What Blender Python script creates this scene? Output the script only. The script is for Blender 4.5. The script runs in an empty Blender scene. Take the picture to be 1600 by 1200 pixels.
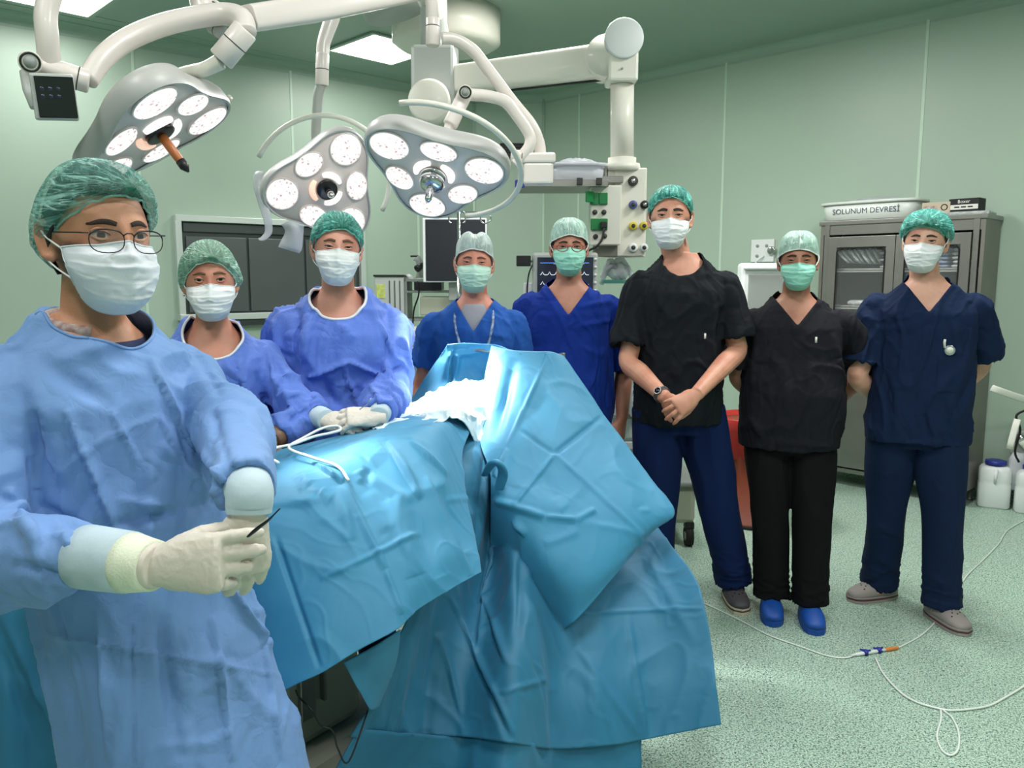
import bpy, bmesh, math, random
import numpy as np
from mathutils import Vector, Matrix
from mathutils.bvhtree import BVHTree
random.seed(4)
S = bpy.context.scene
COL = S.collection
PI = math.pi
rad = math.radians

def lin(c):
    return tuple((v/255/12.92) if v/255 <= .04045 else ((v/255+.055)/1.055)**2.4 for v in c)

# ------------------------------------------------------------------ camera, light, exposure
F = 1250.0
TH = math.atan(165/1250.0)
CT, ST = math.cos(TH), math.sin(TH)
CAMZ = 1.5
cd = bpy.data.cameras.new('camera'); cam = bpy.data.objects.new('camera', cd); COL.objects.link(cam)
cd.sensor_width = 36; cd.lens = 36*F/1600; cd.clip_start = .05
cam.location = (0, 0, CAMZ); cam.rotation_euler = (PI/2-TH, 0, 0)
S.camera = cam
CEIL = 3.3
AX = Vector((-.382, 8.27)); BX = Vector((.319, 8.27))
DB = Vector((-.783, -.621)).normalized()      # back wall runs to the left and nearer
DR = Vector((.7045, -.7097)).normalized()     # right wall runs to the right and nearer
NR = Vector((.7097, .7045)).normalized()      # into the right wall

W = bpy.data.worlds.new('world'); S.world = W; W.use_nodes = True
W.node_tree.nodes['Background'].inputs[0].default_value = (.75, .85, .82, 1)
W.node_tree.nodes['Background'].inputs[1].default_value = .3
S.view_settings.view_transform = 'Standard'; S.view_settings.look = 'None'
S.view_settings.exposure = 0.0; S.view_settings.gamma = 1.0; S.view_settings.use_curve_mapping = False

def area(name, loc, sx, sy, power, rz=0, col=(1, 1, 1)):
    l = bpy.data.lights.new(name, 'AREA'); l.shape = 'RECTANGLE'; l.size = sx; l.size_y = sy
    l.energy = power; l.color = col
    o = bpy.data.objects.new(name, l); COL.objects.link(o); o.location = loc; o.rotation_euler = (0, 0, rz)
    return o
RZ = math.atan2(DR.y, DR.x)
PANELS = []     # ceiling light panels: (x, y, power); the photo shows two, the others are unseen, added to light the room
def panel_at(x, y, p): PANELS.append((x, y, p))
panel_at(-1.02, 6.62, 20); panel_at(-2.93, 5.38, 15)
panel_at(.45, 4.75, 62); panel_at(1.9, 3.5, 48); panel_at(-1.8, 3.6, 34); panel_at(.3, 1.7, 28); panel_at(2.2, 1.0, 34); panel_at(-1.5, .9, 25); panel_at(.3, -.9, 34)
for i, (x, y, p) in enumerate(PANELS):
    area('ceiling_area_light', (x, y, CEIL-.03), .56, .56, p, RZ, (1, .985, .96))

# ------------------------------------------------------------------ helpers
def ray(px, py):
    u = px-800; v = 600-py
    return Vector((u, F*CT+v*ST, -F*ST+v*CT))
def P(px, py, Y):
    d = ray(px, py); return Vector((d.x*Y/d.y, Y, CAMZ+d.z*Y/d.y))
def PZ(px, py, z):
    d = ray(px, py); t = (z-CAMZ)/d.z; return Vector((d.x*t, d.y*t, z))
def proj(A):
    """world points (n,3) to photograph pixels"""
    x = A[:, 0]; y = A[:, 1]; z = A[:, 2]-CAMZ
    dep = y*CT-z*ST; up = y*ST+z*CT
    return 800+F*x/dep, 600-F*up/dep

def tag(o, label=None, cat=None, group=None, kind=None):
    if label: o['label'] = label
    if cat: o['category'] = cat
    if group: o['group'] = group
    if kind: o['kind'] = kind
    return o
def empty(name, loc, label, cat, group=None, rz=0.0):
    o = bpy.data.objects.new(name, None); COL.objects.link(o)
    o.empty_display_size = .05
    o.location = loc; o.rotation_euler = (0, 0, rz)
    return tag(o, label, cat, group)
def wm(o):
    """matrix of an unparented-or-one-level object without waiting for the depsgraph"""
    m = Matrix.LocRotScale(o.location, o.rotation_euler, o.scale)
    return wm(o.parent) @ m if o.parent else m

class MB:
    def __init__(s): s.v = []; s.f = []
    def add(s, vs, fs, M=None):
        n = len(s.v)
        s.v += [tuple(M @ Vector(p)) if M is not None else tuple(p) for p in vs]
        s.f += [tuple(i+n for i in f) for f in fs]
        return s
    def box(s, c, d, M=None, rz=0.0):
        hx, hy, hz = d[0]/2, d[1]/2, d[2]/2
        R = Matrix.Rotation(rz, 4, 'Z')
        vs = [Vector(c)+R @ Vector((x*hx, y*hy, z*hz)) for x in (-1, 1) for y in (-1, 1) for z in (-1, 1)]
        return s.add(vs, [(0, 1, 3, 2), (4, 6, 7, 5), (0, 4, 5, 1), (2, 3, 7, 6), (0, 2, 6, 4), (1, 5, 7, 3)], M)
    def loft(s, rings, cap=True, closed=True, M=None):
        """rings: lists of equal length"""
        n = len(rings[0]); vs = [p for r in rings for p in r]; fs = []
        for i in range(len(rings)-1):
            for j in range(n if closed else n-1):
                k = (j+1) % n
                fs.append((i*n+j, i*n+k, (i+1)*n+k, (i+1)*n+j))
        if cap and closed:
            fs.append(tuple(reversed(range(n)))); fs.append(tuple(range((len(rings)-1)*n, len(rings)*n)))
        return s.add(vs, fs, M)
    def tube(s, pts, r, n=12, cap=True, M=None, flat=1.0, ref=None):
        """pts polyline; r number or list; flat squashes along the frame's second axis"""
        pts = [Vector(p) for p in pts]; m = len(pts)
        rs = [r]*m if not isinstance(r, (list, tuple)) else list(r)
        T = []
        for i in range(m):
            a = pts[max(i-1, 0)]; b = pts[min(i+1, m-1)]
            d = (b-a); T.append(d.normalized() if d.length > 1e-9 else Vector((0, 0, 1)))
        N = Vector(ref) if ref is not None else (Vector((0, 0, 1)) if abs(T[0].z) < .9 else Vector((0, 1, 0)))
        rings = []
        for i in range(m):
            N = (N-T[i]*N.dot(T[i]))
            N = N.normalized() if N.length > 1e-6 else T[i].orthogonal().normalized()
            B = T[i].cross(N)
            rings.append([pts[i]+(B*math.cos(2*PI*k/n)+N*math.sin(2*PI*k/n)*flat)*rs[i] for k in range(n)])
        return s.loft(rings, cap, True, M)
    def ell(s, c, r, nu=20, nv=12, M=None):
        vs = []; fs = []
        for i in range(nv+1):
            t = PI*i/nv
            for j in range(nu):
                a = 2*PI*j/nu
                vs.append((c[0]+r[0]*math.sin(t)*math.cos(a), c[1]+r[1]*math.sin(t)*math.sin(a), c[2]+r[2]*math.cos(t)))
        for i in range(nv):
            for j in range(nu):
                k = (j+1) % nu
                fs.append((i*nu+j, (i+1)*nu+j, (i+1)*nu+k, i*nu+k))
        return s.add(vs, fs, M)
    def cyl(s, a, b, r, n=24, r2=None, M=None):
        return s.tube([a, b], [r, r if r2 is None else r2], n, True, M)
    def mesh(s, name='mesh'):
        me = bpy.data.meshes.new(name); me.from_pydata(s.v, [], s.f); me.update()
        bm = bmesh.new(); bm.from_mesh(me)
        bmesh.ops.remove_doubles(bm, verts=bm.verts, dist=1e-6)
        bmesh.ops.recalc_face_normals(bm, faces=bm.faces)
        bm.to_mesh(me); bm.free()
        return me
    def build(s, name, mat, parent=None, bevel=0, smooth=None, raw=False, loc=None, seg=2):
        if raw:
            me = bpy.data.meshes.new(name); me.from_pydata(s.v, [], s.f); me.update()
        else: me = s.mesh(name)
        return link(name, me, mat, parent, bevel, smooth, loc, seg)

def link(name, me, mat, parent=None, bevel=0, smooth=None, loc=None, seg=2):
    o = bpy.data.objects.new(name, me); COL.objects.link(o)
    for m in (mat if isinstance(mat, (list, tuple)) else [mat]): me.materials.append(m)
    if parent is not None: o.parent = parent
    if loc is not None: o.location = loc
    if smooth is None: smooth = bevel == 0
    if smooth: me.polygons.foreach_set('use_smooth', [True]*len(me.polygons))
    if bevel:
        b = o.modifiers.new('bevel', 'BEVEL'); b.width = bevel; b.segments = seg; b.limit_method = 'ANGLE'; b.angle_limit = rad(40)
        b.harden_normals = False
    elif smooth == 'auto':
        me.polygons.foreach_set('use_smooth', [True]*len(me.polygons))
    return o
def sharp(o, ang=35):
    """smooth faces with hard edges above the angle"""
    me = o.data
    me.polygons.foreach_set('use_smooth', [True]*len(me.polygons))
    bm = bmesh.new(); bm.from_mesh(me)
    for e in bm.edges:
        if len(e.link_faces) == 2 and e.calc_face_angle(0) > rad(ang): e.smooth = False
    bm.to_mesh(me); bm.free()
    return o

def cr(pts, n=8):
    """Catmull-Rom through points (any dimension)"""
    A = np.array([list(p) for p in pts], float); m = len(A)
    A = np.vstack([2*A[0]-A[1], A, 2*A[-1]-A[-2]])
    out = []
    for i in range(m-1):
        p0, p1, p2, p3 = A[i:i+4]
        for k in range(n):
            t = k/n
            out.append(.5*((2*p1)+(-p0+p2)*t+(2*p0-5*p1+4*p2-p3)*t*t+(-p0+3*p1-3*p2+p3)*t**3))
    out.append(A[-2]); return np.array(out)
def crgrid(G, nu, nv):
    """G rows x cols x 3 -> refined grid"""
    G = np.array(G, float)
    R = np.stack([cr(r, nu) for r in G])                 # refine along columns
    return np.stack([cr(R[:, j], nv) for j in range(R.shape[1])], 1)

# gradient noise, vectorised
_rng = np.random.RandomState(11); _perm = _rng.permutation(256); _perm = np.concatenate([_perm]*3)
_grad = _rng.normal(size=(256, 3)); _grad /= np.linalg.norm(_grad, axis=1)[:, None]
def noise(Pn, seed=0):
    Pn = np.asarray(Pn, float)+seed*17.31
    i = np.floor(Pn).astype(int); f = Pn-i; w = f*f*f*(f*(f*6-15)+10); i &= 255
    res = 0
    for dx in (0, 1):
        for dy in (0, 1):
            for dz in (0, 1):
                h = _perm[_perm[_perm[(i[:, 0]+dx) & 255]+((i[:, 1]+dy) & 255)]+((i[:, 2]+dz) & 255)]
                g = _grad[h]
                d = g[:, 0]*(f[:, 0]-dx)+g[:, 1]*(f[:, 1]-dy)+g[:, 2]*(f[:, 2]-dz)
                ww = (w[:, 0] if dx else 1-w[:, 0])*(w[:, 1] if dy else 1-w[:, 1])*(w[:, 2] if dz else 1-w[:, 2])
                res = res+ww*d
    return res*1.6
def ridge(Pn, seed=0, sharpness=3.0):
    """crisp crests where noise crosses zero"""
    return np.maximum(0, 1-np.abs(noise(Pn, seed))*sharpness)**1.5

def getv(me):
    a = np.empty(len(me.vertices)*3); me.vertices.foreach_get('co', a); return a.reshape(-1, 3)
def setv(me, a): me.vertices.foreach_set('co', np.ascontiguousarray(a).ravel()); me.update()
def getn(me):
    a = np.empty(len(me.vertices)*3); me.vertex_normals.foreach_get('vector', a); return a.reshape(-1, 3)

def folds_px(me, M, lines, clampn=True):
    """press folds into cloth: lines of (x0,y0,x1,y1,width,amp[,mode]) traced over the photograph, real relief along the normal"""
    V = getv(me); N = getn(me); R = np.array(M.to_3x3()); T = np.array(M.translation)
    Wd = V @ R.T+T; Nw = N @ R.T
    x, y = proj(Wd)
    view = Wd-np.array([0, 0, CAMZ]); view /= np.linalg.norm(view, axis=1)[:, None]
    facing = np.clip(-(Nw*view).sum(1)*2.5, 0, 1)
    D = np.zeros(len(V))
    for L in lines:
        x0, y0, x1, y1, w, a = L[:6]; mode = L[6] if len(L) > 6 else 'r'
        dx, dy = x1-x0, y1-y0; LL = dx*dx+dy*dy
        t = ((x-x0)*dx+(y-y0)*dy)/LL; tc = np.clip(t, 0, 1)
        d = ((x-x0)*dy-(y-y0)*dx)/math.sqrt(LL)
        e = np.hypot(x-x0-tc*dx, y-y0-tc*dy)
        fade = np.clip(1-np.abs(tc-.5)*2, 0, 1)**.5
        if mode == 'r': D += a*np.exp(-(e/w)**2)*fade
        elif mode == 'c': D += a*np.maximum(0, 1-e/w)*np.clip(fade*2, 0, 1)          # sharp crease
        else: D += a*np.where(d > 0, np.exp(-(e/w)**2), np.exp(-(e/(w*.22))**2))*fade     # steep on one side
    V = V+N*(D*facing)[:, None]
    setv(me, V)

def remesh(mb, voxel, smooth=3, extra=None):
    me = mb.mesh('tmp')
    ob = bpy.data.objects.new('tmp', me); COL.objects.link(ob)
    r = ob.modifiers.new('r', 'REMESH'); r.mode = 'VOXEL'; r.voxel_size = voxel; r.adaptivity = 0
    if smooth:
        s = ob.modifiers.new('s', 'SMOOTH'); s.factor = .5; s.iterations = smooth
    dg = bpy.context.evaluated_depsgraph_get(); dg.update()
    me2 = bpy.data.meshes.new_from_object(ob.evaluated_get(dg))
    bpy.data.objects.remove(ob); bpy.data.meshes.remove(me)
    me2.materials.clear()
    return me2

def cut_mesh(me, fn):
    """remove the region fn<0 and pull the new border exactly onto fn=0; returns ordered border loops"""
    V = getv(me); val = fn(V)
    bm = bmesh.new(); bm.from_mesh(me); bm.verts.ensure_lookup_table()
    bmesh.ops.delete(bm, geom=[bm.verts[i] for i in np.nonzero(val < 0)[0]], context='VERTS')
    # drop fins
    bd = [v for v in bm.verts if v.is_boundary]
    if bd:
        for _ in range(4):
            A = np.array([v.co for v in bd]); f0 = fn(A); e = 1e-4; g = np.zeros_like(A)
            for k in range(3):
                B = A.copy(); B[:, k] += e; g[:, k] = (fn(B)-f0)/e
            for v, a, f, gg in zip(bd, A, f0, g):
                n = Vector(gg); nn = v.normal
                n = n-nn*n.dot(nn)*.8
                if n.length > 1e-3: v.co -= n*(max(-.008, min(.008, f))/max(n.length_squared, .3))*.9
        for _ in range(3):
            new = {}
            for v in bd:
                ns = [e.other_vert(v) for e in v.link_edges if e.is_boundary]
                if len(ns) == 2: new[v] = (ns[0].co+ns[1].co)*.25+v.co*.5
            for v, c in new.items(): v.co = c
    loops = []
    seen = set()
    for v0 in bd:
        if v0 in seen: continue
        loop = [v0]; seen.add(v0); cur = v0
        while True:
            nx = [e.other_vert(cur) for e in cur.link_edges if e.is_boundary and e.other_vert(cur) not in seen]
            if not nx: break
            cur = nx[0]; seen.add(cur); loop.append(cur)
        loops.append([v.co.copy() for v in loop])
    bm.to_mesh(me); bm.free(); me.update()
    loops = [l for l in loops if len(l) > 12]
    return loops

# ------------------------------------------------------------------ materials
def mat(name, rgb, rough=.6, metal=0.0, bump=0.0, bscale=200.0, var=0.0, vscale=3.0, sheen=0.0, emit=None, estr=0.0, coat=0.0, trans=0.0, alpha=1.0, sub=0.0, rgb2=None):
    m = bpy.data.materials.new(name); m.use_nodes = True; nt = m.node_tree; b = nt.nodes['Principled BSDF']
    c = lin(rgb)+(1,)
    b.inputs['Base Color'].default_value = c; b.inputs['Roughness'].default_value = rough; b.inputs['Metallic'].default_value = metal
    b.inputs['Coat Weight'].default_value = coat; b.inputs['Sheen Weight'].default_value = sheen
    b.inputs['Transmission Weight'].default_value = trans; b.inputs['Alpha'].default_value = alpha
    b.inputs['Subsurface Weight'].default_value = sub
    if sub: b.inputs['Subsurface Scale'].default_value = .012; b.inputs['Subsurface Radius'].default_value = (1, .35, .2)
    tc = nt.nodes.new('ShaderNodeTexCoord')
    if var:
        n = nt.nodes.new('ShaderNodeTexNoise'); n.inputs['Scale'].default_value = vscale; n.inputs['Detail'].default_value = 4
        nt.links.new(tc.outputs['Object'], n.inputs['Vector'])
        mx = nt.nodes.new('ShaderNodeMix'); mx.data_type = 'RGBA'
        c2 = lin(rgb2)+(1,) if rgb2 else tuple(v*(1-var) for v in c[:3])+(1,)
        mx.inputs[6].default_value = c2; mx.inputs[7].default_value = c if rgb2 else tuple(min(1, v*(1+var)) for v in c[:3])+(1,)
        rp = nt.nodes.new('ShaderNodeMapRange'); rp.inputs[1].default_value = .35; rp.inputs[2].default_value = .65
        nt.links.new(n.outputs[0], rp.inputs[0]); nt.links.new(rp.outputs[0], mx.inputs[0]); nt.links.new(mx.outputs[2], b.inputs['Base Color'])
    if bump:
        n = nt.nodes.new('ShaderNodeTexNoise'); n.inputs['Scale'].default_value = bscale; n.inputs['Detail'].default_value = 3
        nt.links.new(tc.outputs['Object'], n.inputs['Vector'])
        bp = nt.nodes.new('ShaderNodeBump'); bp.inputs['Strength'].default_value = bump; bp.inputs['Distance'].default_value = .004
        nt.links.new(n.outputs[0], bp.inputs['Height']); nt.links.new(bp.outputs[0], b.inputs['Normal'])
    if emit:
        b.inputs['Emission Color'].default_value = lin(emit)+(1,); b.inputs['Emission Strength'].default_value = estr
    return m

def cloth_mat(name, rgb, rough=.75, wr=.35, wscale=14.0, sheen=.1, spec=.5):
    """cloth with broad and fine crinkle relief"""
    m = mat(name, rgb, rough, var=.05, vscale=2.5, sheen=sheen); nt = m.node_tree; b = nt.nodes['Principled BSDF']; b.inputs['Specular IOR Level'].default_value = spec
    tc = nt.nodes.new('ShaderNodeTexCoord'); prev = None
    for sc, st, ds in ((wscale, wr, .02), (wscale*3.3, wr*.7, .006), (600, .12, .002)):
        n = nt.nodes.new('ShaderNodeTexNoise'); n.inputs['Scale'].default_value = sc; n.inputs['Detail'].default_value = 2
        n.inputs['Distortion'].default_value = .6
        nt.links.new(tc.outputs['Object'], n.inputs['Vector'])
        src = n.outputs[0]
        if sc < 500:
            a = nt.nodes.new('ShaderNodeMath'); a.operation = 'SUBTRACT'; a.inputs[1].default_value = .5; nt.links.new(src, a.inputs[0])
            c = nt.nodes.new('ShaderNodeMath'); c.operation = 'ABSOLUTE'; nt.links.new(a.outputs[0], c.inputs[0]); src = c.outputs[0]
        bp = nt.nodes.new('ShaderNodeBump'); bp.inputs['Strength'].default_value = st; bp.inputs['Distance'].default_value = ds
        nt.links.new(src, bp.inputs['Height'])
        if prev: nt.links.new(prev, bp.inputs['Normal'])
        prev = bp.outputs[0]
    nt.links.new(prev, b.inputs['Normal'])
    return m

def skin_mat(name, rgb, dark=(40, 30, 26)):
    m = mat(name, rgb, .5, sub=.12, bump=.15, bscale=260); nt = m.node_tree; b = nt.nodes['Principled BSDF']
    at = nt.nodes.new('ShaderNodeAttribute'); at.attribute_name = 'tint'
    n = nt.nodes.new('ShaderNodeTexNoise'); n.inputs['Scale'].default_value = 11; n.inputs['Detail'].default_value = 4
    tc = nt.nodes.new('ShaderNodeTexCoord'); nt.links.new(tc.outputs['Object'], n.inputs['Vector'])
    m0 = nt.nodes.new('ShaderNodeMix'); m0.data_type = 'RGBA'; c = lin(rgb)
    m0.inputs[6].default_value = (c[0]*.82, c[1]*.68, c[2]*.66, 1); m0.inputs[7].default_value = (min(1, c[0]*1.05), c[1]*1.05, c[2]*1.05, 1)
    rp = nt.nodes.new('ShaderNodeMapRange'); rp.inputs[1].default_value = .3; rp.inputs[2].default_value = .6
    nt.links.new(n.outputs[0], rp.inputs[0]); nt.links.new(rp.outputs[0], m0.inputs[0])
    mx = nt.nodes.new('ShaderNodeMix'); mx.data_type = 'RGBA'; mx.inputs[7].default_value = lin(dark)+(1,)
    nt.links.new(at.outputs['Fac'], mx.inputs[0]); nt.links.new(m0.outputs[2], mx.inputs[6]); nt.links.new(mx.outputs[2], b.inputs['Base Color'])
    return m

def net_mat(name, rgb, cover=.55, pale=None, scale=1.0):
    """sheer crinkled nonwoven: thicker along the gathered pleats, see-through between them"""
    m = bpy.data.materials.new(name); m.use_nodes = True; nt = m.node_tree; b = nt.nodes['Principled BSDF']
    b.inputs['Roughness'].default_value = .5
    pa = nt.nodes.new('ShaderNodeAttribute'); pa.attribute_name = 'pleat'
    tc = nt.nodes.new('ShaderNodeTexCoord'); prev = None; acc = None
    for vec, sc, w, wt in ((pa.outputs['Vector'], 1.0*scale, .06, 1.0), (pa.outputs['Vector'], 2.3*scale, .07, .7), (tc.outputs['Object'], 38, .035, .55)):
        n = nt.nodes.new('ShaderNodeTexNoise'); n.inputs['Scale'].default_value = sc; n.inputs['Detail'].default_value = 1.5; n.inputs['Distortion'].default_value = .25
        nt.links.new(vec, n.inputs['Vector'])
        a = nt.nodes.new('ShaderNodeMath'); a.operation = 'SUBTRACT'; a.inputs[1].default_value = .5; nt.links.new(n.outputs[0], a.inputs[0])
        c = nt.nodes.new('ShaderNodeMath'); c.operation = 'ABSOLUTE'; nt.links.new(a.outputs[0], c.inputs[0])
        r = nt.nodes.new('ShaderNodeMapRange'); r.inputs[1].default_value = 0; r.inputs[2].default_value = w; r.inputs[3].default_value = wt; r.inputs[4].default_value = 0
        nt.links.new(c.outputs[0], r.inputs[0])
        if acc is None: acc = r.outputs[0]
        else:
            mx = nt.nodes.new('ShaderNodeMath'); mx.operation = 'MAXIMUM'; nt.links.new(acc, mx.inputs[0]); nt.links.new(r.outputs[0], mx.inputs[1]); acc = mx.outputs[0]
    al = nt.nodes.new('ShaderNodeMapRange'); al.inputs[3].default_value = cover; al.inputs[4].default_value = min(1, cover+.4); nt.links.new(acc, al.inputs[0])
    at = nt.nodes.new('ShaderNodeAttribute'); at.attribute_name = 'dense'
    ad = nt.nodes.new('ShaderNodeMath'); ad.operation = 'MAXIMUM'; nt.links.new(al.outputs[0], ad.inputs[0]); nt.links.new(at.outputs['Fac'], ad.inputs[1])
    nt.links.new(ad.outputs[0], b.inputs['Alpha'])
    mx = nt.nodes.new('ShaderNodeMix'); mx.data_type = 'RGBA'; mx.inputs[6].default_value = lin(rgb)+(1,); mx.inputs[7].default_value = lin(pale)+(1,)
    nt.links.new(acc, mx.inputs[0])
    m2 = nt.nodes.new('ShaderNodeMix'); m2.data_type = 'RGBA'; m2.inputs[7].default_value = lin((40, 170, 132))+(1,)
    nt.links.new(at.outputs['Fac'], m2.inputs[0]); nt.links.new(mx.outputs[2], m2.inputs[6]); nt.links.new(m2.outputs[2], b.inputs['Base Color'])
    bp = nt.nodes.new('ShaderNodeBump'); bp.inputs['Strength'].default_value = .9; bp.inputs['Distance'].default_value = .004
    nt.links.new(acc, bp.inputs['Height']); nt.links.new(bp.outputs[0], b.inputs['Normal'])
    return m

def iris_mat():
    m = bpy.data.materials.new('eye'); m.use_nodes = True; nt = m.node_tree; b = nt.nodes['Principled BSDF']
    b.inputs['Roughness'].default_value = .35
    tc = nt.nodes.new('ShaderNodeTexCoord'); mp = nt.nodes.new('ShaderNodeMapping'); mp.inputs['Scale'].default_value = (1, 0, 1)
    nt.links.new(tc.outputs['Object'], mp.inputs['Vector'])
    ln = nt.nodes.new('ShaderNodeVectorMath'); ln.operation = 'LENGTH'; nt.links.new(mp.outputs[0], ln.inputs[0])
    cr_ = nt.nodes.new('ShaderNodeValToRGB'); e = cr_.color_ramp; e.interpolation = 'EASE'
    sc = nt.nodes.new('ShaderNodeMath'); sc.operation = 'MULTIPLY'; sc.inputs[1].default_value = 100; nt.links.new(ln.outputs['Value'], sc.inputs[0])
    e.elements[0].position = .2; e.elements[0].color = (.004, .003, .003, 1)
    e.elements[1].position = .68; e.elements[1].color = lin((188, 170, 160))+(1,)
    x = e.elements.new(.27); x.color = lin((44, 26, 17))+(1,)
    x = e.elements.new(.58); x.color = lin((24, 15, 11))+(1,)
    nt.links.new(sc.outputs[0], cr_.inputs[0]); nt.links.new(cr_.outputs[0], b.inputs['Base Color'])
    return m

M = {}
M['skin_a'] = skin_mat('skin_a', (196, 142, 112)); M['skin_b'] = skin_mat('skin_b', (200, 140, 116))
M['skin_c'] = skin_mat('skin_c', (212, 152, 132)); M['skin_d'] = skin_mat('skin_d', (212, 142, 122))
M['skin_e'] = skin_mat('skin_e', (176, 122, 100)); M['skin_f'] = skin_mat('skin_f', (206, 150, 126))
M['skin_g'] = skin_mat('skin_g', (174, 122, 98)); M['skin_h'] = skin_mat('skin_h', (214, 164, 142))
M['eye'] = iris_mat()
M['lash'] = mat('lash', (26, 18, 15), .6)
M['brow'] = mat('brow', (58, 43, 36), .8, bump=.6, bscale=500)
M['brow_light'] = mat('brow_light', (110, 78, 58), .8, bump=.6, bscale=500)
M['hair_dark'] = mat('hair_dark', (34, 28, 26), .7, bump=.8, bscale=120)
M['hair_grey'] = mat('hair_grey', (120, 108, 98), .7, bump=.8, bscale=120)
M['hair_blonde'] = mat('hair_blonde', (214, 196, 160), .7, bump=.8, bscale=120)
M['mask_white'] = mat('mask_white', (232, 236, 238), .8, bump=.12, bscale=500)
M['mask_pale'] = mat('mask_pale', (222, 228, 234), .8, bump=.12, bscale=500)
M['mask_green'] = mat('mask_green', (150, 214, 196), .8, bump=.12, bscale=500)
M['mask_mint'] = mat('mask_mint', (186, 222, 208), .8, bump=.12, bscale=500)
M['loop'] = mat('loop', (235, 238, 236), .7)
M['net_teal'] = net_mat('net_teal', (72, 158, 142), .34, (150, 206, 194))
M['net_teal_strong'] = net_mat('net_teal_strong', (50, 160, 144), .60, (120, 214, 200))
M['net_mint'] = net_mat('net_mint', (128, 200, 172), .62, (200, 232, 216))
M['cap_mint'] = net_mat('cap_mint', (168, 206, 192), .92, (190, 220, 208), .5)
M['cap_white'] = net_mat('cap_white', (184, 204, 200), .95, (204, 218, 214), .5)
M['gown_a'] = cloth_mat('gown_a', (110, 150, 206), .7, .6, 9)
M['gown_b'] = cloth_mat('gown_b', (88, 122, 206), .7, .65, 11)
M['gown_c'] = cloth_mat('gown_c', (86, 120, 210), .7, .65, 11)
M['piping'] = mat('piping', (226, 228, 236), .7)
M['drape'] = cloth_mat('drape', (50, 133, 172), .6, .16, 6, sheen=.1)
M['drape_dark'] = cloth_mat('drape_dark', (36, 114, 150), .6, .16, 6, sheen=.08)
M['drape_white'] = cloth_mat('drape_white', (206, 226, 234), .8, .3, 12)
M['scrub_mid'] = cloth_mat('scrub_mid', (38, 88, 170), .85, .45, 9, sheen=0, spec=.22)
M['scrub_royal'] = cloth_mat('scrub_royal', (16, 50, 140), .85, .45, 9, sheen=0, spec=.22)
M['scrub_black'] = cloth_mat('scrub_black', (20, 25, 31), .85, .45, 9, sheen=0, spec=.22)
M['scrub_charcoal'] = cloth_mat('scrub_charcoal', (25, 26, 33), .85, .45, 9, sheen=0, spec=.22)
M['scrub_navy'] = cloth_mat('scrub_navy', (15, 34, 66), .85, .45, 9, sheen=0, spec=.22)
M['trouser_navy'] = cloth_mat('trouser_navy', (10, 32, 78), .85, .25, 7, sheen=0, spec=.22)
M['trouser_black'] = cloth_mat('trouser_black', (9, 10, 12), .85, .25, 7, sheen=0, spec=.22)
M['undershirt'] = cloth_mat('undershirt', (150, 150, 160), .85, .2, 9)
M['undershirt_navy'] = cloth_mat('undershirt_navy', (34, 46, 84), .85, .2, 9)
M['glove'] = mat('glove', (216, 208, 196), .42, bump=.35, bscale=60)
M['cuff_knit'] = mat('cuff_knit', (232, 238, 214), .75, bump=.3, bscale=300)
M['cuff_grey'] = mat('cuff_grey', (184, 204, 214), .75, bump=.25, bscale=60)
M['glove_brown'] = mat('glove_brown', (122, 92, 72), .5, bump=.4, bscale=70)
M['metal_dark'] = mat('metal_dark', (60, 58, 60), .3, .9)
M['chrome'] = mat('chrome', (206, 206, 208), .18, 1.0)
M['steel'] = mat('steel', (150, 148, 144), .36, .85, bump=.04, bscale=40, var=.05, vscale=6)
M['steel_side'] = mat('steel_side', (140, 136, 130), .42, .8, var=.06, vscale=5)
M['black'] = mat('black', (24, 25, 27), .4)
M['black_rubber'] = mat('black_rubber', (22, 22, 23), .8)
M['black_gloss'] = mat('black_gloss', (16, 18, 22), .12, coat=.5)
M['lamp_white'] = mat('lamp_white', (222, 214, 208), .35, coat=.2)
M['lamp_grey'] = mat('lamp_grey', (184, 184, 182), .4)
M['lamp_face'] = mat('lamp_face', (228, 214, 210), .4)
M['pendant_white'] = mat('pendant_white', (224, 222, 210), .38, coat=.15)
M['pendant_grey'] = mat('pendant_grey', (178, 182, 178), .4)
M['seam_dark'] = mat('seam_dark', (60, 62, 60), .7)
M['white_plastic'] = mat('white_plastic', (226, 230, 230), .45)
M['grey_plastic'] = mat('grey_plastic', (150, 156, 152), .5)
M['beige_plastic'] = mat('beige_plastic', (176, 178, 160), .5)
M['orange'] = mat('orange', (214, 130, 60), .4)
M['amber'] = mat('amber', (190, 112, 60), .35)
M['blue_part'] = mat('blue_part', (40, 52, 150), .4)
M['green_socket'] = mat('green_socket', (20, 120, 62), .4)
M['yellow'] = mat('yellow', (210, 190, 50), .4)
M['slate_blue'] = mat('slate_blue', (80, 90, 150), .4)
M['red_bin'] = mat('red_bin', (170, 46, 40), .45)
M['red_brown'] = mat('red_brown', (132, 62, 40), .5)
M['grey_shoe'] = mat('grey_shoe', (150, 142, 140), .6); M['stripe'] = mat('stripe', (84, 46, 52), .6)
M['dark_shoe'] = mat('dark_shoe', (74, 70, 76), .6); M['cream'] = mat('cream', (206, 190, 164), .6)
M['blue_shoe'] = mat('blue_shoe', (14, 74, 160), .55)
M['cabinet_inner'] = mat('cabinet_inner', (62, 66, 64), .6)
M['watch_steel'] = mat('watch_steel', (120, 120, 122), .35, .8)
M['hole'] = mat('hole', (30, 26, 28), .9)
M['tube_clear'] = mat('tube_clear', (232, 238, 232), .25, coat=.3)
M['ink'] = mat('ink', (60, 72, 96), .7)
M['ink_black'] = mat('ink_black', (26, 26, 30), .7)
M['paper'] = mat('paper', (224, 224, 216), .8)
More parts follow.
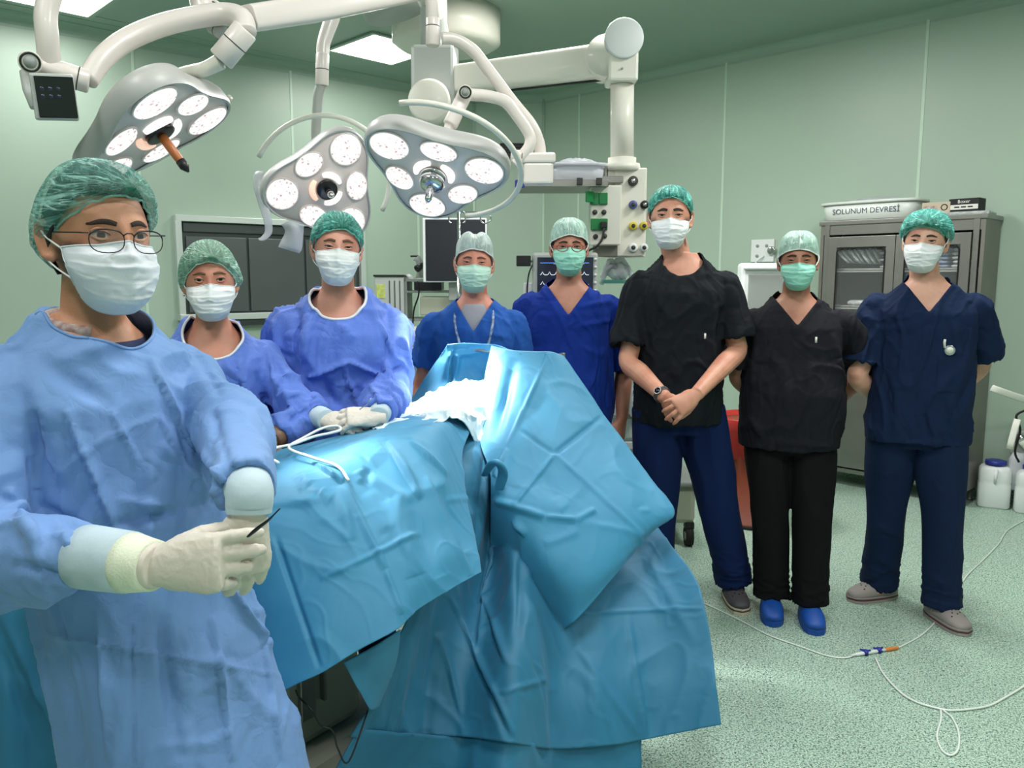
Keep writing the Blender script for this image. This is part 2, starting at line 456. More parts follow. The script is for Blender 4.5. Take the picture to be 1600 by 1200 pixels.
M['box_tan'] = mat('box_tan', (196, 182, 160), .7)
M['pack_blue'] = mat('pack_blue', (130, 140, 170), .4, var=.2, vscale=30)
M['pack_silver'] = mat('pack_silver', (176, 182, 182), .35, var=.25, vscale=40, bump=.6, bscale=40)
M['pack_lime'] = mat('pack_lime', (190, 200, 110), .5, var=.2, vscale=30)
M['glass_clear'] = mat('glass_clear', (230, 238, 236), .03, alpha=.05)
M['lens_glass'] = mat('lens_glass', (220, 225, 230), .03, alpha=.07)
M['translucent_bin'] = mat('translucent_bin', (214, 216, 224), .3, alpha=.78)
M['bag'] = mat('bag', (216, 218, 226), .25, alpha=.6, bump=.8, bscale=30)
M['screen_dim'] = mat('screen_dim', (26, 30, 38), .15, emit=(70, 78, 110), estr=.15)
M['screen_lit'] = mat('screen_lit', (200, 170, 210), .3, emit=(220, 170, 220), estr=.7)
M['screen_blue'] = mat('screen_blue', (60, 80, 160), .3, emit=(70, 90, 200), estr=.5)
M['panel_light'] = mat('panel_light', (255, 255, 255), .5, emit=(255, 255, 250), estr=3.2)
# ------------------------------------------------------------------ the room
def floor_mat():
    m = bpy.data.materials.new('speckled_vinyl'); m.use_nodes = True; nt = m.node_tree; b = nt.nodes['Principled BSDF']
    b.inputs['Roughness'].default_value = .38
    tc = nt.nodes.new('ShaderNodeTexCoord'); src = None
    def mixc(prev, fac, col):
        mx = nt.nodes.new('ShaderNodeMix'); mx.data_type = 'RGBA'
        nt.links.new(fac, mx.inputs[0])
        if isinstance(prev, tuple): mx.inputs[6].default_value = prev
        else: nt.links.new(prev, mx.inputs[6])
        mx.inputs[7].default_value = lin(col)+(1,)
        return mx.outputs[2]
    base = nt.nodes.new('ShaderNodeTexNoise'); base.inputs['Scale'].default_value = 2.0; base.inputs['Detail'].default_value = 3
    nt.links.new(tc.outputs['Object'], base.inputs['Vector'])
    cur = mixc(lin((176, 204, 188))+(1,), base.outputs[0], (164, 196, 176))
    for sc, lo, hi, col, st in ((150, .53, .57, (112, 146, 130), .9), (210, .57, .60, (226, 238, 224), .85), (120, .63, .65, (44, 60, 54), 1), (190, .60, .625, (70, 92, 82), 1)):
        n = nt.nodes.new('ShaderNodeTexNoise'); n.inputs['Scale'].default_value = sc; n.inputs['Detail'].default_value = 1
        mp = nt.nodes.new('ShaderNodeMapping'); mp.inputs['Location'].default_value = (sc, sc*.7, 3)
        nt.links.new(tc.outputs['Object'], mp.inputs['Vector']); nt.links.new(mp.outputs[0], n.inputs['Vector'])
        r = nt.nodes.new('ShaderNodeMapRange'); r.inputs[1].default_value = lo; r.inputs[2].default_value = hi; r.inputs[4].default_value = st
        nt.links.new(n.outputs[0], r.inputs[0]); cur = mixc(cur, r.outputs[0], col)
    nt.links.new(cur, b.inputs['Base Color'])
    return m
M['floor'] = floor_mat()
M['wall'] = mat('wall', (168, 188, 172), .42, var=.03, vscale=.7)
M['wall_joint'] = mat('wall_joint', (192, 214, 196), .4)
M['wall_base'] = mat('wall_base', (120, 142, 126), .5)
M['ceiling'] = mat('ceiling', (140, 164, 150), .35, var=.04, vscale=.6)
M['cove'] = mat('cove', (150, 174, 158), .4)
M['window_frame'] = mat('window_frame', (196, 206, 200), .35, .2)
M['window_dark'] = mat('window_dark', (92, 98, 98), .3, .35, var=.05, vscale=2)
M['window_rail'] = mat('window_rail', (72, 78, 78), .3, .4)

A3 = Vector((AX.x, AX.y, 0)); B3 = Vector((BX.x, BX.y, 0))
dB3 = Vector((DB.x, DB.y, 0)); dR3 = Vector((DR.x, DR.y, 0))
C3 = B3+dR3*8.6; E3 = A3+dB3*7.0
D3 = Vector((2.2, -2.4, 0)); G3 = Vector((-3.6, -2.4, 0))
poly = [A3, B3, C3, D3, G3, E3]
def slab(name, z0, z1, m):
    lo = [p+Vector((0, 0, z0)) for p in poly]; hi = [p+Vector((0, 0, z1)) for p in poly]
    o = MB().loft([lo, hi]).build(name, m, smooth=False); return tag(o, kind='structure')
floor = slab('floor', -.1, 0, M['floor'])
ceiling = slab('ceiling', CEIL, CEIL+.1, M['ceiling'])

def wall(name, a, b, seams):
    """wall of panels; seams are distances from a"""
    d = (b-a); L = d.length; d.normalize(); n = Vector((d.y, -d.x, 0))      # inward candidate
    c = Vector((0, 1.5, 0))
    if (c-a).dot(n) < 0: n = -n
    rz = math.atan2(d.y, d.x)
    def bx(s0, s1, z0, z1, t0, t1):
        mid = a+d*((s0+s1)/2)+n*((t0+t1)/2); mid.z = (z0+z1)/2
        return MB().box(mid, (s1-s0, abs(t1-t0), z1-z0), rz=rz)
    w = tag(bx(-.05, L+.05, 0, CEIL, -.12, -.012).build(name, M['wall_base'], smooth=False), kind='structure')
    ss = [0]+sorted(seams)+[L]
    for i in range(len(ss)-1):
        bx(ss[i]+.006, ss[i+1]-.006, .02, CEIL-.005, -.012, 0).build('panel', M['wall'], w, bevel=.003)
    for s in seams:
        bx(s-.011, s+.011, .02, CEIL-.01, -.004, .004).build('joint_strip', M['wall_joint'], w, bevel=.002)
    return w, d, n, rz
def wall_param(a, d, px, py=200):
    """distance along a wall from a at which the pixel's ray meets it"""
    r = ray(px, py); k = Vector((r.x, r.y)); k.normalize()
    # a + s d = t k
    det = d.x*(-k.y)-d.y*(-k.x)
    s = ((-a.x)*(-k.y)-(-a.y)*(-k.x))/det
    return s
wR = wall('wall_right', B3, C3, [wall_param(B3, dR3, 905), wall_param(B3, dR3, 1132), wall_param(B3, dR3, 1440), 5.6, 6.8])
sp = wall_param(A3, dB3, 207, 90)
wB = wall('wall_back', A3, E3, [sp-2.5, sp-1.25, sp, sp+1.25, sp+2.5])
wC = wall('wall_corner', A3, B3, [])
wall('wall_front', D3, G3, [1.4, 2.8, 4.2]); wall('wall_left', G3, E3, [1.3, 2.6, 3.9, 5.2]); wall('wall_side', C3, D3, [1.3, 2.6, 3.9, 5.2])
# joint strips at the chamfered corner
for nm, p in (('trim_1', A3), ('trim_2', B3)):
    tag(MB().cyl(p+Vector((0, -.004, 0)), p+Vector((0, -.004, CEIL)), .014, 10).build(nm, M['wall_joint']), kind='structure')
# ceiling cove and floor skirting along the three walls in view
k = 3
for a, b, (w_, d, n, rz), side in ((A3, E3, wB, 'back'), (B3, C3, wR, 'right'), (A3, B3, wC, 'corner')):
    prof = []
    for i in range(7):
        t = PI/2*i/6; prof.append((.075*(1-math.sin(t)), .075*(1-math.cos(t))))
    prof = [(0, 0)]+prof
    r0 = [a-d*.03*0+n*x+Vector((0, 0, CEIL-z)) for x, z in prof]; r1 = [b+n*x+Vector((0, 0, CEIL-z)) for x, z in prof]
    tag(MB().loft([r0, r1]).build('trim_%d' % k, M['cove'], smooth=False), kind='structure'); k += 1
    pr = [(0, 0), (.05, 0), (.02, .015), (.008, .04), (.006, .1), (0, .1)]
    r0 = [a+n*x+Vector((0, 0, z)) for x, z in pr]; r1 = [b+n*x+Vector((0, 0, z)) for x, z in pr]
    tag(MB().loft([r0, r1]).build('baseboard_'+side, M['floor'], smooth=False), kind='structure')
# ceiling panel joints: shallow strips
for i, s in enumerate((-.9, .3, 1.5, 2.7, 3.9, 5.1)):
    o = A3+dB3*s
    p0 = o+Vector((0, 0, CEIL-.001)); n = -NR
    p1 = p0+Vector((n.x, n.y, 0))*8
    if i in (1, 2, 3, 4):
        mid = (p0+p1)/2
        tag(MB().box(mid, (8, .012, .004), rz=math.atan2(n.y, n.x)).build('ceiling_joint', M['cove'], ceiling, smooth=False))
# ceiling lights
labels = ['bright square ceiling light panel nearest the lamp pendants', 'bright ceiling light panel at the top left edge of the photo',
          'square ceiling light panel above the field', 'square ceiling light panel above the group at the right', 'square ceiling light panel near the dark window', 'square ceiling light panel just ahead of the camera',
          'square ceiling light panel at the right side', 'square ceiling light panel above the nearest man', 'square ceiling light panel behind the camera']
for (x, y, p), lb in zip(PANELS, labels):
    t = empty('ceiling_light', (x, y, CEIL), lb, 'light', 'ceiling light panels', RZ)
    f = MB()
    for sx, sy, cx, cy in ((.66, .03, 0, .315), (.66, .03, 0, -.315), (.03, .6, .315, 0), (.03, .6, -.315, 0)): f.box((cx, cy, -.008), (sx, sy, .016))
    f.build('frame', M['cove'], t, bevel=.003)
    MB().box((0, 0, -.006), (.6, .6, .012)).build('diffuser', M['panel_light'], t, smooth=False)

# dark window with steel frame in the back wall
wbs = lambda s, off, z: A3+dB3*s+wB[2]*off+Vector((0, 0, z))
s1 = wall_param(A3, dB3, 282, 400); s0 = wall_param(A3, dB3, 560, 400)
ps = wbs((s0+s1)/2, 0, 0); dd = ray(282, 345); zt = CAMZ+dd.z/dd.y*wbs(s1, 0, 0).y; dd = ray(282, 492); zb = CAMZ+dd.z/dd.y*wbs(s1, 0, 0).y
rzb = math.atan2(-dB3.y, -dB3.x)
def on_back(mb_fn, name, m, parent=None, bevel=.004, kind=None):
    mb = MB(); mb_fn(mb)
    Mx = Matrix.Translation(ps) @ Matrix.Rotation(rzb, 4, 'Z')
    mb.v = [tuple(Mx @ Vector(p)) for p in mb.v]
    o = mb.build(name, m, parent, bevel=bevel)
    return tag(o, kind=kind)
wd = s1-s0; zc = (zt+zb)/2; hh = zt-zb     # local x along the wall to the right, -y into the room
def fr(mb):
    mb.box((0, -.03, zt+.02), (wd+.08, .06, .05)); mb.box((0, -.045, zb-.02), (wd+.1, .1, .05))
    mb.box((-wd/2-.02, -.03, zc), (.05, .06, hh)); mb.box((wd/2+.02, -.03, zc), (.05, .06, hh))
wnd = on_back(fr, 'window_1', M['window_frame'], kind='structure')
on_back(lambda mb: mb.box((0, -.008, zc), (wd, .014, hh)), 'window_recess', M['window_rail'], wnd)
on_back(lambda mb: mb.box((0, -.025, zt-.05), (wd-.04, .03, .07)), 'window_rail', M['window_rail'], wnd)
for i in range(3):
    w3 = (wd-.06)/3
    on_back(lambda mb, i=i: mb.box((-wd/2+.03+w3*(i+.5), -.022, zc-.05), (w3-.02, .02, hh-.14)), 'sash', M['window_dark'], wnd)
on_back(lambda mb: mb.box((0, -.06, zb-.075), (wd+.1, .03, .05)), 'window_sill', M['window_rail'], wnd)
# black wall vent seen between the lamp arms
ps = wbs(0, 0, 0); q = P(797, 236, 8.22)
def vent():
    t = empty('wall_vent', (q.x+.02, 8.26, q.z), 'black slotted wall vent high on the far corner behind the lamp arms', 'vent')
    MB().box((0, -.01, 0), (.24, .03, .16)).build('frame', M['black'], t, bevel=.004)
    for i in range(6): MB().box((0, -.03, -.062+i*.025), (.21, .02, .006)).build('slat', M['seam_dark'], t)
vent()
# ------------------------------------------------------------------ people
def head_dir(V):
    """turn points on the unit sphere into a head (face towards -y), metres"""
    x, y, z = V[:, 0], V[:, 1], V[:, 2]
    X = x*.0765; Y = y*.098; Z = z*.118
    low = np.clip(-z, 0, 1)
    X = X*(1-.30*low**1.6); 
    Y = np.where(y > 0, Y*(1-.35*low), Y*(1-.06*low))
    Y = Y+.010*np.clip(z, 0, 1)*(1-np.abs(y))                     # skull a little back
    X = X*(1-.10*np.clip(-y, 0, 1)*np.clip(z, 0, 1))              # forehead
    fr = np.clip(-y, 0, 1)**.7
    g = lambda cx, cz, sx, sz: np.exp(-((X-cx)/sx)**2-((Z-cz)/sz)**2)*fr
    Y = Y-.004*(g(.03, .022, .026, .012)+g(-.03, .022, .026, .012))        # brow ridge
    Y = Y+.011*(g(.031, .0, .017, .013)+g(-.031, .0, .017, .013))          # sockets
    Y = Y-.005*(g(.042, -.03, .02, .02)+g(-.042, -.03, .02, .02))          # cheekbones
    Y = Y-.010*g(0, -.002, .009, .02)-.026*g(0, -.034, .011, .014)-.014*g(0, -.020, .010, .014)
    Y = Y-.008*g(.011, -.038, .008, .008)-.008*g(-.011, -.038, .008, .008)
    Y = Y-.007*g(0, -.067, .022, .009)-.005*g(0, -.100, .020, .014)
    return np.stack([X, Y, Z], 1)
def head_mb(mb, Mx):
    nu, nv = 72, 56; vs = []
    for i in range(nv+1):
        t = PI*i/nv
        for j in range(nu):
            a = 2*PI*j/nu; vs.append((math.sin(t)*math.cos(a), math.sin(t)*math.sin(a), math.cos(t)))
    H = head_dir(np.array(vs)); fs = []
    for i in range(nv):
        for j in range(nu):
            k = (j+1) % nu; fs.append((i*nu+j, (i+1)*nu+j, (i+1)*nu+k, i*nu+k))
    mb.add([Vector(p) for p in H], fs, Mx)
    for s in (-1, 1):    # ears: a cupped shell with a rim and a lobe
        R = Matrix.Translation((s*.0755, .012, -.012)) @ Matrix.Rotation(s*rad(-24), 4, 'Z') @ Matrix.Rotation(rad(-8), 4, 'X')
        mb.ell((s*.004, 0, .0), (.005, .017, .029), 14, 10, Mx @ R)
        rim = [(s*.009, .018*math.cos(a)*(1.0 if math.sin(a) > 0 else .8), .004+.031*math.sin(a)) for a in [rad(-115+i*22) for i in range(14)]]
        mb.tube(rim, .0048, 8, True, Mx @ R)
        mb.ell((s*.006, -.004, -.027), (.0055, .009, .010), 10, 8, Mx @ R)
        mb.ell((s*.002, -.014, -.004), (.007, .006, .010), 10, 8, Mx @ R)

def hand_mb(mb, wrist, fdir, back, side, curl=(35, 40, 25), sc=1.0, spread=.12, thumb=(.55, .75, -.35), rel=(1, 1, 1, 1), grow=0.0):
    """palm and five fingers. fdir: towards the fingers, back: normal of the hand's back, side: +1 when the thumb lies along back x fdir"""
    f = Vector(fdir).normalized(); n = Vector(back); n = (n-f*n.dot(f)).normalized(); t = n.cross(f)*side
    w = Vector(wrist)
    B = Matrix((( t.x, n.x, f.x, 0), (t.y, n.y, f.y, 0), (t.z, n.z, f.z, 0), (0, 0, 0, 1)))
    B.translation = w
    rings = []
    for z, a, b, ox, oy in ((-.02, .026, .019, 0, 0), (0, .027, .018, 0, 0), (.025, .034, .019, .002, -.001), (.05, .039, .018, .002, -.002), (.075, .0415, .015, 0, 0), (.092, .040, .012, 0, .001), (.099, .035, .008, 0, .001)):
        rings.append([(ox*sc+(a*sc+grow)*math.cos(2*PI*k/18), oy*sc+(b*sc+grow)*math.sin(2*PI*k/18), z*sc) for k in range(18)])
    mb.loft(rings, M=B)
    mb.ell((.024*sc, -.010*sc, .032*sc), (.015*sc, .014*sc, .028*sc), 12, 10, B)      # thumb muscle
    mb.ell((-.024*sc, -.007*sc, .035*sc), (.013*sc, .012*sc, .032*sc), 12, 10, B)
    for i, (bx, L, r) in enumerate(((.0305, .071, .0088), (.0105, .079, .0092), (-.0095, .074, .0087), (-.0285, .058, .0077))):
        a = (i-1.5)*-spread; d = Vector((math.sin(a), 0, math.cos(a))); p = Vector((bx, 0, .084-.006*abs(i-1.2)))*sc
        pts = [p]; ang = 0
        for sgm, (fr, c) in enumerate(zip((.46, .30, .24), curl)):
            ang += rad(c*rel[i]); dd = Vector((d.x*math.cos(ang), -math.sin(ang), d.z*math.cos(ang)))
            pts.append(pts[-1]+dd*L*fr*sc)
        R = [r*sc*1.05+grow, r*sc+grow, r*sc*.93+grow, r*sc*.72+grow]
        # extra knuckle points
        P2 = []; R2 = []
        for q in range(3):
            for u in (0, .5): P2.append(pts[q].lerp(pts[q+1], u)); R2.append((R[q]*(1-u)+R[q+1]*u)*(1.0 if u else 1.06))
        P2.append(pts[3]); R2.append(R[3]); e = (pts[3]-pts[2]).normalized(); P2.append(pts[3]+e*.005*sc); R2.append(R[3]*.55)
        mb.tube([B @ q for q in P2], R2, 10)
        # bases
    tx, tz, ty = thumb
    p = Vector((.026, -.008, .028))*sc; d0 = Vector((tx, ty, tz)).normalized(); d1 = (d0+Vector((-.25, -.12, .25))).normalized(); d2 = (d1+Vector((-.2, -.1, .2))).normalized()
    q1 = p+d0*.036*sc; q2 = q1+d1*.03*sc; q3 = q2+d2*.022*sc
    mb.tube([B @ p, B @ q1, B @ q1.lerp(q2, .5), B @ q2, B @ q3, B @ (q3+d2*.004*sc)], [.0135*sc+grow, .0115*sc+grow, .0108*sc+grow, .0105*sc+grow, .0085*sc+grow, .005*sc+grow], 10)
    return B

TORSO = [(.84, .150, .105, .0), (.90, .165, .118, .005), (.97, .163, .118, .005), (1.06, .148, .108, 0), (1.14, .146, .106, 0), (1.22, .156, .110, -.002), (1.30, .166, .116, -.002), (1.36, .166, .112, .0), (1.395, .158, .100, .005), (1.43, .138, .086, .008), (1.465, .106, .073, .010), (1.495, .076, .064, .012), (1.52, .060, .058, .014)]
def oval(z, a, b, y, n=28, e=2.3, x=0.0):
    out = []
    for k in range(n):
        t = 2*PI*k/n; c, s = math.cos(t), math.sin(t)
        out.append((x+a*abs(c)**(2/e)*(1 if c > 0 else -1), y+b*abs(s)**(2/e)*(1 if s > 0 else -1), z))
    return out
def torso_rings(s, gx, gy, belly, off, prof=None, z0=None):
    R = []
    for z, a, b, y in (prof or TORSO):
        bl = belly*math.exp(-((z-1.04)/.16)**2)
        top = min(1, max(0, (1.52-z)/.10))
        R.append(oval(z*s, (a*(1+(gx-1)*top)+bl*.6)*s+off, (b*(1+(gy-1)*top)+bl*.5)*s+off, (y-bl*.5)*s))
    return R

class Person:
    def __init__(p, label, X, Y, yaw, H, skin, voxel=.006, gx=1.0, gy=1.0, belly=0.0, headyaw=0, nod=0, tilt=0, headoff=(0, 0, 0), hs=1.0):
        p.root = empty('person', (X, Y, 0), label, 'person', 'surgical team', rad(yaw))
        p.M = wm(p.root); p.Mi = p.M.inverted(); p.s = H/1.78; p.skin = skin; p.voxel = voxel
        p.gx, p.gy, p.belly = gx, gy, belly
        s = p.s
        hc = Vector((headoff[0], -.022+headoff[1], (1.78-.118)*s+headoff[2]))
        p.HM = Matrix.Translation(hc) @ Matrix.Rotation(rad(headyaw), 4, 'Z') @ Matrix.Rotation(rad(tilt), 4, 'Y') @ Matrix.Rotation(rad(nod), 4, 'X') @ Matrix.Scale(max(s, .95)*hs, 4)
        p.hc = hc; p.arms = {}
        p.sh = {d: Vector((d*(.172*gx)*s, .008, 1.378*s)) for d in (-1, 1)}
    def L(p, px, py, Y): return p.Mi @ P(px, py, Y)
    def arm(p, d, elbow, wrist, r=1.0): p.arms[d] = (Vector(elbow), Vector(wrist), r)
    def arm_pts(p, d):
        sh = p.sh[d]; e, w, r = p.arms[d]
        top = Vector((d*.115*p.s*p.gx, .008, 1.385*p.s))
        return [top, sh, sh.lerp(e, .35), sh.lerp(e, .75), e, e.lerp(w, .3), e.lerp(w, .65), w], [x*p.s*r for x in (.036, .040, .041, .041, .040, .042, .034, .027)]
    def body(p, hands=(), legs=True, stub=()):
        s = p.s; mb = MB()
        tr = torso_rings(s, p.gx, p.gy, p.belly, 0); ho_ = getattr(p, 'hipoff', None)
        if ho_: tr = [[(q[0]+ho_[0]*max(0, min(1, (1.25-q[2])/.35)), q[1]+ho_[1]*max(0, min(1, (1.25-q[2])/.35)), q[2]) for q in r] for r in tr]
        mb.loft(tr)
        nb = Vector((0, .012, 1.42*s)); nt = p.hc+Vector((0, .022, -.045))
        mb.tube([nb, nb.lerp(nt, .35), nb.lerp(nt, .7), nt], [.064*s*(.5+.5*p.gx), .057*s*(.5+.5*p.gx), .055*s*(.5+.5*p.gx), .052*s], 20)
        head_mb(mb, p.HM)
        for d in p.arms:
            pts, rs = p.arm_pts(d)
            rs = [x*getattr(p, 'armslim', 1) for x in rs]
            P3 = cr([list(q)+[r] for q, r in zip(pts, rs)], 4)
            mb.tube([Vector(q[:3]) for q in P3], [float(q[3]) for q in P3], 16)
        for h in hands: hand_mb(mb, **h)
        if legs:
            for d in (-1, 1):
                f = p.feet[d]
                hip = Vector((d*.085*s, 0, .88*s))+Vector(getattr(p, 'hipoff', (0, 0, 0))); kn = Vector((.5*hip.x+.5*f[0], -.02+f[1]*.5, .49*s)); an = Vector((f[0], f[1]+.03, .09))
                mb.tube([hip, hip.lerp(kn, .4), kn, kn.lerp(an, .35), an, an-Vector((0, 0, .05))], [.085*s, .075*s, .053*s, .052*s, .036*s, .034*s], 14)
                mb.ell((f[0], f[1]-.0, .05), (.030, .070, .022), 12, 8)
        me = remesh(mb, p.voxel, 2)
        p.bme = me
        V = getv(me)
        p.bvh = BVHTree.FromPolygons([tuple(v) for v in V], [tuple(q.vertices) for q in me.polygons])
        at = me.color_attributes.new('tint', 'FLOAT_COLOR', 'POINT')
        Hi = np.array(p.HM.inverted()); HL = V @ Hi[:3, :3].T+Hi[:3, 3]
        t = np.zeros(len(V))
        beard = getattr(p, 'beard', 0)
        if beard:
            n = noise(HL*60)*.25
            a = np.clip((np.abs(HL[:, 0])-.052)/.008, 0, 1)*np.clip((.004-HL[:, 1])/.010+0.4, 0, 1)*np.clip((.0-HL[:, 2])/.02, 0, 1)*np.clip((HL[:, 2]+.125)/.02, 0, 1)
            c = np.clip((-.085-HL[:, 2])/.02, 0, 1)*np.clip((HL[:, 2]+.150)/.03, 0, 1)*np.clip((-.01-HL[:, 1])/.03, 0, 1)
            a = a*np.clip((.0765*1.0-np.abs(HL[:, 0]))/.004, 0, 1)
            t = np.maximum(t, np.clip(np.maximum(a, c*.7)*beard+n*np.maximum(a, c), 0, .85))
        cc = np.zeros((len(V), 4)); cc[:, 0] = cc[:, 1] = cc[:, 2] = t; cc[:, 3] = 1
        at.data.foreach_set('color', cc.ravel())
        p.bodyobj = link('body', me, p.skin, p.root)
    def hray(p, x, z, off=0.0):
        """point on the face, in head coordinates, above (x, z)"""
        HM, Hi = p.HM, p.HM.inverted()
        o = HM @ Vector((x, -.25, z)); d = (HM.to_3x3() @ Vector((0, 1, 0))).normalized()
        h = p.bvh.ray_cast(o, d, .5)[0]
        q = Hi @ h if h is not None else Vector((x, -.08, z))
        return Vector((x, q.y-off, z))
    def face(p, brow='brow', brow_w=.0042, open_=1.0, lash='lash', look=0.0):
        HM = p.HM
        for d in (-1, 1):
            cx, cz = d*.0315, .001
            c = p.hray(cx, cz)
            # almond eye surface
            mb = MB(); rows = []
            for i in range(9):
                v = i/8*2-1; row = []
                for j in range(15):
                    u = j/14*2-1
                    h = (.0064 if v > 0 else .0046)*open_*(1-abs(u)**2.2)
                    row.append((u*.0148, -.0045*(1-u*u*.9), v*h+.0012*u*d))
                rows.append(row)
            mb.loft(rows, cap=False, closed=False)
            Rz = Matrix.Rotation(d*rad(14), 4, 'Z')
            o = mb.build('eye', M['eye'], p.root, raw=True)
            E = HM @ Matrix.Translation(c+Vector((0, -.0012, 0))) @ Rz
            o.matrix_local = E
            lid = []; low = []
            for j in range(13):
                u = j/12*2-1
                lid.append((u*.0158, -.0058*(1-u*u*.8), .0066*open_*(1-abs(u)**2.2)+.0014+.0012*u*d))
                low.append((u*.0150, -.0050*(1-u*u*.8), -.0050*open_*(1-abs(u)**2.2)-.0012+.0012*u*d))
            e = MB().tube(lid, [.0010+.0020*(1-abs(j/6-1)**2) for j in range(13)], 8)
            e.tube([(a, b+.001, c_+.0030) for a, b, c_ in lid], [.0012+.0022*(1-abs(j/6-1)**2) for j in range(13)], 8)
            e.tube(low, [.0008+.0014*(1-abs(j/6-1)**2) for j in range(13)], 8)
            o = e.build('eyelid', p.skin, p.root); o.matrix_local = E
            o = MB().tube([(a, b-.0022, c_-.0012) for a, b, c_ in lid], [.0004+.0008*(1-abs(j/6-1)**3) for j in range(13)], 6).build('eyelash', M[lash], p.root); o.matrix_local = E
            # eyebrow
            pts = []; rs = []
            for j in range(11):
                t = j/10; x = d*(.012+.038*t); z = .0195+.0055*math.sin(PI*min(1, t*1.15)*.85)-.003*t
                q = p.hray(x, z, .0004); pts.append(HM @ q); rs.append(brow_w*(.75+.35*math.sin(PI*(t*.8+.1)))*(1-.55*t**3))
            MB().tube(pts, rs, 8, flat=.55, ref=(HM.to_3x3() @ Vector((0, -1, 0)))).build('eyebrow', M[brow], p.root)
    def mask(p, m, top=-.010, loops='ear', pleat=.0022, tie=False, width=.074):
        """pleated mask shell wrapped over nose and chin"""
        HM = p.HM; nu, nv = 40, 44; rows = []; bot = -.132
        for i in range(nv+1):
            v = i/nv; row = []
            for j in range(nu+1):
                u = j/nu*2-1
                au = abs(u)
                bu = bot+.050*au**2.4; tu = top-.006*au**2
                zz = tu+(bu-tu)*v+.007*max(0, 1-au*3)*(1-v)**5
                w = width*(1-.05*v-.20*max(0, v-.45)**1.2/.55**1.2)
                x = w*math.sin(u*PI/2*.98)
                kf = [(0, .090), (.14, .112), (.32, .122), (.55, .119), (.74, .114), (.88, .100), (1.0, .070)]
                for (v0, y0), (v1, y1) in zip(kf, kf[1:]):
                    if v0 <= v <= v1+1e-9:
                        tt = (v-v0)/(v1-v0); tt = tt*tt*(3-2*tt) if False else tt; front = -(y0+(y1-y0)*tt)
                side = -.026-.014*math.sin(PI*v)
                y = side+(front-side)*max(0, math.cos(u*PI/2))**.85
                # nose ridge
                y -= .008*math.exp(-(u/.16)**2)*math.exp(-((v-.12)/.2)**2)+.004*math.exp(-(u/.10)**2)*math.sin(PI*v)
                # pleats: three down-facing folds
                ph = v*4.6-.35
                if .25 < ph < 3.6:
                    fr = ph-math.floor(ph); y -= pleat*(1-fr)**.7*1.5*max(0, 1-abs(u)**5)*max(0, math.cos(u*PI/2))**.3
                row.append((x, y, zz))
            rows.append(row)
        A = np.array(rows).reshape(-1, 3)
        seed = hash_name(p.root['label'])
        n = noise(A*np.array([28, 10, 60]), seed)*.0026+ridge(A*np.array([26, 16, 44]), seed+2, 4)*.0034
        A[:, 1] -= n
        # never inside the face
        mb = MB(); mb.loft([[tuple(A[i*(nu+1)+j]) for j in range(nu+1)] for i in range(nv+1)], cap=False, closed=False, M=HM)
        V = [Vector(v) for v in mb.v]; back = (HM.to_3x3() @ Vector((0, 1, 0))).normalized()
        for k_, v in enumerate(V):
            h = p.bvh.ray_cast(v-back*.12, back, .12+.03)[0]
            if h is not None and (h-v).dot(back) < .0025: V[k_] = h-back*.0028
        mb.v = [tuple(v) for v in V]
        o = mb.build('mask', m, p.root, raw=True)
        sd = o.modifiers.new('t', 'SOLIDIFY'); sd.thickness = .0012; sd.offset = 1
        hem = MB(); G = lambda i, j: V[i*(nu+1)+j]
        hem.tube([G(0, j) for j in range(nu+1)], .0016, 6); hem.tube([G(i, 0) for i in range(nv+1)], .0014, 6); hem.tube([G(i, nu) for i in range(nv+1)], .0014, 6)
        hem.build('mask_hem', m, o)
        for d in (-1, 1):
            j = 0 if d < 0 else nu
            if loops == 'ear':
                a, b = G(1, j), G(nv-8, j); e1 = HM @ Vector((d*.086, .030, .012)); e2 = HM @ Vector((d*.086, .032, -.018))
                pts = cr([a, a.lerp(e1, .5)+HM.to_3x3() @ Vector((d*.004, 0, .0)), e1, e2, b.lerp(e2, .45)+HM.to_3x3() @ Vector((d*.006, 0, -.002)), b], 6)
                MB().tube(pts, .0016, 6).build('ear_loop', M['loop'], o)
            else:
                a, b = G(1, j), G(nv-6, j)
                for q, e in ((a, Vector((d*.080, .015, .045))), (b, Vector((d*.060, .065, -.075)))):
                    e = HM @ e; mid = q.lerp(e, .5)+HM.to_3x3() @ Vector((d*.010, 0, 0))
                    MB().tube(cr([q, mid, e], 6), .0032, 6, flat=.35).build('mask_tie', M['loop'], o)
                if tie:
                    e = HM @ Vector((d*.060, .060, -.078))
                    if d < 0: MB().tube(cr([e, e+Vector((-.035, -.01, -.012)), e+Vector((-.06, -.015, -.035))], 5), .006, 6, flat=.3).build('mask_tie', M['loop'], o)
        return o
    def cap(p, m, kind='bouffant', knot=False, puff=1.0, hair='hair_dark', hairline=.052, seam=False, twin=False, seed=1, low=-.05):
        HM = p.HM
        # hair under the cap
        mb = MB(); nu, nv = 48, 20; rows = []
        for i in range(nv+1):
            t = i/nv; row = []
            for j in range(nu):
                a = 2*PI*j/nu; fy = -math.sin(a)       # +1 front
                edge = hairline-.002 if fy > .62 else (hairline-.002+(-.060-hairline)*min(1, (.62-fy)/1.0))
                th = math.acos(max(-1, min(1, edge/.118)))*t
                q = head_dir(np.array([[math.sin(th)*math.cos(a), math.sin(th)*math.sin(a), math.cos(th)]]))[0]
                q = Vector(q)*1.05; row.append(q)
            rows.append(row)
        ho = mb.loft(rows, cap=False, M=HM).build('hair', M[hair], p.root, raw=True)
        hs = ho.modifiers.new('t', 'SOLIDIFY'); hs.thickness = .004; hs.offset = -1
        nu, nv = 144, 40; V = []; dense = []; pl = []
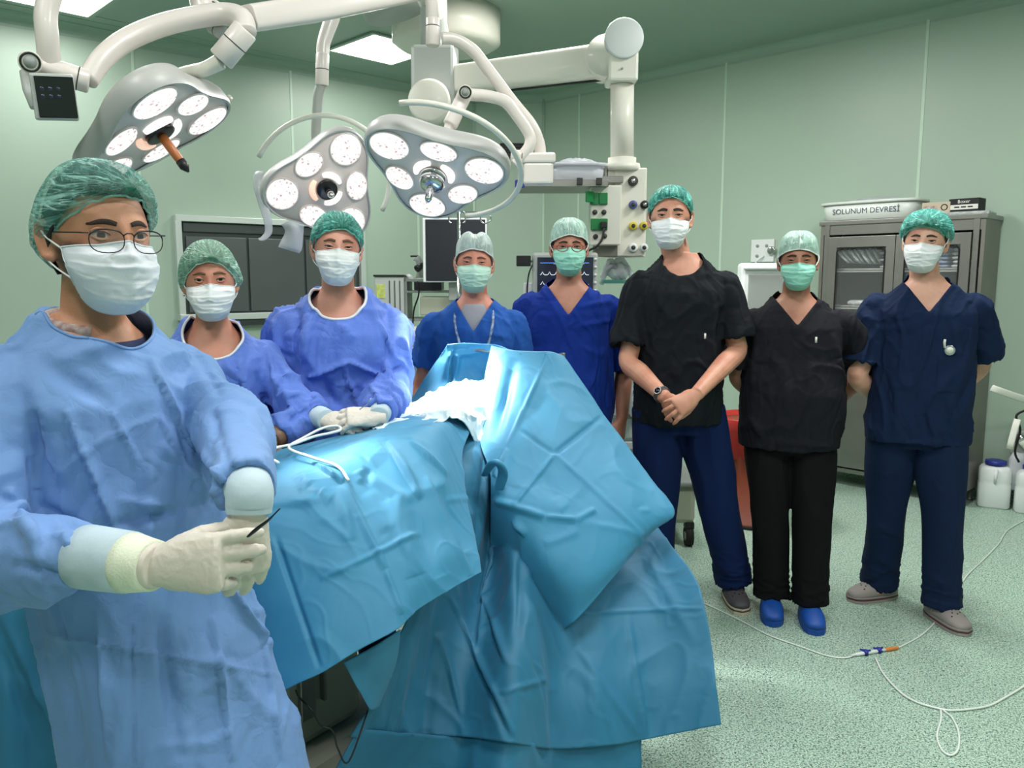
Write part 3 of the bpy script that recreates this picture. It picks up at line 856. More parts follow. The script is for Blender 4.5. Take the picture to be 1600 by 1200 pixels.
        for i in range(nv+1):
            t = i/nv
            for j in range(nu):
                a = 2*PI*j/nu; fy = -math.sin(a)
                f = (fy+1)/2
                ez = low+(hairline-low)*(f**1.25 if f > 0 else 0)
                if kind == 'bouffant':
                    ez = ez-.004*0
                    prof = math.sin(min(1, t*1.12)*PI*.60)          # swells, then tucks in
                    rr = prof*(1 if t < .86 else 1-.06*((t-.86)/.14)**1.5)
                    R = (.0915*puff, .112*puff)
                    zt = .130*(.5+.5*puff)
                    z = ez+(zt-ez)*(math.cos(min(1, t**1.12)*PI)*.5+.5 if t < 1 else 0)
                    tuck = max(0, (t-.80)/.20)
                    x = R[0]*math.cos(a)*rr; y = .012+R[1]*math.sin(a)*rr
                    ix = .0795*math.cos(a); iy = .100*math.sin(a)+.004
                    x = x*(1-tuck**1.5)+ix*tuck**1.5; y = y*(1-tuck**1.5)+iy*tuck**1.5
                    amp = (.0018+.0062*t*(1-tuck*.6))
                    w = noise(np.array([[math.cos(a)*6, math.sin(a)*6, t*2.2]]), seed)[0]+.8*noise(np.array([[math.cos(a)*13, math.sin(a)*13, t*3]]), seed+1)[0]
                    k_ = 1+amp*w/.09
                    x *= k_; y = .006+(y-.006)*k_; z += amp*w*.6
                    dn = max(0, (t-.93)/.07)
                    if knot:
                        da = math.atan2(math.sin(a+PI/2-.12), math.cos(a+PI/2-.12))
                        g_ = math.exp(-(da/.22)**2)*math.exp(-((t-.84)/.12)**2)
                        y -= .010*g_; z += .004*g_
                        x += math.cos(a)*.004*math.cos(da*34)*math.exp(-(da/.7)**2)*math.exp(-((t-.7)/.22)**2)
                        y += math.sin(a)*.006*math.cos(da*34)*math.exp(-(da/.7)**2)*math.exp(-((t-.7)/.22)**2)
                        dn = max(dn, g_, .45*math.exp(-(da/.9)**2)*max(0, (t-.78)/.22))
                    dense.append(min(1, dn))
                else:
                    th = t
                    prof = math.sin(min(1, t*1.05)*PI/2)**.72
                    z = ez+(.137-ez)*math.cos(min(1, t)*PI/2)**.80
                    x = .0845*puff*math.cos(a)*prof; y = .010+.106*puff*math.sin(a)*prof
                    if twin: z -= .016*math.exp(-(x/.018)**2)*(1-t)+(-.004)*(1-t)
                    w = noise(np.array([[x*28, y*28, z*28]]), seed)[0]
                    x *= 1+.025*w; z += .003*w; y += .004*noise(np.array([[x*40, y*20, z*40]]), seed+3)[0]
                    dense.append(0)
                V.append((x, y, z))
                if knot:
                    kx, kz = .012, hairline+.016; dxk, dzk = x-kx, z-kz; be = math.atan2(dzk, dxk); dk = math.sqrt(dxk*dxk+dzk*dzk+(y+.1)**2*.5)
                    pl.append((math.cos(be)*4.5, math.sin(be)*4.5, dk*13+seed))
                else: pl.append((math.cos(a)*5, math.sin(a)*5, t*1.6+seed))
        mb = MB(); mb.loft([[V[i*nu+j] for j in range(nu)] for i in range(nv+1)], cap=False, M=HM)
        me = bpy.data.meshes.new('cap'); me.from_pydata(mb.v, [], mb.f); me.update()
        at = me.color_attributes.new('dense', 'FLOAT_COLOR', 'POINT'); cc = np.ones((len(V), 4)); cc[:, :3] = np.array(dense)[:, None]
        at.data.foreach_set('color', cc.ravel())
        ap = me.attributes.new('pleat', 'FLOAT_VECTOR', 'POINT'); ap.data.foreach_set('vector', np.array(pl, float).ravel())
        o = link('surgical_cap', me, m, p.root)
        if kind != 'bouffant':
            edge = [Vector(mb.v[nv*nu+j]) for j in range(nu)]; edge.append(edge[0])
            MB().tube(edge, .0022, 6).build('cap_band', M['loop'] , o)
            if seam:
                sm = [Vector(mb.v[i*nu+nu*3//4])+HM.to_3x3() @ Vector((0, -.0008, .0012)) for i in range(2, nv+1)]
                MB().tube(sm, .0014, 6).build('cap_seam', M['loop'], o)
        else:
            edge = [Vector(mb.v[nv*nu+j]) for j in range(nu)]; edge.append(edge[0])
            MB().tube(edge, .0020, 6).build('cap_elastic', m, o)
        return o

def hash_name(s): return sum(ord(c) for c in s) % 97

def sleeve_tube(mb, pts, rs, n=24):
    """closed sleeve whose end is hollowed"""
    P3 = cr([list(q)+[r] for q, r in zip(pts, rs)], 5)
    pp = [Vector(q[:3]) for q in P3]; rr = [float(q[3]) for q in P3]
    e = (pp[-2]-pp[-1]).normalized()
    pp += [pp[-1]+e*.004, pp[-1]+e*.02]; rr += [rr[-1]-.007, rr[-1]-.009]
    # frames must not flip on the way back: build rings by hand
    m = len(pp); rings = []; N = Vector((0, 1, 0)) 
    T = [(pp[min(i+1, m-3)]-pp[max(i-1, 0)]).normalized() for i in range(m-2)]; T += [T[-1], T[-1]]
    for i in range(m):
        N = N-T[i]*N.dot(T[i]); N.normalize(); B = T[i].cross(N)
        rings.append([pp[i]+(B*math.cos(2*PI*k/n)+N*math.sin(2*PI*k/n))*rr[i] for k in range(n)])
    mb.loft(rings)

def wrinkle(me, amp, seed, s=1.0, scale=(7, 7, 3), zone=None, fine=.4):
    V = getv(me); N = getn(me); w = V.copy()
    wp = noise(V*3, seed+5)
    Q = V*np.array(scale)+wp[:, None]*.5
    d = noise(Q*.6, seed)*amp*.9+ridge(Q, seed+1, 4.5)*amp*1.7-ridge(Q*1.3+3, seed+4, 5)*amp*.8+ridge(Q*2.2, seed+2, 4.5)*amp*fine*1.5
    if zone is not None: d = d*zone(V)
    setv(me, V+N*d[:, None])

def vneck(s, zv, width=.9, rn=.078, yc=.0):
    rn -= .006
    def fn(V):
        x, y, z = V[:, 0], V[:, 1], V[:, 2]
        g = np.hypot(x, (y-.012*s))-rn*s; g = np.where(z < 1.33*s, .05, g)
        f = (np.abs(x)-(z-zv*s)*width*.5)/math.hypot(1, width*.5)
        f = np.maximum(f, (y-.02))      # front only
        g = np.maximum(g, (1.40*s-z))
        return np.minimum(f, g)
    return fn
def crew(s, r=.088, zc=1.475, yc=-.03, depth=1.0):
    def fn(V):
        x, y, z = V[:, 0], V[:, 1], V[:, 2]
        d = np.sqrt((x/1.0)**2+((y-yc*s)/1.15)**2+((z-zc*s)*depth)**2)
        g = np.hypot(x, (y-.012*s))-.072*s; g = np.where(z < 1.42*s, .05, g)
        return np.minimum(d-r*s, g)
    return fn

def top(p, m, kind='scrub', neck=None, hem=.80, off=.016, sleeve=.62, amp=.006, seed=0, piping=None, flare=0.0, lines=None, sleeve_r=.072, voxel=.007, name='scrub_top', zone=None, sy=1.0, scale=(7, 7, 3), shift=None):
    s = p.s; mb = MB()
    prof = []
    for z, a, b, y in TORSO:
        if z < hem: continue
        prof.append((z, max(a, .158) if z < 1.35 else a, max(b, .112) if z < 1.35 else b, y))
    low = prof[0]
    base = [(hem, .170+flare, .124+flare*.9, .0)]
    if hem < .7: base += [(hem+(.84-hem)*k, .170+flare*(1-k), .124+flare*.9*(1-k), 0) for k in (.3, .6, .85)]
    base += [(.88, .168, .122, 0)] if hem < .86 else []
    prof = base+[q for q in prof if q[0] > .9]
    R = torso_rings(s, p.gx, p.gy*sy, p.belly, off, prof)
    if shift: R = [[(q[0]+shift(q[2])[0], q[1]+shift(q[2])[1], q[2]) for q in r] for r in R]
    # hollow hem
    r0 = R[0]; cx = sum(q[0] for q in r0)/len(r0); cy = sum(q[1] for q in r0)/len(r0)
    inner = [(cx+(q[0]-cx)*.93, cy+(q[1]-cy)*.93, q[2]+.003) for q in r0]; inner2 = [(q[0], q[1], q[2]+.03) for q in inner]
    mb.loft([inner2, inner]+R)
    for d in p.arms:
        pts, rs = p.arm_pts(d); sh, e, w = p.sh[d], p.arms[d][0], p.arms[d][1]; ar = p.arms[d][2] if kind == 'gown' else 1
        if kind == 'scrub':
            end = sh.lerp(e, sleeve); 
            out = Vector((d*.012, 0, 0))
            sleeve_tube(mb, [pts[0], sh+Vector((0, 0, .0)), sh.lerp(end, .5)+out, end+out*.6], [.040*s+off*.6, .054*s+off*.6, sleeve_r*s*.92+off*.3, (sleeve_r+.004)*s+off*.3])
        else:
            sag = Vector((0, 0, -.014))
            sleeve_tube(mb, [pts[0], sh, sh.lerp(e, .5)+sag*.6, e+sag, e.lerp(w, .35)+sag, e.lerp(w, min(.70, getattr(p, 'slend', {}).get(d, .92)-.16)), e.lerp(w, getattr(p, 'slend', {}).get(d, .92))],
                        [.040*s+off*.6, .054*s+off*.6, (sleeve_r*s+off*.2)*ar, ((sleeve_r+.004)*s+off*.3)*ar, (sleeve_r)*s*ar, .062*s*ar, .046*s])
    me = remesh(mb, voxel, 5)
    wrinkle(me, amp, seed, s, scale=scale, zone=zone)
    if lines: folds_px(me, p.M, [(l[0], l[1], l[2], l[3], l[4]*.8, l[5]*1.6)+tuple(l[6:]) for l in lines])
    loops = cut_mesh(me, neck) if neck else []
    o = link(name, me, m, p.root)
    if piping and loops:
        l = max(loops, key=len)
        A = np.array([list(q) for q in l])
        for _ in range(6): A = (np.roll(A, 1, 0)+np.roll(A, -1, 0))*.25+A*.5
        A = A[::2]; A = np.vstack([A, A[:1]])
        MB().tube([Vector(q) for q in A], piping[1], 8).build('neck_trim', piping[0], o)
    elif loops:
        sd = o.modifiers.new('t', 'SOLIDIFY'); sd.thickness = .003; sd.offset = -1
    return o

def trousers(p, m, seed=0, amp=.006, voxel=.007, cuff=.085, lines=None, wide=1.0):
    s = p.s; mb = MB()
    ho_ = Vector(getattr(p, 'hipoff', (0, 0, 0)))
    mb.loft([oval(.78*s, .150*s*p.gx, .108*s*p.gy, .004), oval(.86*s, .160*s*p.gx, .114*s*p.gy+p.belly*.2, 0), oval(.96*s, .152*s*p.gx, .108*s*p.gy+p.belly*.3, 0), oval(1.00*s, .140*s*p.gx, .100*s*p.gy+p.belly*.3, 0)], M=Matrix.Translation(ho_))
    for d in (-1, 1):
        f = p.feet[d]
        hip = Vector((d*.083*s*p.gx, 0, .88*s))+Vector(getattr(p, 'hipoff', (0, 0, 0))); kn = Vector((.5*hip.x+.5*f[0], -.02+f[1]*.5, .49*s)); an = Vector((f[0], f[1]+.02, cuff))
        sleeve_tube(mb, [hip, hip.lerp(kn, .5), kn, kn.lerp(an, .5), kn.lerp(an, .85), an], [w_*s*wide for w_ in (.098, .094, .078, .074, .073, .080)])
    me = remesh(mb, voxel, 4)
    V = getv(me); N = getn(me)
    z = V[:, 2]
    bunch = np.exp(-((z-cuff-.06)/.09)**2)
    d = noise(V*np.array([10, 10, 2.2]), seed)*amp*1.2+ridge(V*np.array([9, 9, 2]), seed+1, 3)*amp+ridge(V*np.array([9, 9, 26]), seed+2, 3)*amp*bunch*1.1
    setv(me, V+N*d[:, None])
    if lines: folds_px(me, p.M, lines)
    return link('trousers', me, m, p.root)

def clog(p, d, kind):
    f = p.feet[d]; rz = p.toe[d]
    Mx = Matrix.Translation((f[0], f[1], 0)) @ Matrix.Rotation(rad(rz), 4, 'Z')
    def outline(y):   # half width along the foot, toe at -y
        t = (y+.165)/.27
        return .050*(max(0, 1-abs(2*t-1)**3.2))**.5*(1.06-.22*t) + .001
    ys = [-.165+.27*i/16 for i in range(17)]
    sole = MB(); rings = []
    up = 'dark_shoe' if kind == 'dark' else ('grey_shoe' if kind == 'grey' else 'blue_shoe')
    def slab_(z0, z1, g, ys_=ys):
        lo = []; 
        L_ = [(-(outline(y)+g), y) for y in ys_]+[((outline(y)+g), y) for y in reversed(ys_)]
        return [[(x, y, z0) for x, y in L_], [(x, y, z1) for x, y in L_]]
    lay = [(0, .014, .002), (.014, .021, .0035), (.021, .030, .002)] if kind != 'blue' else [(0, .012, .0), (.012, .018, .001), (.018, .026, .001)]
    cols = {'grey': ('grey_shoe', 'stripe', 'grey_shoe'), 'dark': ('cream', 'dark_shoe', 'cream'), 'blue': ('blue_shoe',)*3}[kind]
    upper = MB(); R = []
    for i, y in enumerate(ys):
        t = i/16; w = outline(y)
        h = .034+.050*min(1, (t*2.6)**.6) if t < .55 else .084-.02*min(1, (t-.55)*4)
        ring = []
        for k in range(17):
            a = PI*k/16; ring.append((-w*math.cos(a)*1.0, y, .026+(h-.026)*math.sin(a)**.6 if w > .002 else .028))
        R.append(ring)
    upper.loft(R, cap=True)
    o = upper.build('shoe', M[up], p.root)
    o.matrix_local = Mx
    for (z0, z1, g), c in zip(lay, cols):
        q = MB().loft(slab_(z0, z1, g)).build('sole', M[c], o, bevel=.002)
    if kind != 'blue':
        bv = BVHTree.FromPolygons([Vector(v) for v in upper.v], upper.f)
        for a, b in ((-.018, -.085), (.0, -.095), (.018, -.085), (-.026, -.062), (-.009, -.07), (.009, -.07), (.026, -.062), (-.018, -.045), (0, -.05), (.018, -.045), (-.03, -.10), (.03, -.10)):
            h = bv.ray_cast(Vector((a, b, .2)), Vector((0, 0, -1)))
            if h[0] is not None:
                n_ = h[1] if h[1].z > 0 else -h[1]
                MB().cyl(h[0]-n_*.001, h[0]+n_*.0008, .0036, 10).build('vent_hole', M['hole'], o)
        st = [(-.048, .005, .045), (-.046, .0, .062), (-.03, -.01, .078), (0, -.015, .084), (.03, -.01, .078), (.046, 0, .062), (.048, .005, .045)]
        MB().tube(cr(st, 5), .006, 8, flat=.5).build('strap', M[up], o)
    return o
# ------------------------------------------------------------------ the team
def floorL(p, px, py, z=.03):
    q = p.Mi @ PZ(px, py, z); return (q.x, q.y)
def glove(p, m, **h):
    mb = MB(); hand_mb(mb, grow=.0008, **h)
    me = remesh(mb, .0028, 2); V = getv(me); N = getn(me)
    setv(me, V+N*(ridge(V*55, 3, 4)*.0007)[:, None])
    return link('glove', me, m, p.root)
def cuff(p, a, b, r0, r1, m, name='cuff'):
    a, b = Vector(a), Vector(b); pts = [a.lerp(b, t) for t in (0, .02, .33, .66, .98, 1)]
    rs = [r0*.9, r0, r0*.7+r1*.3, r0*.3+r1*.7, r1, r1*.9]
    mb = MB().tube(pts, rs, 28); 
    return mb.build(name, m, p.root)

def person_one():
    p = Person('man in pale blue gown, glasses, white mask and teal cap, nearest at the left', -.765, 1.46, 55, 1.685, M['skin_a'], voxel=.0042, gx=1.0, gy=1.10, headyaw=-5, nod=2, tilt=0, headoff=(.0, -.02, .0), hs=1.07)
    mi0 = p.Mi.to_3x3() @ Vector((1, -.05, 0)); p.hipoff = (mi0.x*.09, mi0.y*.09, 0)
    p.armslim = .78; p.slend = {-1: .70}; p.beard = .75; p.feet = {-1: (-.10+mi0.x*.14, mi0.y*.14), 1: (.10+mi0.x*.14, mi0.y*.14)}; p.toe = {-1: -8, 1: 8}
    p.arm(-1, p.L(-40, 846, 1.22), p.L(226, 882, 1.09), 1.0)
    p.arm(1, p.L(362, 664, 1.42), p.L(390, 772, 1.14), .76)
    trousers(p, M['trouser_navy'], 1, wide=.85); [clog(p, d, 'dark') for d in (-1, 1)]
    p.body()
    p.face(brow_w=.0044, open_=.95)
    p.mask(M['mask_pale'], top=-.014)
    p.cap(M['net_teal'], knot=True, puff=1.03, hairline=.066, seed=3, low=-.062)
    mi0 = p.Mi.to_3x3() @ Vector((1, -.05, 0))
    # glasses: thin metal frames
    HM = p.HM; g = MB(); gl = MB()
    for d in (-1, 1):
        ring = []
        for k in range(25):
            a = 2*PI*k/24; ca, sa = math.cos(a), math.sin(a)
            x = d*.034+.0265*abs(ca)**.8*(1 if ca > 0 else -1); z = -.006+(.0165 if sa > 0 else .021)*abs(sa)**.8*(1 if sa > 0 else -1)
            ring.append(HM @ Vector((x, -.114+.22*x*x/.06*.6, z)))
        g.tube(ring, .0009, 8)
        top_ = [ring[k] for k in range(1, 12)]; g.tube(top_, .0013, 8)
        gl.add(ring[:24], [tuple(range(24))])
        h = [Vector((d*.060, -.104, .004)), Vector((d*.068, -.100, .004)), Vector((d*.078, -.06, .004)), Vector((d*.0815, .0, .003)), Vector((d*.083, .02, -.012))]
        g.tube([HM @ Vector(q) for q in cr(h, 4)], .0012, 8)
    g.tube([HM @ Vector(q) for q in ((-.009, -.113, .001), (-.004, -.116, .005), (.004, -.116, .005), (.009, -.113, .001))], .0011, 8)
    go = g.build('glasses', M['metal_dark'], p.root)
    gl.build('spectacle_lens', M['lens_glass'], go, smooth=False)
    # shirt collars seen at the neck
    s = p.s
    c = MB().tube([Vector((.088*math.cos(a), .012+.076*math.sin(a), 1.462*s-.018*math.sin(-a))) for a in [2*PI*k/40 for k in range(41)]], .016, 10, flat=1.3)
    c.build('undershirt_collar', M['undershirt_navy'], p.root)
    c = MB().tube([Vector((.066*math.cos(a), .014+.066*math.sin(a), 1.490*s-.016*math.sin(-a))) for a in [rad(40+205*k/30) for k in range(31)]], .011, 10, flat=2.0)
    c.build('shirt_collar', M['collar_print'], p.root)
    lines = [(25, 600, 95, 800, 18, -.009), (100, 640, 190, 860, 14, .012, 's'), (60, 560, 180, 640, 16, -.008), (230, 560, 300, 700, 10, .009, 's'), (245, 650, 330, 800, 10, .008, 's'),
             (170, 640, 215, 730, 9, .007, 's'), (310, 700, 362, 765, 7, .012), (330, 640, 365, 760, 9, -.006), (250, 690, 345, 790, 8, .006), (95, 560, 240, 520, 16, .007),
             (300, 530, 345, 620, 10, -.006), (180, 780, 300, 800, 8, .006), (50, 640, 60, 800, 12, -.012), (140, 830, 350, 780, 12, -.008),
             (350, 900, 440, 1040, 8, .008, 'c'), (150, 950, 170, 1190, 14, .008, 's'), (250, 960, 280, 1190, 14, -.008), (330, 960, 360, 1190, 12, .009, 's'), (400, 950, 440, 1190, 10, .007, 's'),
             (60, 990, 460, 1060, 5, .003, 'c'), (90, 1000, 130, 1190, 12, -.01), (210, 940, 215, 1200, 4, .003, 'c'), (10, 760, 60, 850, 12, .012), (60, 790, 140, 830, 8, -.009), (100, 830, 120, 900, 8, .009), (20, 880, 130, 915, 10, -.008)]
    o = top(p, M['gown_a'], 'gown', crew(s, .098, 1.505, -.018), hem=.36, off=.034, sleeve_r=.074, amp=.0065, seed=7, flare=.045, shift=lambda z: ((lambda k: (.12*k*mi0.x, .12*k*mi0.y))(max(0, min(1.2, (1.25-z)/.6)))), lines=lines, voxel=.006, name='gown', scale=(5, 5, 2.2), piping=(M['gown_a'], .003))
    # cuffs and gloves
    e, w, _ = p.arms[-1]; d = (w-e).normalized()
    cuff(p, w-d*.115, w-d*.026, .047, .044, M['cuff_grey']); cuff(p, w-d*.028, w+d*.018, .043, .036, M['cuff_knit'])
    mi = p.Mi.to_3x3()
    f1 = mi @ Vector((.93, -.14, .10)); n1 = mi @ Vector((-.12, -.93, .25))
    glove(p, M['glove'], wrist=w+d*.022, fdir=f1, back=n1, side=1, curl=(28, 34, 22), sc=1.02, spread=.07, thumb=(.40, .80, -.45), rel=(.5, 1.0, 1.25, 1.45))
    cuff(p, w+d*.004, w+d*.026, .0365, .030, M['glove'], 'glove_cuff')
    e, w, _ = p.arms[1]; d = (w-e).normalized()
    dn = mi @ Vector((-.02, -.18, -1))
    cpts = cr([w-d*.06, w-d*.03, w, w+dn*.018, w+dn*.028], 5)
    MB().tube([Vector(q) for q in cpts], [.037-.005*i/(len(cpts)-1) for i in range(len(cpts))], 28, flat=.92).build('cuff', M['cuff_grey'], p.root)
    glove(p, M['glove'], wrist=w+dn*.026, fdir=mi @ Vector((-.10, -.02, -1)), back=mi @ Vector((.62, -.78, .1)), side=-1, curl=(14, 22, 16), sc=.94, spread=.05, thumb=(.22, .95, -.22), rel=(1.5, 1.2, .9, .8))
    # the instrument held between the hands
    a = P(432, 796, 1.0); pts = cr([P(388, 838, 1.0), P(402, 826, .995), P(420, 812, .99), P(437, 795, .985)], 6)
    o = MB().tube([Vector(q) for q in pts], [.0018+.0030*math.sin(PI*min(1, i/18+.18)) for i in range(len(pts))], 10, flat=.5).build('surgical_instrument', M['metal_dark'])
    tag(o, 'small curved dark metal instrument held in the fingertips of the nearest man in gloves', 'instrument')
    return p

M['collar_print'] = mat('collar_print', (196, 186, 178), .8, var=.3, vscale=60, rgb2=(150, 110, 110))

def person_two():
    p = Person('woman in blue surgical gown with puffy mint cap and brown gloves, behind the nearest man', -.955, 2.55, 22, 1.60, M['skin_b'], gx=.92, headyaw=-2, tilt=-2, headoff=(0, -.01, 0))
    p.feet = {-1: (-.09, 0), 1: (.09, 0)}; p.toe = {-1: 0, 1: 0}
    p.arm(-1, p.L(345, 668, 2.48), p.L(398, 694, 2.34)); p.arm(1, p.L(474, 648, 2.52), p.L(428, 686, 2.38))
    p.armslim = .8
    trousers(p, M['trouser_navy'], 2); [clog(p, d, 'dark') for d in (-1, 1)]
    p.body(); p.face('brow_light', brow_w=.0035, open_=.85)
    p.mask(M['mask_white'], top=-.018)
    p.cap(M['net_mint'], puff=1.05, hair='hair_blonde', hairline=.058, seed=9, low=-.085, knot=True)
    e = p.HM @ Vector((-.084, .01, -.045)); MB().ell(e, (.004, .004, .005), 10, 8).build('earring', M['chrome'], p.root)
    s = p.s
    MB().tube([Vector((.080*math.cos(a), .012+.072*math.sin(a), 1.452*s-.035*math.sin(-a))) for a in [2*PI*k/40 for k in range(41)]], .013, 10, flat=1.3).build('undershirt_collar', M['undershirt_navy'], p.root)
    lines = [(415, 540, 440, 640, 8, .012, 's'), (400, 580, 430, 680, 7, -.012), (370, 560, 385, 640, 7, .010, 's'), (440, 600, 460, 650, 6, .012), (445, 640, 480, 660, 6, .010), (450, 660, 478, 640, 5, -.010), (435, 620, 470, 615, 5, .010), (350, 560, 375, 600, 6, .008), (425, 560, 455, 600, 7, -.01)]
    top(p, M['gown_b'], 'gown', crew(s, .10, 1.47, -.05), hem=.36, off=.028, sleeve_r=.062, amp=.007, seed=21, flare=.02, lines=lines, name='gown', piping=(M['piping'], .0042))
    mi = p.Mi.to_3x3()
    e, w, _ = p.arms[1]; d = (w-e).normalized(); cuff(p, w-d*.06, w+d*.01, .038, .032, M['glove_brown'], 'glove_cuff')
    glove(p, M['glove_brown'], wrist=w, fdir=mi @ Vector((-.8, -.3, -.45)), back=mi @ Vector((.1, -.75, .65)), side=1, curl=(30, 35, 20), sc=.92)
    e, w, _ = p.arms[-1]; d = (w-e).normalized(); cuff(p, w-d*.06, w+d*.01, .038, .032, M['glove_brown'], 'glove_cuff')
    glove(p, M['glove_brown'], wrist=w, fdir=mi @ Vector((.6, -.6, -.45)), back=mi @ Vector((-.1, -.75, .65)), side=1, curl=(30, 35, 20), sc=.92)

def person_three():
    p = Person('man in bright blue surgical gown with pale gloves, standing under the middle lamp', -.60, 2.78, 12, 1.715, M['skin_c'], gx=1.06, headyaw=4, tilt=3, headoff=(0, -.015, 0))
    p.feet = {-1: (-.11, 0), 1: (.11, 0)}; p.toe = {-1: 0, 1: 0}
    p.arm(-1, p.L(432, 628, 2.72), p.L(508, 655, 2.46)); p.arm(1, p.L(604, 606, 2.74), p.L(592, 650, 2.46))
    p.armslim = .8
    trousers(p, M['trouser_navy'], 3); [clog(p, d, 'dark') for d in (-1, 1)]
    p.body(); p.face('brow_light', brow_w=.0046, open_=.62)
    p.mask(M['mask_white'], top=-.012)
    p.cap(M['net_teal_strong'], puff=.98, hairline=.060, seed=14, low=-.045, knot=True, hair='hair_grey')
    s = p.s
    MB().tube([Vector((.088*math.cos(a), .012+.076*math.sin(a), 1.462*s-.055*math.sin(-a))) for a in [2*PI*k/40 for k in range(41)]], .013, 10, flat=1.3).build('undershirt_collar', M['undershirt_navy'], p.root)
    lines = [(465, 480, 460, 590, 8, -.02), (480, 490, 472, 570, 7, .014, 's'), (480, 590, 545, 565, 6, .014, 'c'), (545, 565, 600, 590, 6, .014, 'c'), (535, 570, 560, 640, 8, .012, 's'), (500, 590, 530, 640, 9, -.014), (545, 500, 530, 545, 7, .010),
             (600, 560, 612, 610, 6, .014), (590, 500, 615, 560, 8, .010, 's'), (500, 480, 600, 485, 6, .006), (425, 500, 440, 600, 8, .012, 's'), (415, 540, 455, 560, 6, -.012), (575, 600, 600, 640, 6, .012, 's'), (610, 580, 630, 570, 5, -.01), (520, 500, 555, 530, 8, .008)]
    top(p, M['gown_c'], 'gown', crew(s, .10, 1.485, -.045), hem=.36, off=.034, sleeve_r=.072, amp=.008, seed=33, flare=.02, lines=lines, name='gown', piping=(M['piping'], .005))
    mi = p.Mi.to_3x3()
    for d_, f, b, sd in ((-1, (.95, -.15, -.12), (-.1, -.6, .75), 1), (1, (-.85, -.25, .02), (.2, -.5, .8), -1)):
        e, w, _ = p.arms[d_]; d = (w-e).normalized(); cuff(p, w-d*.075, w+d*.01, .042, .033, M['cuff_grey'])
        glove(p, M['glove'], wrist=w, fdir=mi @ Vector(f), back=mi @ Vector(b), side=sd, curl=(22, 28, 18), sc=1.0)
    pts = cr([P(562, 640, 2.36), P(572, 632, 2.36), P(580, 622, 2.36)], 4)
    o = MB().tube([Vector(q) for q in pts], .003, 8, flat=.5).build('tweezers', M['chrome'])
    tag(o, 'steel tweezers between the gloved hands of the man in the bright blue gown', 'instrument')

def person_four():
    p = Person('man in mid blue scrubs with patterned lanyard and pale twin-peaked cap, behind the drape', -.16, 3.45, 0, 1.675, M['skin_d'], headyaw=3, tilt=2, gx=1.05)
    p.feet = {-1: (-.1, 0), 1: (.1, 0)}; p.toe = {-1: -5, 1: 5}
    p.arm(-1, p.L(658, 610, 3.5), p.L(690, 690, 3.3)); p.arm(1, p.L(808, 615, 3.5), p.L(790, 700, 3.3))
    mi = p.Mi.to_3x3()
    p.body(hands=[dict(wrist=p.arms[d][1], fdir=(-d*.4, -.2, -1), back=(d*.5, -.8, 0), side=-d) for d in (-1, 1)])
    p.face('brow_light', open_=.55); p.mask(M['mask_mint'], top=-.014, tie=True)
    p.cap(M['cap_white'], kind='fitted', hairline=.058, twin=True, seam=True, hair='hair_grey', low=-.02)
    s = p.s
    o = MB(); o.loft([oval(z*s, a*s, b*s, y*s) for z, a, b, y in ((1.30, .150, .122, -.002), (1.38, .150, .114, 0), (1.43, .12, .094, .005), (1.462, .088, .078, .008), (1.48, .074, .072, .010))])
    o.build('undershirt', M['undershirt'], p.root)
    top(p, M['scrub_mid'], neck=vneck(s, 1.36, 1.3, .092), seed=41, amp=.006, lines=[(670, 490, 655, 540, 6, .01), (690, 480, 700, 530, 8, .008), (740, 500, 750, 540, 6, -.006), (760, 520, 800, 530, 6, .006)])
    trousers(p, M['scrub_mid'], 4); [clog(p, d, 'grey') for d in (-1, 1)]
    # lanyard
    pts = cr([(-.058, .03, 1.50*s), (-.075, -.04, 1.465*s), (-.078, -.115, 1.40*s), (-.055, -.142, 1.30*s), (-.02, -.145, 1.19*s), (0, -.148, 1.14*s), (.025, -.145, 1.19*s), (.060, -.142, 1.30*s), (.080, -.115, 1.40*s), (.075, -.04, 1.465*s), (.058, .03, 1.50*s)], 6)
    MB().tube([Vector(q) for q in pts], .0058, 6, flat=.35, ref=(0, -1, 0)).build('lanyard', M['lanyard'], p.root)
M['lanyard'] = mat('lanyard', (40, 70, 130), .6, var=.1, vscale=48, rgb2=(170, 190, 215))

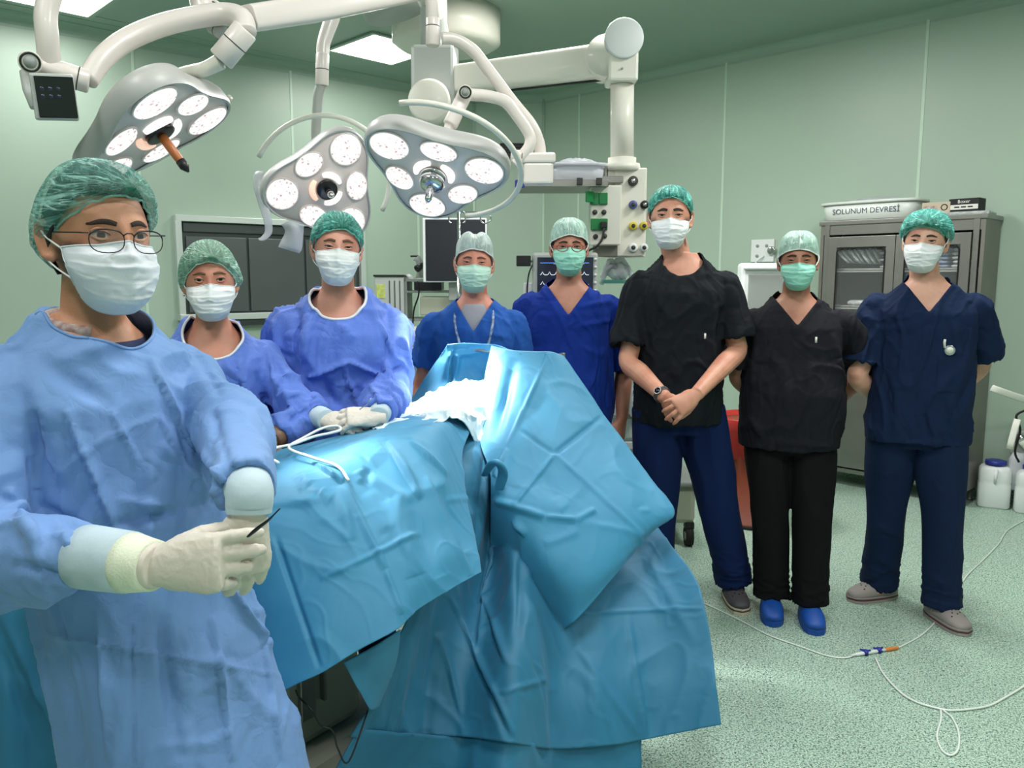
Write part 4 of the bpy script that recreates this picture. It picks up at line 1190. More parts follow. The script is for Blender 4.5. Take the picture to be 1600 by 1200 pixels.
def person_five():
    p = Person('man in royal blue V-neck scrubs with red-framed glasses and mint mask', .262, 3.72, -4, 1.755, M['skin_e'], gx=1.12, belly=.03, headyaw=2)
    p.feet = {-1: (-.1, 0), 1: (.1, 0)}; p.toe = {-1: -5, 1: 5}
    p.arm(-1, p.L(818, 600, 3.75), p.L(838, 690, 3.6)); p.arm(1, p.L(974, 578, 3.76), p.L(972, 655, 3.62), 1.0)
    p.body(hands=[dict(wrist=p.arms[d][1], fdir=(-d*.2, -.1, -1), back=(d*.6, -.7, 0), side=-d) for d in (-1, 1)])
    p.face(open_=.7); p.mask(M['mask_green'], top=-.010, loops='tie')
    p.cap(M['cap_mint'], kind='fitted', hairline=.052, seed=5, seam=False, low=-.02, puff=1.03)
    HM = p.HM; g = MB()
    for d in (-1, 1):
        g.tube([HM @ Vector((d*.034+.025*math.cos(a), -.108+.03*abs(d*.034+.025*math.cos(a)), -.004+.017*math.sin(a))) for a in [2*PI*k/20 for k in range(21)]], .0016, 8)
        g.tube([HM @ Vector(q) for q in ((d*.058, -.104, .004), (d*.078, -.05, .006), (d*.082, .01, .0))], .0014, 8)
    g.tube([HM @ Vector((-.009, -.108, .002)), HM @ Vector((0, -.11, .005)), HM @ Vector((.009, -.108, .002))], .0016, 8)
    g.build('glasses', mat('glasses_red', (150, 50, 46), .3), p.root)
    top(p, M['scrub_royal'], neck=vneck(p.s, 1.355, 1.5, .080), seed=52, amp=.006, sleeve=.95, lines=[(905, 480, 960, 470, 6, .008), (900, 510, 960, 500, 5, .007), (830, 500, 840, 540, 8, .006), (900, 540, 955, 560, 6, .006), (960, 430, 955, 600, 6, -.012)])
    trousers(p, M['trouser_navy'], 5); [clog(p, d, 'grey') for d in (-1, 1)]

def person_six():
    p = Person('tall man in black crew-neck top, navy trousers and watch, hands clasped in front', .735, 3.5, -9, 1.885, M['skin_f'], voxel=.0036, headyaw=-2, headoff=(-.055, 0, 0), gx=1.0)
    p.beard = .8
    p.feet = {1: floorL(p, 1146, 930), -1: (-.07, .03)}; p.toe = {-1: -6, 1: 8}
    p.arm(-1, p.L(982, 566, 3.45), p.L(1040, 622, 3.22)); p.arm(1, p.L(1152, 548, 3.45), p.L(1088, 616, 3.16))
    mi = p.Mi.to_3x3()
    p.body(hands=[dict(wrist=p.arms[1][1], fdir=mi @ Vector((-.84, -.22, -.50)), back=mi @ Vector((-.25, -.95, .12)), side=1, curl=(16, 26, 18), sc=1.04, spread=.20, thumb=(.35, .85, -.35)),
                  dict(wrist=p.arms[-1][1], fdir=mi @ Vector((.70, .10, -.60)), back=mi @ Vector((-.1, -.95, .1)), side=-1, curl=(40, 45, 30), sc=1.0, spread=.05)])
    p.face(brow_w=.0056, open_=.75); p.mask(M['mask_white'], top=-.018)
    p.cap(M['net_teal_strong'], puff=.96, hairline=.070, seed=19, low=-.045, knot=False)
    top(p, M['scrub_black'], neck=crew(p.s, .082, 1.487, -.03), seed=61, amp=.006, hem=.82, sleeve=.80, sleeve_r=.068, lines=[(1050, 520, 1060, 620, 10, .006), (1130, 480, 1120, 540, 6, -.01), (990, 500, 1000, 560, 7, .008), (1090, 540, 1100, 640, 8, .006)])
    trousers(p, M['trouser_navy'], 6, lines=[(1060, 660, 1075, 720, 8, -.01), (1085, 700, 1110, 860, 10, .006), (1020, 660, 1030, 760, 10, .006)], cuff=.10, wide=1.06)
    clog(p, 1, 'dark'); clog(p, -1, 'dark')
    MB().box((.095, -.158, 1.262), (.008, .004, .022)).build('brand_tab', M['paper'], p.root)
    w = p.arms[-1][1]; d = (w-p.arms[-1][0]).normalized(); c = w-d*.028; n = (mi @ Vector((-.25, -.95, .2))); n = (n-d*n.dot(d)).normalized(); t = n.cross(d)
    wt = MB()
    for k in range(22):
        a = 2*PI*k/22; q = c+(t*math.cos(a)*.034+n*math.sin(a)*.030); 
        Rm = Matrix((t*-math.sin(a)+n*math.cos(a), t*math.cos(a)+n*math.sin(a), d)).transposed().to_4x4(); Rm.translation = q
        wt.box((0, 0, 0), (.008, .003, .020), M=Rm)
    o = wt.build('watch_band', M['watch_steel'], p.root, bevel=.0006)
    MB().cyl(c+n*.028, c+n*.038, .017, 24).build('watch_case', M['watch_steel'], o, bevel=.001)
    MB().cyl(c+n*.038, c+n*.0388, .013, 24).build('watch_dial', M['black_gloss'], o)

def person_seven():
    p = Person('heavier man in charcoal V-neck scrubs and bright blue clogs, hands behind his back', 1.235, 3.5, -14, 1.685, M['skin_g'], gx=1.18, gy=1.1, belly=.05, headyaw=-3)
    p.feet = {-1: floorL(p, 1205, 950), 1: floorL(p, 1266, 962)}; p.toe = {-1: 0, 1: 4}
    p.feet = {-1: (p.feet[-1][0], p.feet[-1][1]+.02), 1: (p.feet[1][0], p.feet[1][1]+.02)}
    p.arm(-1, p.L(1154, 590, 3.56), p.L(1215, 645, 3.72), 1.12); p.arm(1, p.L(1348, 584, 3.62), p.L(1285, 645, 3.75), 1.12)
    p.body(hands=[dict(wrist=p.arms[d][1], fdir=(-d*.8, .1, -.5), back=(0, -1, .1), side=-d) for d in (-1, 1)])
    p.face(open_=.6); p.mask(M['mask_green'], top=-.016, loops='tie')
    p.cap(M['cap_mint'], kind='fitted', hairline=.050, seed=8, seam=True, low=-.02, puff=1.02)
    top(p, M['scrub_charcoal'], neck=vneck(p.s, 1.375, 1.6, .084), seed=71, amp=.006, hem=.80, sleeve=.86, sleeve_r=.080, lines=[(1225, 560, 1230, 650, 12, .007), (1300, 520, 1320, 600, 8, .008), (1180, 520, 1175, 600, 8, .007), (1200, 690, 1330, 700, 6, .005), (1170, 650, 1195, 690, 6, .007)])
    trousers(p, M['trouser_black'], 7, wide=1.08, cuff=.075); clog(p, -1, 'blue'); clog(p, 1, 'blue')
    q = p.L(1275, 531, 3.3); MB().box((q.x, -.192, q.z), (.008, .004, .024)).build('brand_tab', M['paper'], p.root)

def person_eight():
    p = Person('man in navy V-neck scrubs with round badge reel and grey clogs, rightmost of the group', 1.775, 3.45, -20, 1.77, M['skin_h'], gx=1.12, belly=.015, headyaw=-12, tilt=3, headoff=(-.02, 0, 0))
    p.feet = {-1: floorL(p, 1372, 925), 1: floorL(p, 1472, 960)}; p.toe = {-1: -56, 1: 28}
    p.arm(-1, p.L(1340, 590, 3.5), p.L(1400, 640, 3.66), 1.1); p.arm(1, p.L(1530, 572, 3.5), p.L(1462, 632, 3.66), 1.12)
    p.body(hands=[dict(wrist=p.arms[d][1], fdir=(-d*.8, .1, -.5), back=(0, -1, .1), side=-d) for d in (-1, 1)])
    p.face(open_=.75); p.mask(M['mask_white'], top=-.014, loops='tie')
    p.cap(M['net_teal_strong'], puff=1.13, hairline=.058, seed=27, low=-.03, knot=True)
    top(p, M['scrub_navy'], neck=vneck(p.s, 1.368, 1.5, .084), seed=81, amp=.006, hem=.80, sleeve=.80, sleeve_r=.078, lines=[(1400, 560, 1400, 680, 12, .007), (1470, 590, 1500, 680, 9, .007), (1365, 500, 1360, 600, 8, -.008), (1490, 500, 1505, 600, 7, .008), (1440, 640, 1450, 690, 8, -.006)])
    trousers(p, M['scrub_navy'], 8, wide=1.08, cuff=.070, lines=[(1370, 820, 1410, 840, 6, .008), (1370, 870, 1400, 890, 6, .008), (1450, 900, 1490, 920, 6, .008)])
    clog(p, -1, 'grey'); clog(p, 1, 'grey')
    # chest pocket and badge reel
    q = p.L(1485, 535, 3.25); s = p.s
    bv = BVHTree.FromPolygons([v.co for v in p.root.children[-1].data.vertices], [t.vertices for t in p.root.children[-1].data.polygons]) if False else None
    tp = [c for c in p.root.children if c.name.startswith('scrub_top')][0].data
    bv = BVHTree.FromPolygons([tuple(v.co) for v in tp.vertices], [tuple(t.vertices) for t in tp.polygons])
    def on(x, z, off=.003):
        h = bv.ray_cast(Vector((x, -.6, z)), Vector((0, 1, 0)))[0]; return Vector((x, (h.y if h else -.14)-off, z))
    x0, x1 = .045, .150; z0, z1 = 1.04*s, 1.19*s
    rows = [[on(x0+(x1-x0)*i/10, z0+(z1-z0)*j/10) for i in range(11)] for j in range(11)]
    MB().loft(rows, cap=False, closed=False).build('pocket', M['scrub_navy'], p.root, raw=True)
    c = on(.085, 1.212*s, .006)
    o = MB().cyl(c+Vector((0, .004, 0)), c+Vector((0, -.006, 0)), .021, 28).build('badge_reel', M['chrome'], p.root, bevel=.002)
    MB().cyl(c+Vector((0, -.006, 0)), c+Vector((0, -.0075, 0)), .014, 24).build('reel_disc', M['paper'], o)
    MB().tube([c+Vector((-.019, -.002, .01)), c+Vector((-.022, -.004, .03)), c+Vector((-.02, -.004, .045))], .005, 8).build('clip', M['paper'], o)

person_one(); person_two(); person_three(); person_four(); person_five(); person_six(); person_seven(); person_eight()
# ------------------------------------------------------------------ drapes and the table
def press(l):
    n = math.hypot(l[2]-l[0], l[3]-l[1]); md = l[6] if len(l) > 6 else 'r'
    if md == 'c': return (l[0], l[1], l[2], l[3], l[4]*1.7, l[5]*1.1, 'c')          # a pressed crease: sharp crest, gentle slopes
    if md == 's': return (l[0], l[1], l[2], l[3], l[4]*1.1, l[5]*1.25, 's')
    return (l[0], l[1], l[2], l[3], l[4], l[5]*(.5 if n < 70 else 1.1), 'c' if n < 70 else 'r') if n >= 70 else (l[0], l[1], l[2], l[3], l[4]*2, l[5]*.6, 'c')
def sheet(name, rows, m, label=None, cat='drape', nu=14, nv=14, amp=.006, seed=0, scale=(6, 6, 3), lines=None, thick=.0025, parent=None, group=None, flipn=False, slack=None):
    """cloth through a grid of (px, py, distance) control points"""
    G = [[tuple(P(*q)) for q in r] for r in rows]
    A = crgrid(G, nu, nv); nr, nc = A.shape[:2]
    mb = MB(); mb.loft([[tuple(A[i, j]) for j in range(nc)] for i in range(nr)], cap=False, closed=False)
    me = bpy.data.meshes.new(name); me.from_pydata(mb.v, [], mb.f); me.update()
    V = getv(me); N = getn(me)
    toward = np.array([0, 0, CAMZ])-V
    if (N*toward).sum() < 0:
        me.flip_normals(); N = getn(me)
    Q = V*np.array(scale); Q = Q+noise(V*2.2, seed+9)[:, None]*.6
    d = noise(Q*.5, seed)*amp*1.6+ridge(Q*.8, seed+1, 4.5)*amp*1.1+ridge(Q*2.0, seed+2, 5)*amp*.3
    setv(me, V+N*d[:, None])
    if lines: folds_px(me, Matrix.Identity(4), [press(l) for l in lines])
    o = link(name, me, m, parent)
    sd = o.modifiers.new('t', 'SOLIDIFY'); sd.thickness = thick; sd.offset = -1
    if label: tag(o, label, cat, group)
    return o

# operating table under the drapes
def table():
    t = empty('operating_table', (-.60, 2.26, 0), 'operating table with beige column showing below the blue drape', 'table', rz=math.atan2(.53, .373))
    MB().box((.05, .04, .86), (1.15, .34, .06)).build('tabletop', M['black_rubber'], t, bevel=.03)
    MB().box((.05, .04, .81), (1.1, .30, .05)).build('top_frame', M['steel'], t, bevel=.008)
    MB().box((-.05, .0, .50), (.30, .22, .62)).build('column', M['beige_plastic'], t, bevel=.03)
    MB().box((-.05, .0, .73), (.34, .26, .16)).build('column_shroud', M['beige_plastic'], t, bevel=.02)
    MB().box((0, .0, .13), (.95, .40, .12)).build('base', M['beige_plastic'], t, bevel=.04)
    MB().box((0, .0, .055), (.90, .36, .05)).build('base_skirt', M['black_rubber'], t, bevel=.01)
    for sx in (-.35, .35):
        for sy in (-.14, .14): MB().cyl((sx, sy-.012, .03), (sx, sy+.012, .03), .03, 20).build('castor', M['black_rubber'], t)
    MB().box((-.12, -.12, .36), (.05, .02, .16)).build('control_bar', M['steel'], t, bevel=.004)
    MB().box((-.06, -.12, .38), (.012, .02, .14)).build('control_bar', M['steel'], t, bevel=.003)
    # patient's covered body: the raised middle under the drape
    return t
table()
c = cr([P(462, 1078, 1.74), P(468, 1090, 1.74), P(488, 1110, 1.73), P(500, 1132, 1.73), P(520, 1142, 1.74), P(528, 1170, 1.76), P(545, 1190, 1.78), P(575, 1110, 1.85)], 6)
o = MB().tube([Vector(q) for q in c], .0022, 8).build('power_cord', M['black']); tag(o, 'thin black cord drooping under the table beside the beige column', 'cord')

# main sheet over the table, hem falling towards the camera
rowsA = [
 [(300, 738, 2.18), (380, 722, 2.26), (450, 702, 2.34), (530, 680, 2.44), (610, 655, 2.60), (680, 640, 2.74), (735, 640, 2.84), (770, 645, 2.90)],
 [(310, 760, 2.04), (400, 742, 2.10), (455, 722, 2.17), (530, 698, 2.27), (600, 668, 2.40), (665, 650, 2.56), (722, 648, 2.70), (762, 654, 2.80)],
 [(330, 790, 1.90), (405, 768, 1.95), (462, 746, 2.00), (525, 718, 2.08), (585, 688, 2.20), (640, 668, 2.36), (697, 657, 2.52), (738, 668, 2.66)],
 [(345, 820, 1.82), (412, 800, 1.83), (468, 776, 1.88), (520, 750, 1.94), (580, 722, 2.06), (636, 690, 2.20), (690, 672, 2.36), (722, 706, 2.46)],
 [(355, 880, 1.75), (420, 866, 1.75), (480, 842, 1.79), (535, 822, 1.83), (595, 796, 1.92), (645, 768, 2.02), (690, 748, 2.14), (728, 768, 2.28)],
 [(370, 960, 1.69), (432, 944, 1.69), (490, 920, 1.71), (548, 896, 1.75), (606, 872, 1.82), (655, 846, 1.91), (700, 824, 2.02), (742, 832, 2.16)],
 [(390, 1030, 1.64), (442, 1020, 1.64), (500, 990, 1.65), (556, 962, 1.69), (612, 934, 1.75), (660, 900, 1.84), (706, 868, 1.95), (748, 868, 2.08)],
 [(405, 1110, 1.60), (450, 1076, 1.60), (505, 1050, 1.61), (562, 1015, 1.65), (622, 982, 1.71), (655, 952, 1.79), (706, 920, 1.90), (753, 893, 2.03)]]
linesA = [(482, 718, 535, 755, 5, .016, 's'), (535, 755, 602, 890, 5, .010, 'c'), (602, 890, 628, 960, 4, .006, 'c'), (430, 838, 500, 1045, 4, -.007, 'c'), (500, 905, 660, 830, 4, .006, 'c'),
          (575, 722, 600, 700, 9, .014), (580, 735, 568, 752, 7, -.016), (560, 735, 567, 752, 6, .014), (605, 690, 655, 780, 8, .016, 's'), (575, 740, 630, 778, 6, .012), (530, 760, 548, 845, 10, .012), (575, 770, 605, 830, 8, .010),
          (640, 690, 700, 745, 6, .014, 's'), (665, 745, 735, 900, 4, .007, 'c'), (700, 780, 752, 778, 4, .005, 'c'), (500, 770, 518, 782, 7, .012), (470, 740, 485, 760, 9, .010), (440, 710, 500, 725, 6, -.007), (610, 780, 650, 900, 18, .012), (460, 720, 500, 775, 12, .010), (425, 790, 500, 782, 6, .012), (690, 760, 730, 860, 10, -.012), (540, 700, 600, 690, 5, .008), (640, 780, 690, 900, 14, -.010)]
sheet('table_drape', rowsA, M['drape'], 'blue table drape hanging from the operating table towards the camera, square hem corner', nu=26, nv=26, amp=.004, seed=2, lines=linesA)

# white-lit towels and instruments area on the field
rowsW = [
 [(585, 652, 2.62), (625, 640, 2.70), (668, 620, 2.82), (700, 602, 2.92), (735, 590, 2.96), (772, 600, 2.96), (800, 620, 2.94)],
 [(580, 662, 2.52), (620, 645, 2.62), (660, 628, 2.72), (700, 618, 2.82), (740, 605, 2.88), (775, 620, 2.88), (800, 640, 2.86)],
 [(582, 672, 2.44), (622, 655, 2.52), (662, 642, 2.60), (702, 634, 2.68), (742, 630, 2.76), (768, 648, 2.80), (785, 668, 2.80)],
 [(598, 678, 2.36), (636, 664, 2.44), (676, 652, 2.50), (710, 646, 2.58), (735, 650, 2.66), (756, 668, 2.72), (765, 690, 2.74)],
 [(610, 690, 2.30), (646, 674, 2.37), (682, 662, 2.44), (712, 656, 2.50), (730, 668, 2.58), (742, 690, 2.64), (748, 712, 2.66)]]
sheet('field_towel', rowsW, M['drape_white'], 'crumpled white cloth on the brightly lit surgical field', 'towel', nu=16, nv=16, amp=.010, seed=8, scale=(14, 14, 14),
      lines=[(655, 650, 715, 643, 3, .012, 'c'), (715, 643, 745, 655, 3, .012, 'c'), (690, 625, 700, 640, 5, .01), (640, 640, 690, 632, 4, .008), (720, 600, 735, 640, 8, .012), (760, 610, 755, 650, 8, -.01)])

# inner face of the screen drape, seen beyond the field
rowsI = [
 [(700, 538, 3.06), (716, 536, 3.04), (740, 535, 3.03), (765, 536, 3.02), (785, 540, 3.00), (800, 546, 2.97), (815, 552, 2.94)],
 [(678, 572, 3.10), (700, 566, 3.06), (728, 560, 3.07), (756, 560, 3.07), (782, 562, 3.04), (800, 570, 2.98), (808, 580, 2.93)],
 [(656, 605, 3.12), (686, 600, 3.06), (720, 592, 3.06), (752, 590, 3.05), (780, 592, 3.00), (797, 602, 2.93), (800, 620, 2.86)],
 [(636, 640, 3.10), (672, 632, 3.02), (710, 622, 2.98), (748, 620, 2.96), (776, 626, 2.90), (790, 648, 2.82), (790, 675, 2.76)],
 [(612, 690, 3.02), (655, 678, 2.98), (700, 668, 2.92), (742, 668, 2.86), (768, 680, 2.80), (776, 705, 2.70), (774, 730, 2.62)]]
sheet('screen_drape', rowsI, M['drape'], 'blue drape raised as a screen, its lit inner face behind the field', nu=18, nv=18, amp=.006, seed=14,
      lines=[(708, 545, 700, 620, 5, -.016, 's'), (716, 550, 706, 618, 4, .012, 'c'), (730, 555, 790, 600, 8, .008), (810, 560, 790, 640, 5, .016, 's'), (700, 556, 750, 548, 4, .008, 'c'), (750, 548, 800, 545, 4, .006, 'c'), (660, 600, 690, 560, 6, .006), (770, 560, 745, 600, 7, -.007), (700, 620, 690, 605, 5, -.01)])

# lower cloth with deep vertical folds down to the floor
rowsB = [
 [(735, 640, 2.86), (755, 650, 2.84), (775, 660, 2.84), (800, 670, 2.84), (840, 690, 2.86), (890, 715, 2.88), (940, 740, 2.90), (990, 770, 2.92)],
 [(712, 690, 2.62), (742, 700, 2.62), (762, 712, 2.66), (790, 730, 2.72), (840, 750, 2.76), (900, 770, 2.80), (960, 790, 2.84), (1022, 815, 2.80)],
 [(705, 760, 2.36), (735, 770, 2.46), (765, 780, 2.58), (795, 790, 2.54), (845, 815, 2.60), (905, 835, 2.66), (985, 850, 2.70), (1046, 848, 2.66)],
 [(690, 840, 2.20), (728, 850, 2.34), (768, 860, 2.50), (805, 870, 2.38), (860, 890, 2.44), (925, 905, 2.48), (1010, 910, 2.54), (1086, 902, 2.50)],
 [(670, 910, 2.08), (706, 920, 2.24), (752, 935, 2.38), (806, 950, 2.22), (866, 960, 2.34), (930, 965, 2.38), (1020, 960, 2.44), (1102, 952, 2.40)],
 [(628, 985, 1.96), (680, 985, 2.14), (740, 1000, 2.22), (805, 1020, 2.10), (868, 1030, 2.26), (940, 1030, 2.30), (1030, 1020, 2.36), (1113, 1015, 2.32)],
 [(590, 1075, 1.88), (650, 1065, 2.06), (725, 1070, 2.12), (800, 1085, 2.02), (865, 1095, 2.18), (940, 1095, 2.22), (1030, 1085, 2.28), (1120, 1075, 2.24)],
 [(545, 1150, 1.84), (620, 1150, 1.98), (710, 1150, 2.04), (795, 1160, 1.96), (865, 1170, 2.12), (945, 1165, 2.16), (1010, 1155, 2.22), (1127, 1132, 2.18)]]
linesB = [(760, 700, 740, 880, 7, .02, 's'), (780, 760, 745, 1020, 9, .022, 's'), (720, 700, 740, 800, 8, -.016), (700, 930, 800, 1150, 6, .016, 's'), (740, 1020, 800, 1160, 5, -.012), (800, 800, 830, 900, 8, .012),
          (690, 930, 660, 1180, 10, -.018), (640, 1000, 600, 1180, 9, .014, 's'), (830, 880, 900, 1010, 5, .006, 'c'), (900, 1010, 1000, 1150, 5, .006, 'c'), (870, 960, 1100, 950, 3, .005, 'c'), (980, 960, 1010, 1150, 3, .008, 'c'), (830, 950, 850, 1180, 12, .014),
          (780, 1085, 850, 1060, 4, .006, 'c'), (1000, 850, 1090, 1010, 10, .006), (960, 900, 880, 985, 4, .006, 'c'), (820, 820, 810, 1000, 7, -.012), (920, 1020, 940, 1180, 14, .010), (685, 990, 720, 1120, 7, .012, 's'), (760, 940, 790, 1040, 7, .012, 's'), (620, 1100, 660, 1190, 6, .010), (860, 1080, 870, 1180, 10, -.010)]
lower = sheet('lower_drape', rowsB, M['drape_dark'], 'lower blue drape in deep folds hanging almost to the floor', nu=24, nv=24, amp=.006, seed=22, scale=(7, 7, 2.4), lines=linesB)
rowsB2 = [[(560, 1140, 1.86), (640, 1145, 1.99), (720, 1150, 2.05), (800, 1155, 1.98), (865, 1165, 2.14), (935, 1160, 2.18), (1003, 1152, 2.235)],
          [(520, 1210, 1.80), (600, 1215, 1.95), (700, 1215, 2.01), (790, 1220, 1.93), (860, 1225, 2.10), (930, 1220, 2.14), (1003, 1210, 2.20)],
          [(480, 1330, 1.74), (570, 1330, 1.89), (680, 1330, 1.96), (785, 1330, 1.88), (855, 1330, 2.05), (930, 1320, 2.09), (1004, 1290, 2.16)]]
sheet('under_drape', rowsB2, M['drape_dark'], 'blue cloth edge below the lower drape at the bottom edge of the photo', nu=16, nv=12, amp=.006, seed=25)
# pale triangle turned out from under the hem
rowsT = [[(537, 1036, 1.72), (560, 1024, 1.73), (590, 1006, 1.74), (626, 984, 1.76)],
         [(545, 1050, 1.73), (566, 1046, 1.75), (596, 1040, 1.77), (620, 1030, 1.80)],
         [(560, 1078, 1.75), (574, 1078, 1.78), (592, 1076, 1.81), (606, 1070, 1.85)],
         [(578, 1108, 1.78), (581, 1109, 1.80), (586, 1108, 1.83), (592, 1104, 1.88)]]
sheet('drape_corner', rowsT, M['drape'], 'turned-out triangular corner of blue drape below the square hem', nu=8, nv=8, amp=.002, seed=28)

# big outer sheet falling from the screen bar to the right
rowsO = [
 [(768, 540, 3.00), (792, 546, 2.96), (815, 547, 2.95), (840, 548, 2.95), (864, 549, 2.95), (882, 556, 2.97)],
 [(757, 590, 2.90), (788, 588, 2.86), (820, 588, 2.85), (852, 590, 2.86), (885, 594, 2.88), (912, 602, 2.92)],
 [(752, 640, 2.78), (785, 640, 2.74), (825, 640, 2.74), (868, 642, 2.75), (912, 648, 2.79), (946, 653, 2.85)],
 [(750, 690, 2.66), (782, 694, 2.62), (828, 696, 2.62), (880, 698, 2.64), (936, 702, 2.69), (982, 702, 2.77)],
 [(764, 732, 2.54), (786, 744, 2.50), (832, 752, 2.50), (892, 756, 2.53), (958, 754, 2.59), (1018, 752, 2.69)],
 [(768, 768, 2.48), (796, 792, 2.42), (842, 806, 2.40), (905, 812, 2.43), (980, 806, 2.50), (1054, 799, 2.60)],
 [(768, 850, 2.50), (804, 874, 2.42), (848, 896, 2.33), (904, 902, 2.31), (966, 872, 2.40), (1024, 828, 2.56)],
 [(762, 950, 2.56), (792, 985, 2.50), (836, 1000, 2.46), (896, 972, 2.30), (956, 906, 2.37), (1008, 845, 2.53)]]
linesO = [(802, 790, 867, 709, 3, .010, 'c'), (867, 709, 940, 652, 3, -.009, 'c'), (813, 675, 867, 709, 3, -.006, 'c'), (867, 709, 1007, 838, 3, .006, 'c'), (857, 550, 790, 700, 5, .012, 's'), (790, 700, 770, 745, 5, .012, 's'),
          (805, 560, 770, 690, 9, -.024), (770, 780, 850, 808, 5, .016, 'c'), (850, 808, 900, 812, 4, .012, 'c'), (900, 812, 930, 796, 4, .010, 'c'), (875, 555, 940, 650, 6, .006), (830, 640, 800, 760, 16, .010), (835, 760, 880, 800, 10, .008), (845, 740, 870, 780, 8, -.006),
          (800, 815, 820, 838, 6, .014, 's'), (905, 830, 850, 850, 5, .005, 'c'), (960, 720, 1000, 790, 14, .006), (1000, 797, 1015, 798, 3, .006)]
sheet('outer_drape', rowsO, M['drape'], 'large blue sheet falling from the screen bar to the right, creased into squares', nu=26, nv=22, amp=.004, seed=31, lines=linesO)
# knotted loop of cloth in the valley
kn = cr([P(757, 742, 2.50), P(768, 726, 2.44), P(778, 723, 2.42), P(786, 738, 2.44), P(780, 762, 2.46), P(774, 778, 2.48)], 6)
o = MB().tube([Vector(q) for q in kn], [.012+.010*math.sin(PI*i/(len(kn)-1)) for i in range(len(kn))], 12, flat=.5).build('drape_tie', M['drape']); tag(o, 'small blue cloth loop tied in the valley between the drapes', 'tie')
# screen bar
sb = empty('drape_screen', tuple(PZ(1000, 900, 0)*0+Vector((-.12, 3.1, 0))), 'steel anaesthesia screen frame holding up the blue drape', 'frame')
def loc_(q): return q-Vector(sb.location)
pts = [P(706, 700, 3.06), P(706, 560, 3.10), P(714, 546, 3.08), P(790, 550, 3.01), P(872, 556, 2.99), P(880, 570, 2.99), P(882, 760, 3.0)]
MB().tube([loc_(Vector(q)) for q in cr(pts, 6)], .008, 10).build('bar', M['steel'], sb)
for q in (pts[0], pts[-1]):
    MB().cyl(loc_(q), loc_(Vector((q.x, q.y, .04))), .010, 12).build('post', M['steel'], sb)
    MB().cyl(loc_(Vector((q.x, q.y, 0))), loc_(Vector((q.x, q.y, .04))), .09, 24).build('foot', M['steel'], sb)

# tubes looping over the drape
c = cr([P(436, 736, 2.10), P(420, 724, 2.14), P(432, 712, 2.19), P(458, 706, 2.23), P(490, 694, 2.30), P(516, 688, 2.34), P(532, 683, 2.37), P(528, 677, 2.41), P(505, 680, 2.40), P(474, 696, 2.30), P(452, 712, 2.20), P(490, 728, 2.07), P(528, 742, 1.99), P(545, 764, 1.93)], 6)
o = MB().tube([Vector(q)+Vector((0, 0, .022)) for q in c], .0042, 8).build('suction_tube', M['tube_clear']); tag(o, 'pale suction tube looping over the near table drape', 'tube')
c = cr([P(590, 664, 2.48), P(600, 655, 2.52), P(612, 642, 2.58), P(622, 628, 2.66), P(630, 612, 2.74)], 6)
o = MB().tube([Vector(q)+Vector((0, 0, .012)) for q in c], [.010, .011, .012]+[.006]*(len(c)-3), 10, flat=.6).build('diathermy_pencil', M['metal_dark']); tag(o, 'dark cable-tailed surgical pencil lying by the white cloth', 'instrument')

# draped instrument table at the lower left
rowsL = [
 [(-120, 880, 2.35), (-60, 872, 2.34), (0, 866, 2.33), (60, 862, 2.32), (150, 858, 2.32), (230, 856, 2.32)],
 [(-120, 925, 2.05), (-60, 920, 2.04), (0, 914, 2.04), (60, 908, 2.03), (150, 900, 2.03), (230, 900, 2.03)],
 [(-120, 960, 1.98), (-60, 950, 1.98), (0, 940, 1.98), (60, 940, 1.96), (150, 935, 1.97), (230, 930, 1.97)],
 [(-130, 1080, 1.92), (-66, 1075, 1.94), (0, 1070, 1.90), (62, 1070, 1.93), (152, 1070, 1.90), (232, 1070, 1.93)],
 [(-140, 1200, 1.88), (-70, 1200, 1.90), (0, 1200, 1.86), (66, 1200, 1.89), (154, 1200, 1.86), (236, 1200, 1.89)],
 [(-150, 1330, 1.84), (-76, 1330, 1.86), (0, 1330, 1.82), (70, 1330, 1.85), (156, 1330, 1.82), (238, 1330, 1.85)]]
tt = empty('instrument_table', (-1.25, 2.2, 0), 'instrument table covered in blue cloth behind the nearest man at the lower left', 'table')
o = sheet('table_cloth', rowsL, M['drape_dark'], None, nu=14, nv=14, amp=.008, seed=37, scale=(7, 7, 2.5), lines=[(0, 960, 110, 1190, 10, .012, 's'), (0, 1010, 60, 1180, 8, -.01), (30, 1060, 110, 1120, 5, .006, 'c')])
o.parent = tt; o.location = -Vector(tt.location)
MB().box((0, .05, .76), (.62, .40, .03)).build('tabletop', M['steel'], tt, bevel=.004)
for sx in (-.28, .28):
    for sy in (-.12, .22): MB().cyl((sx, sy, .0), (sx, sy, .75), .012, 12).build('leg', M['steel'], tt)
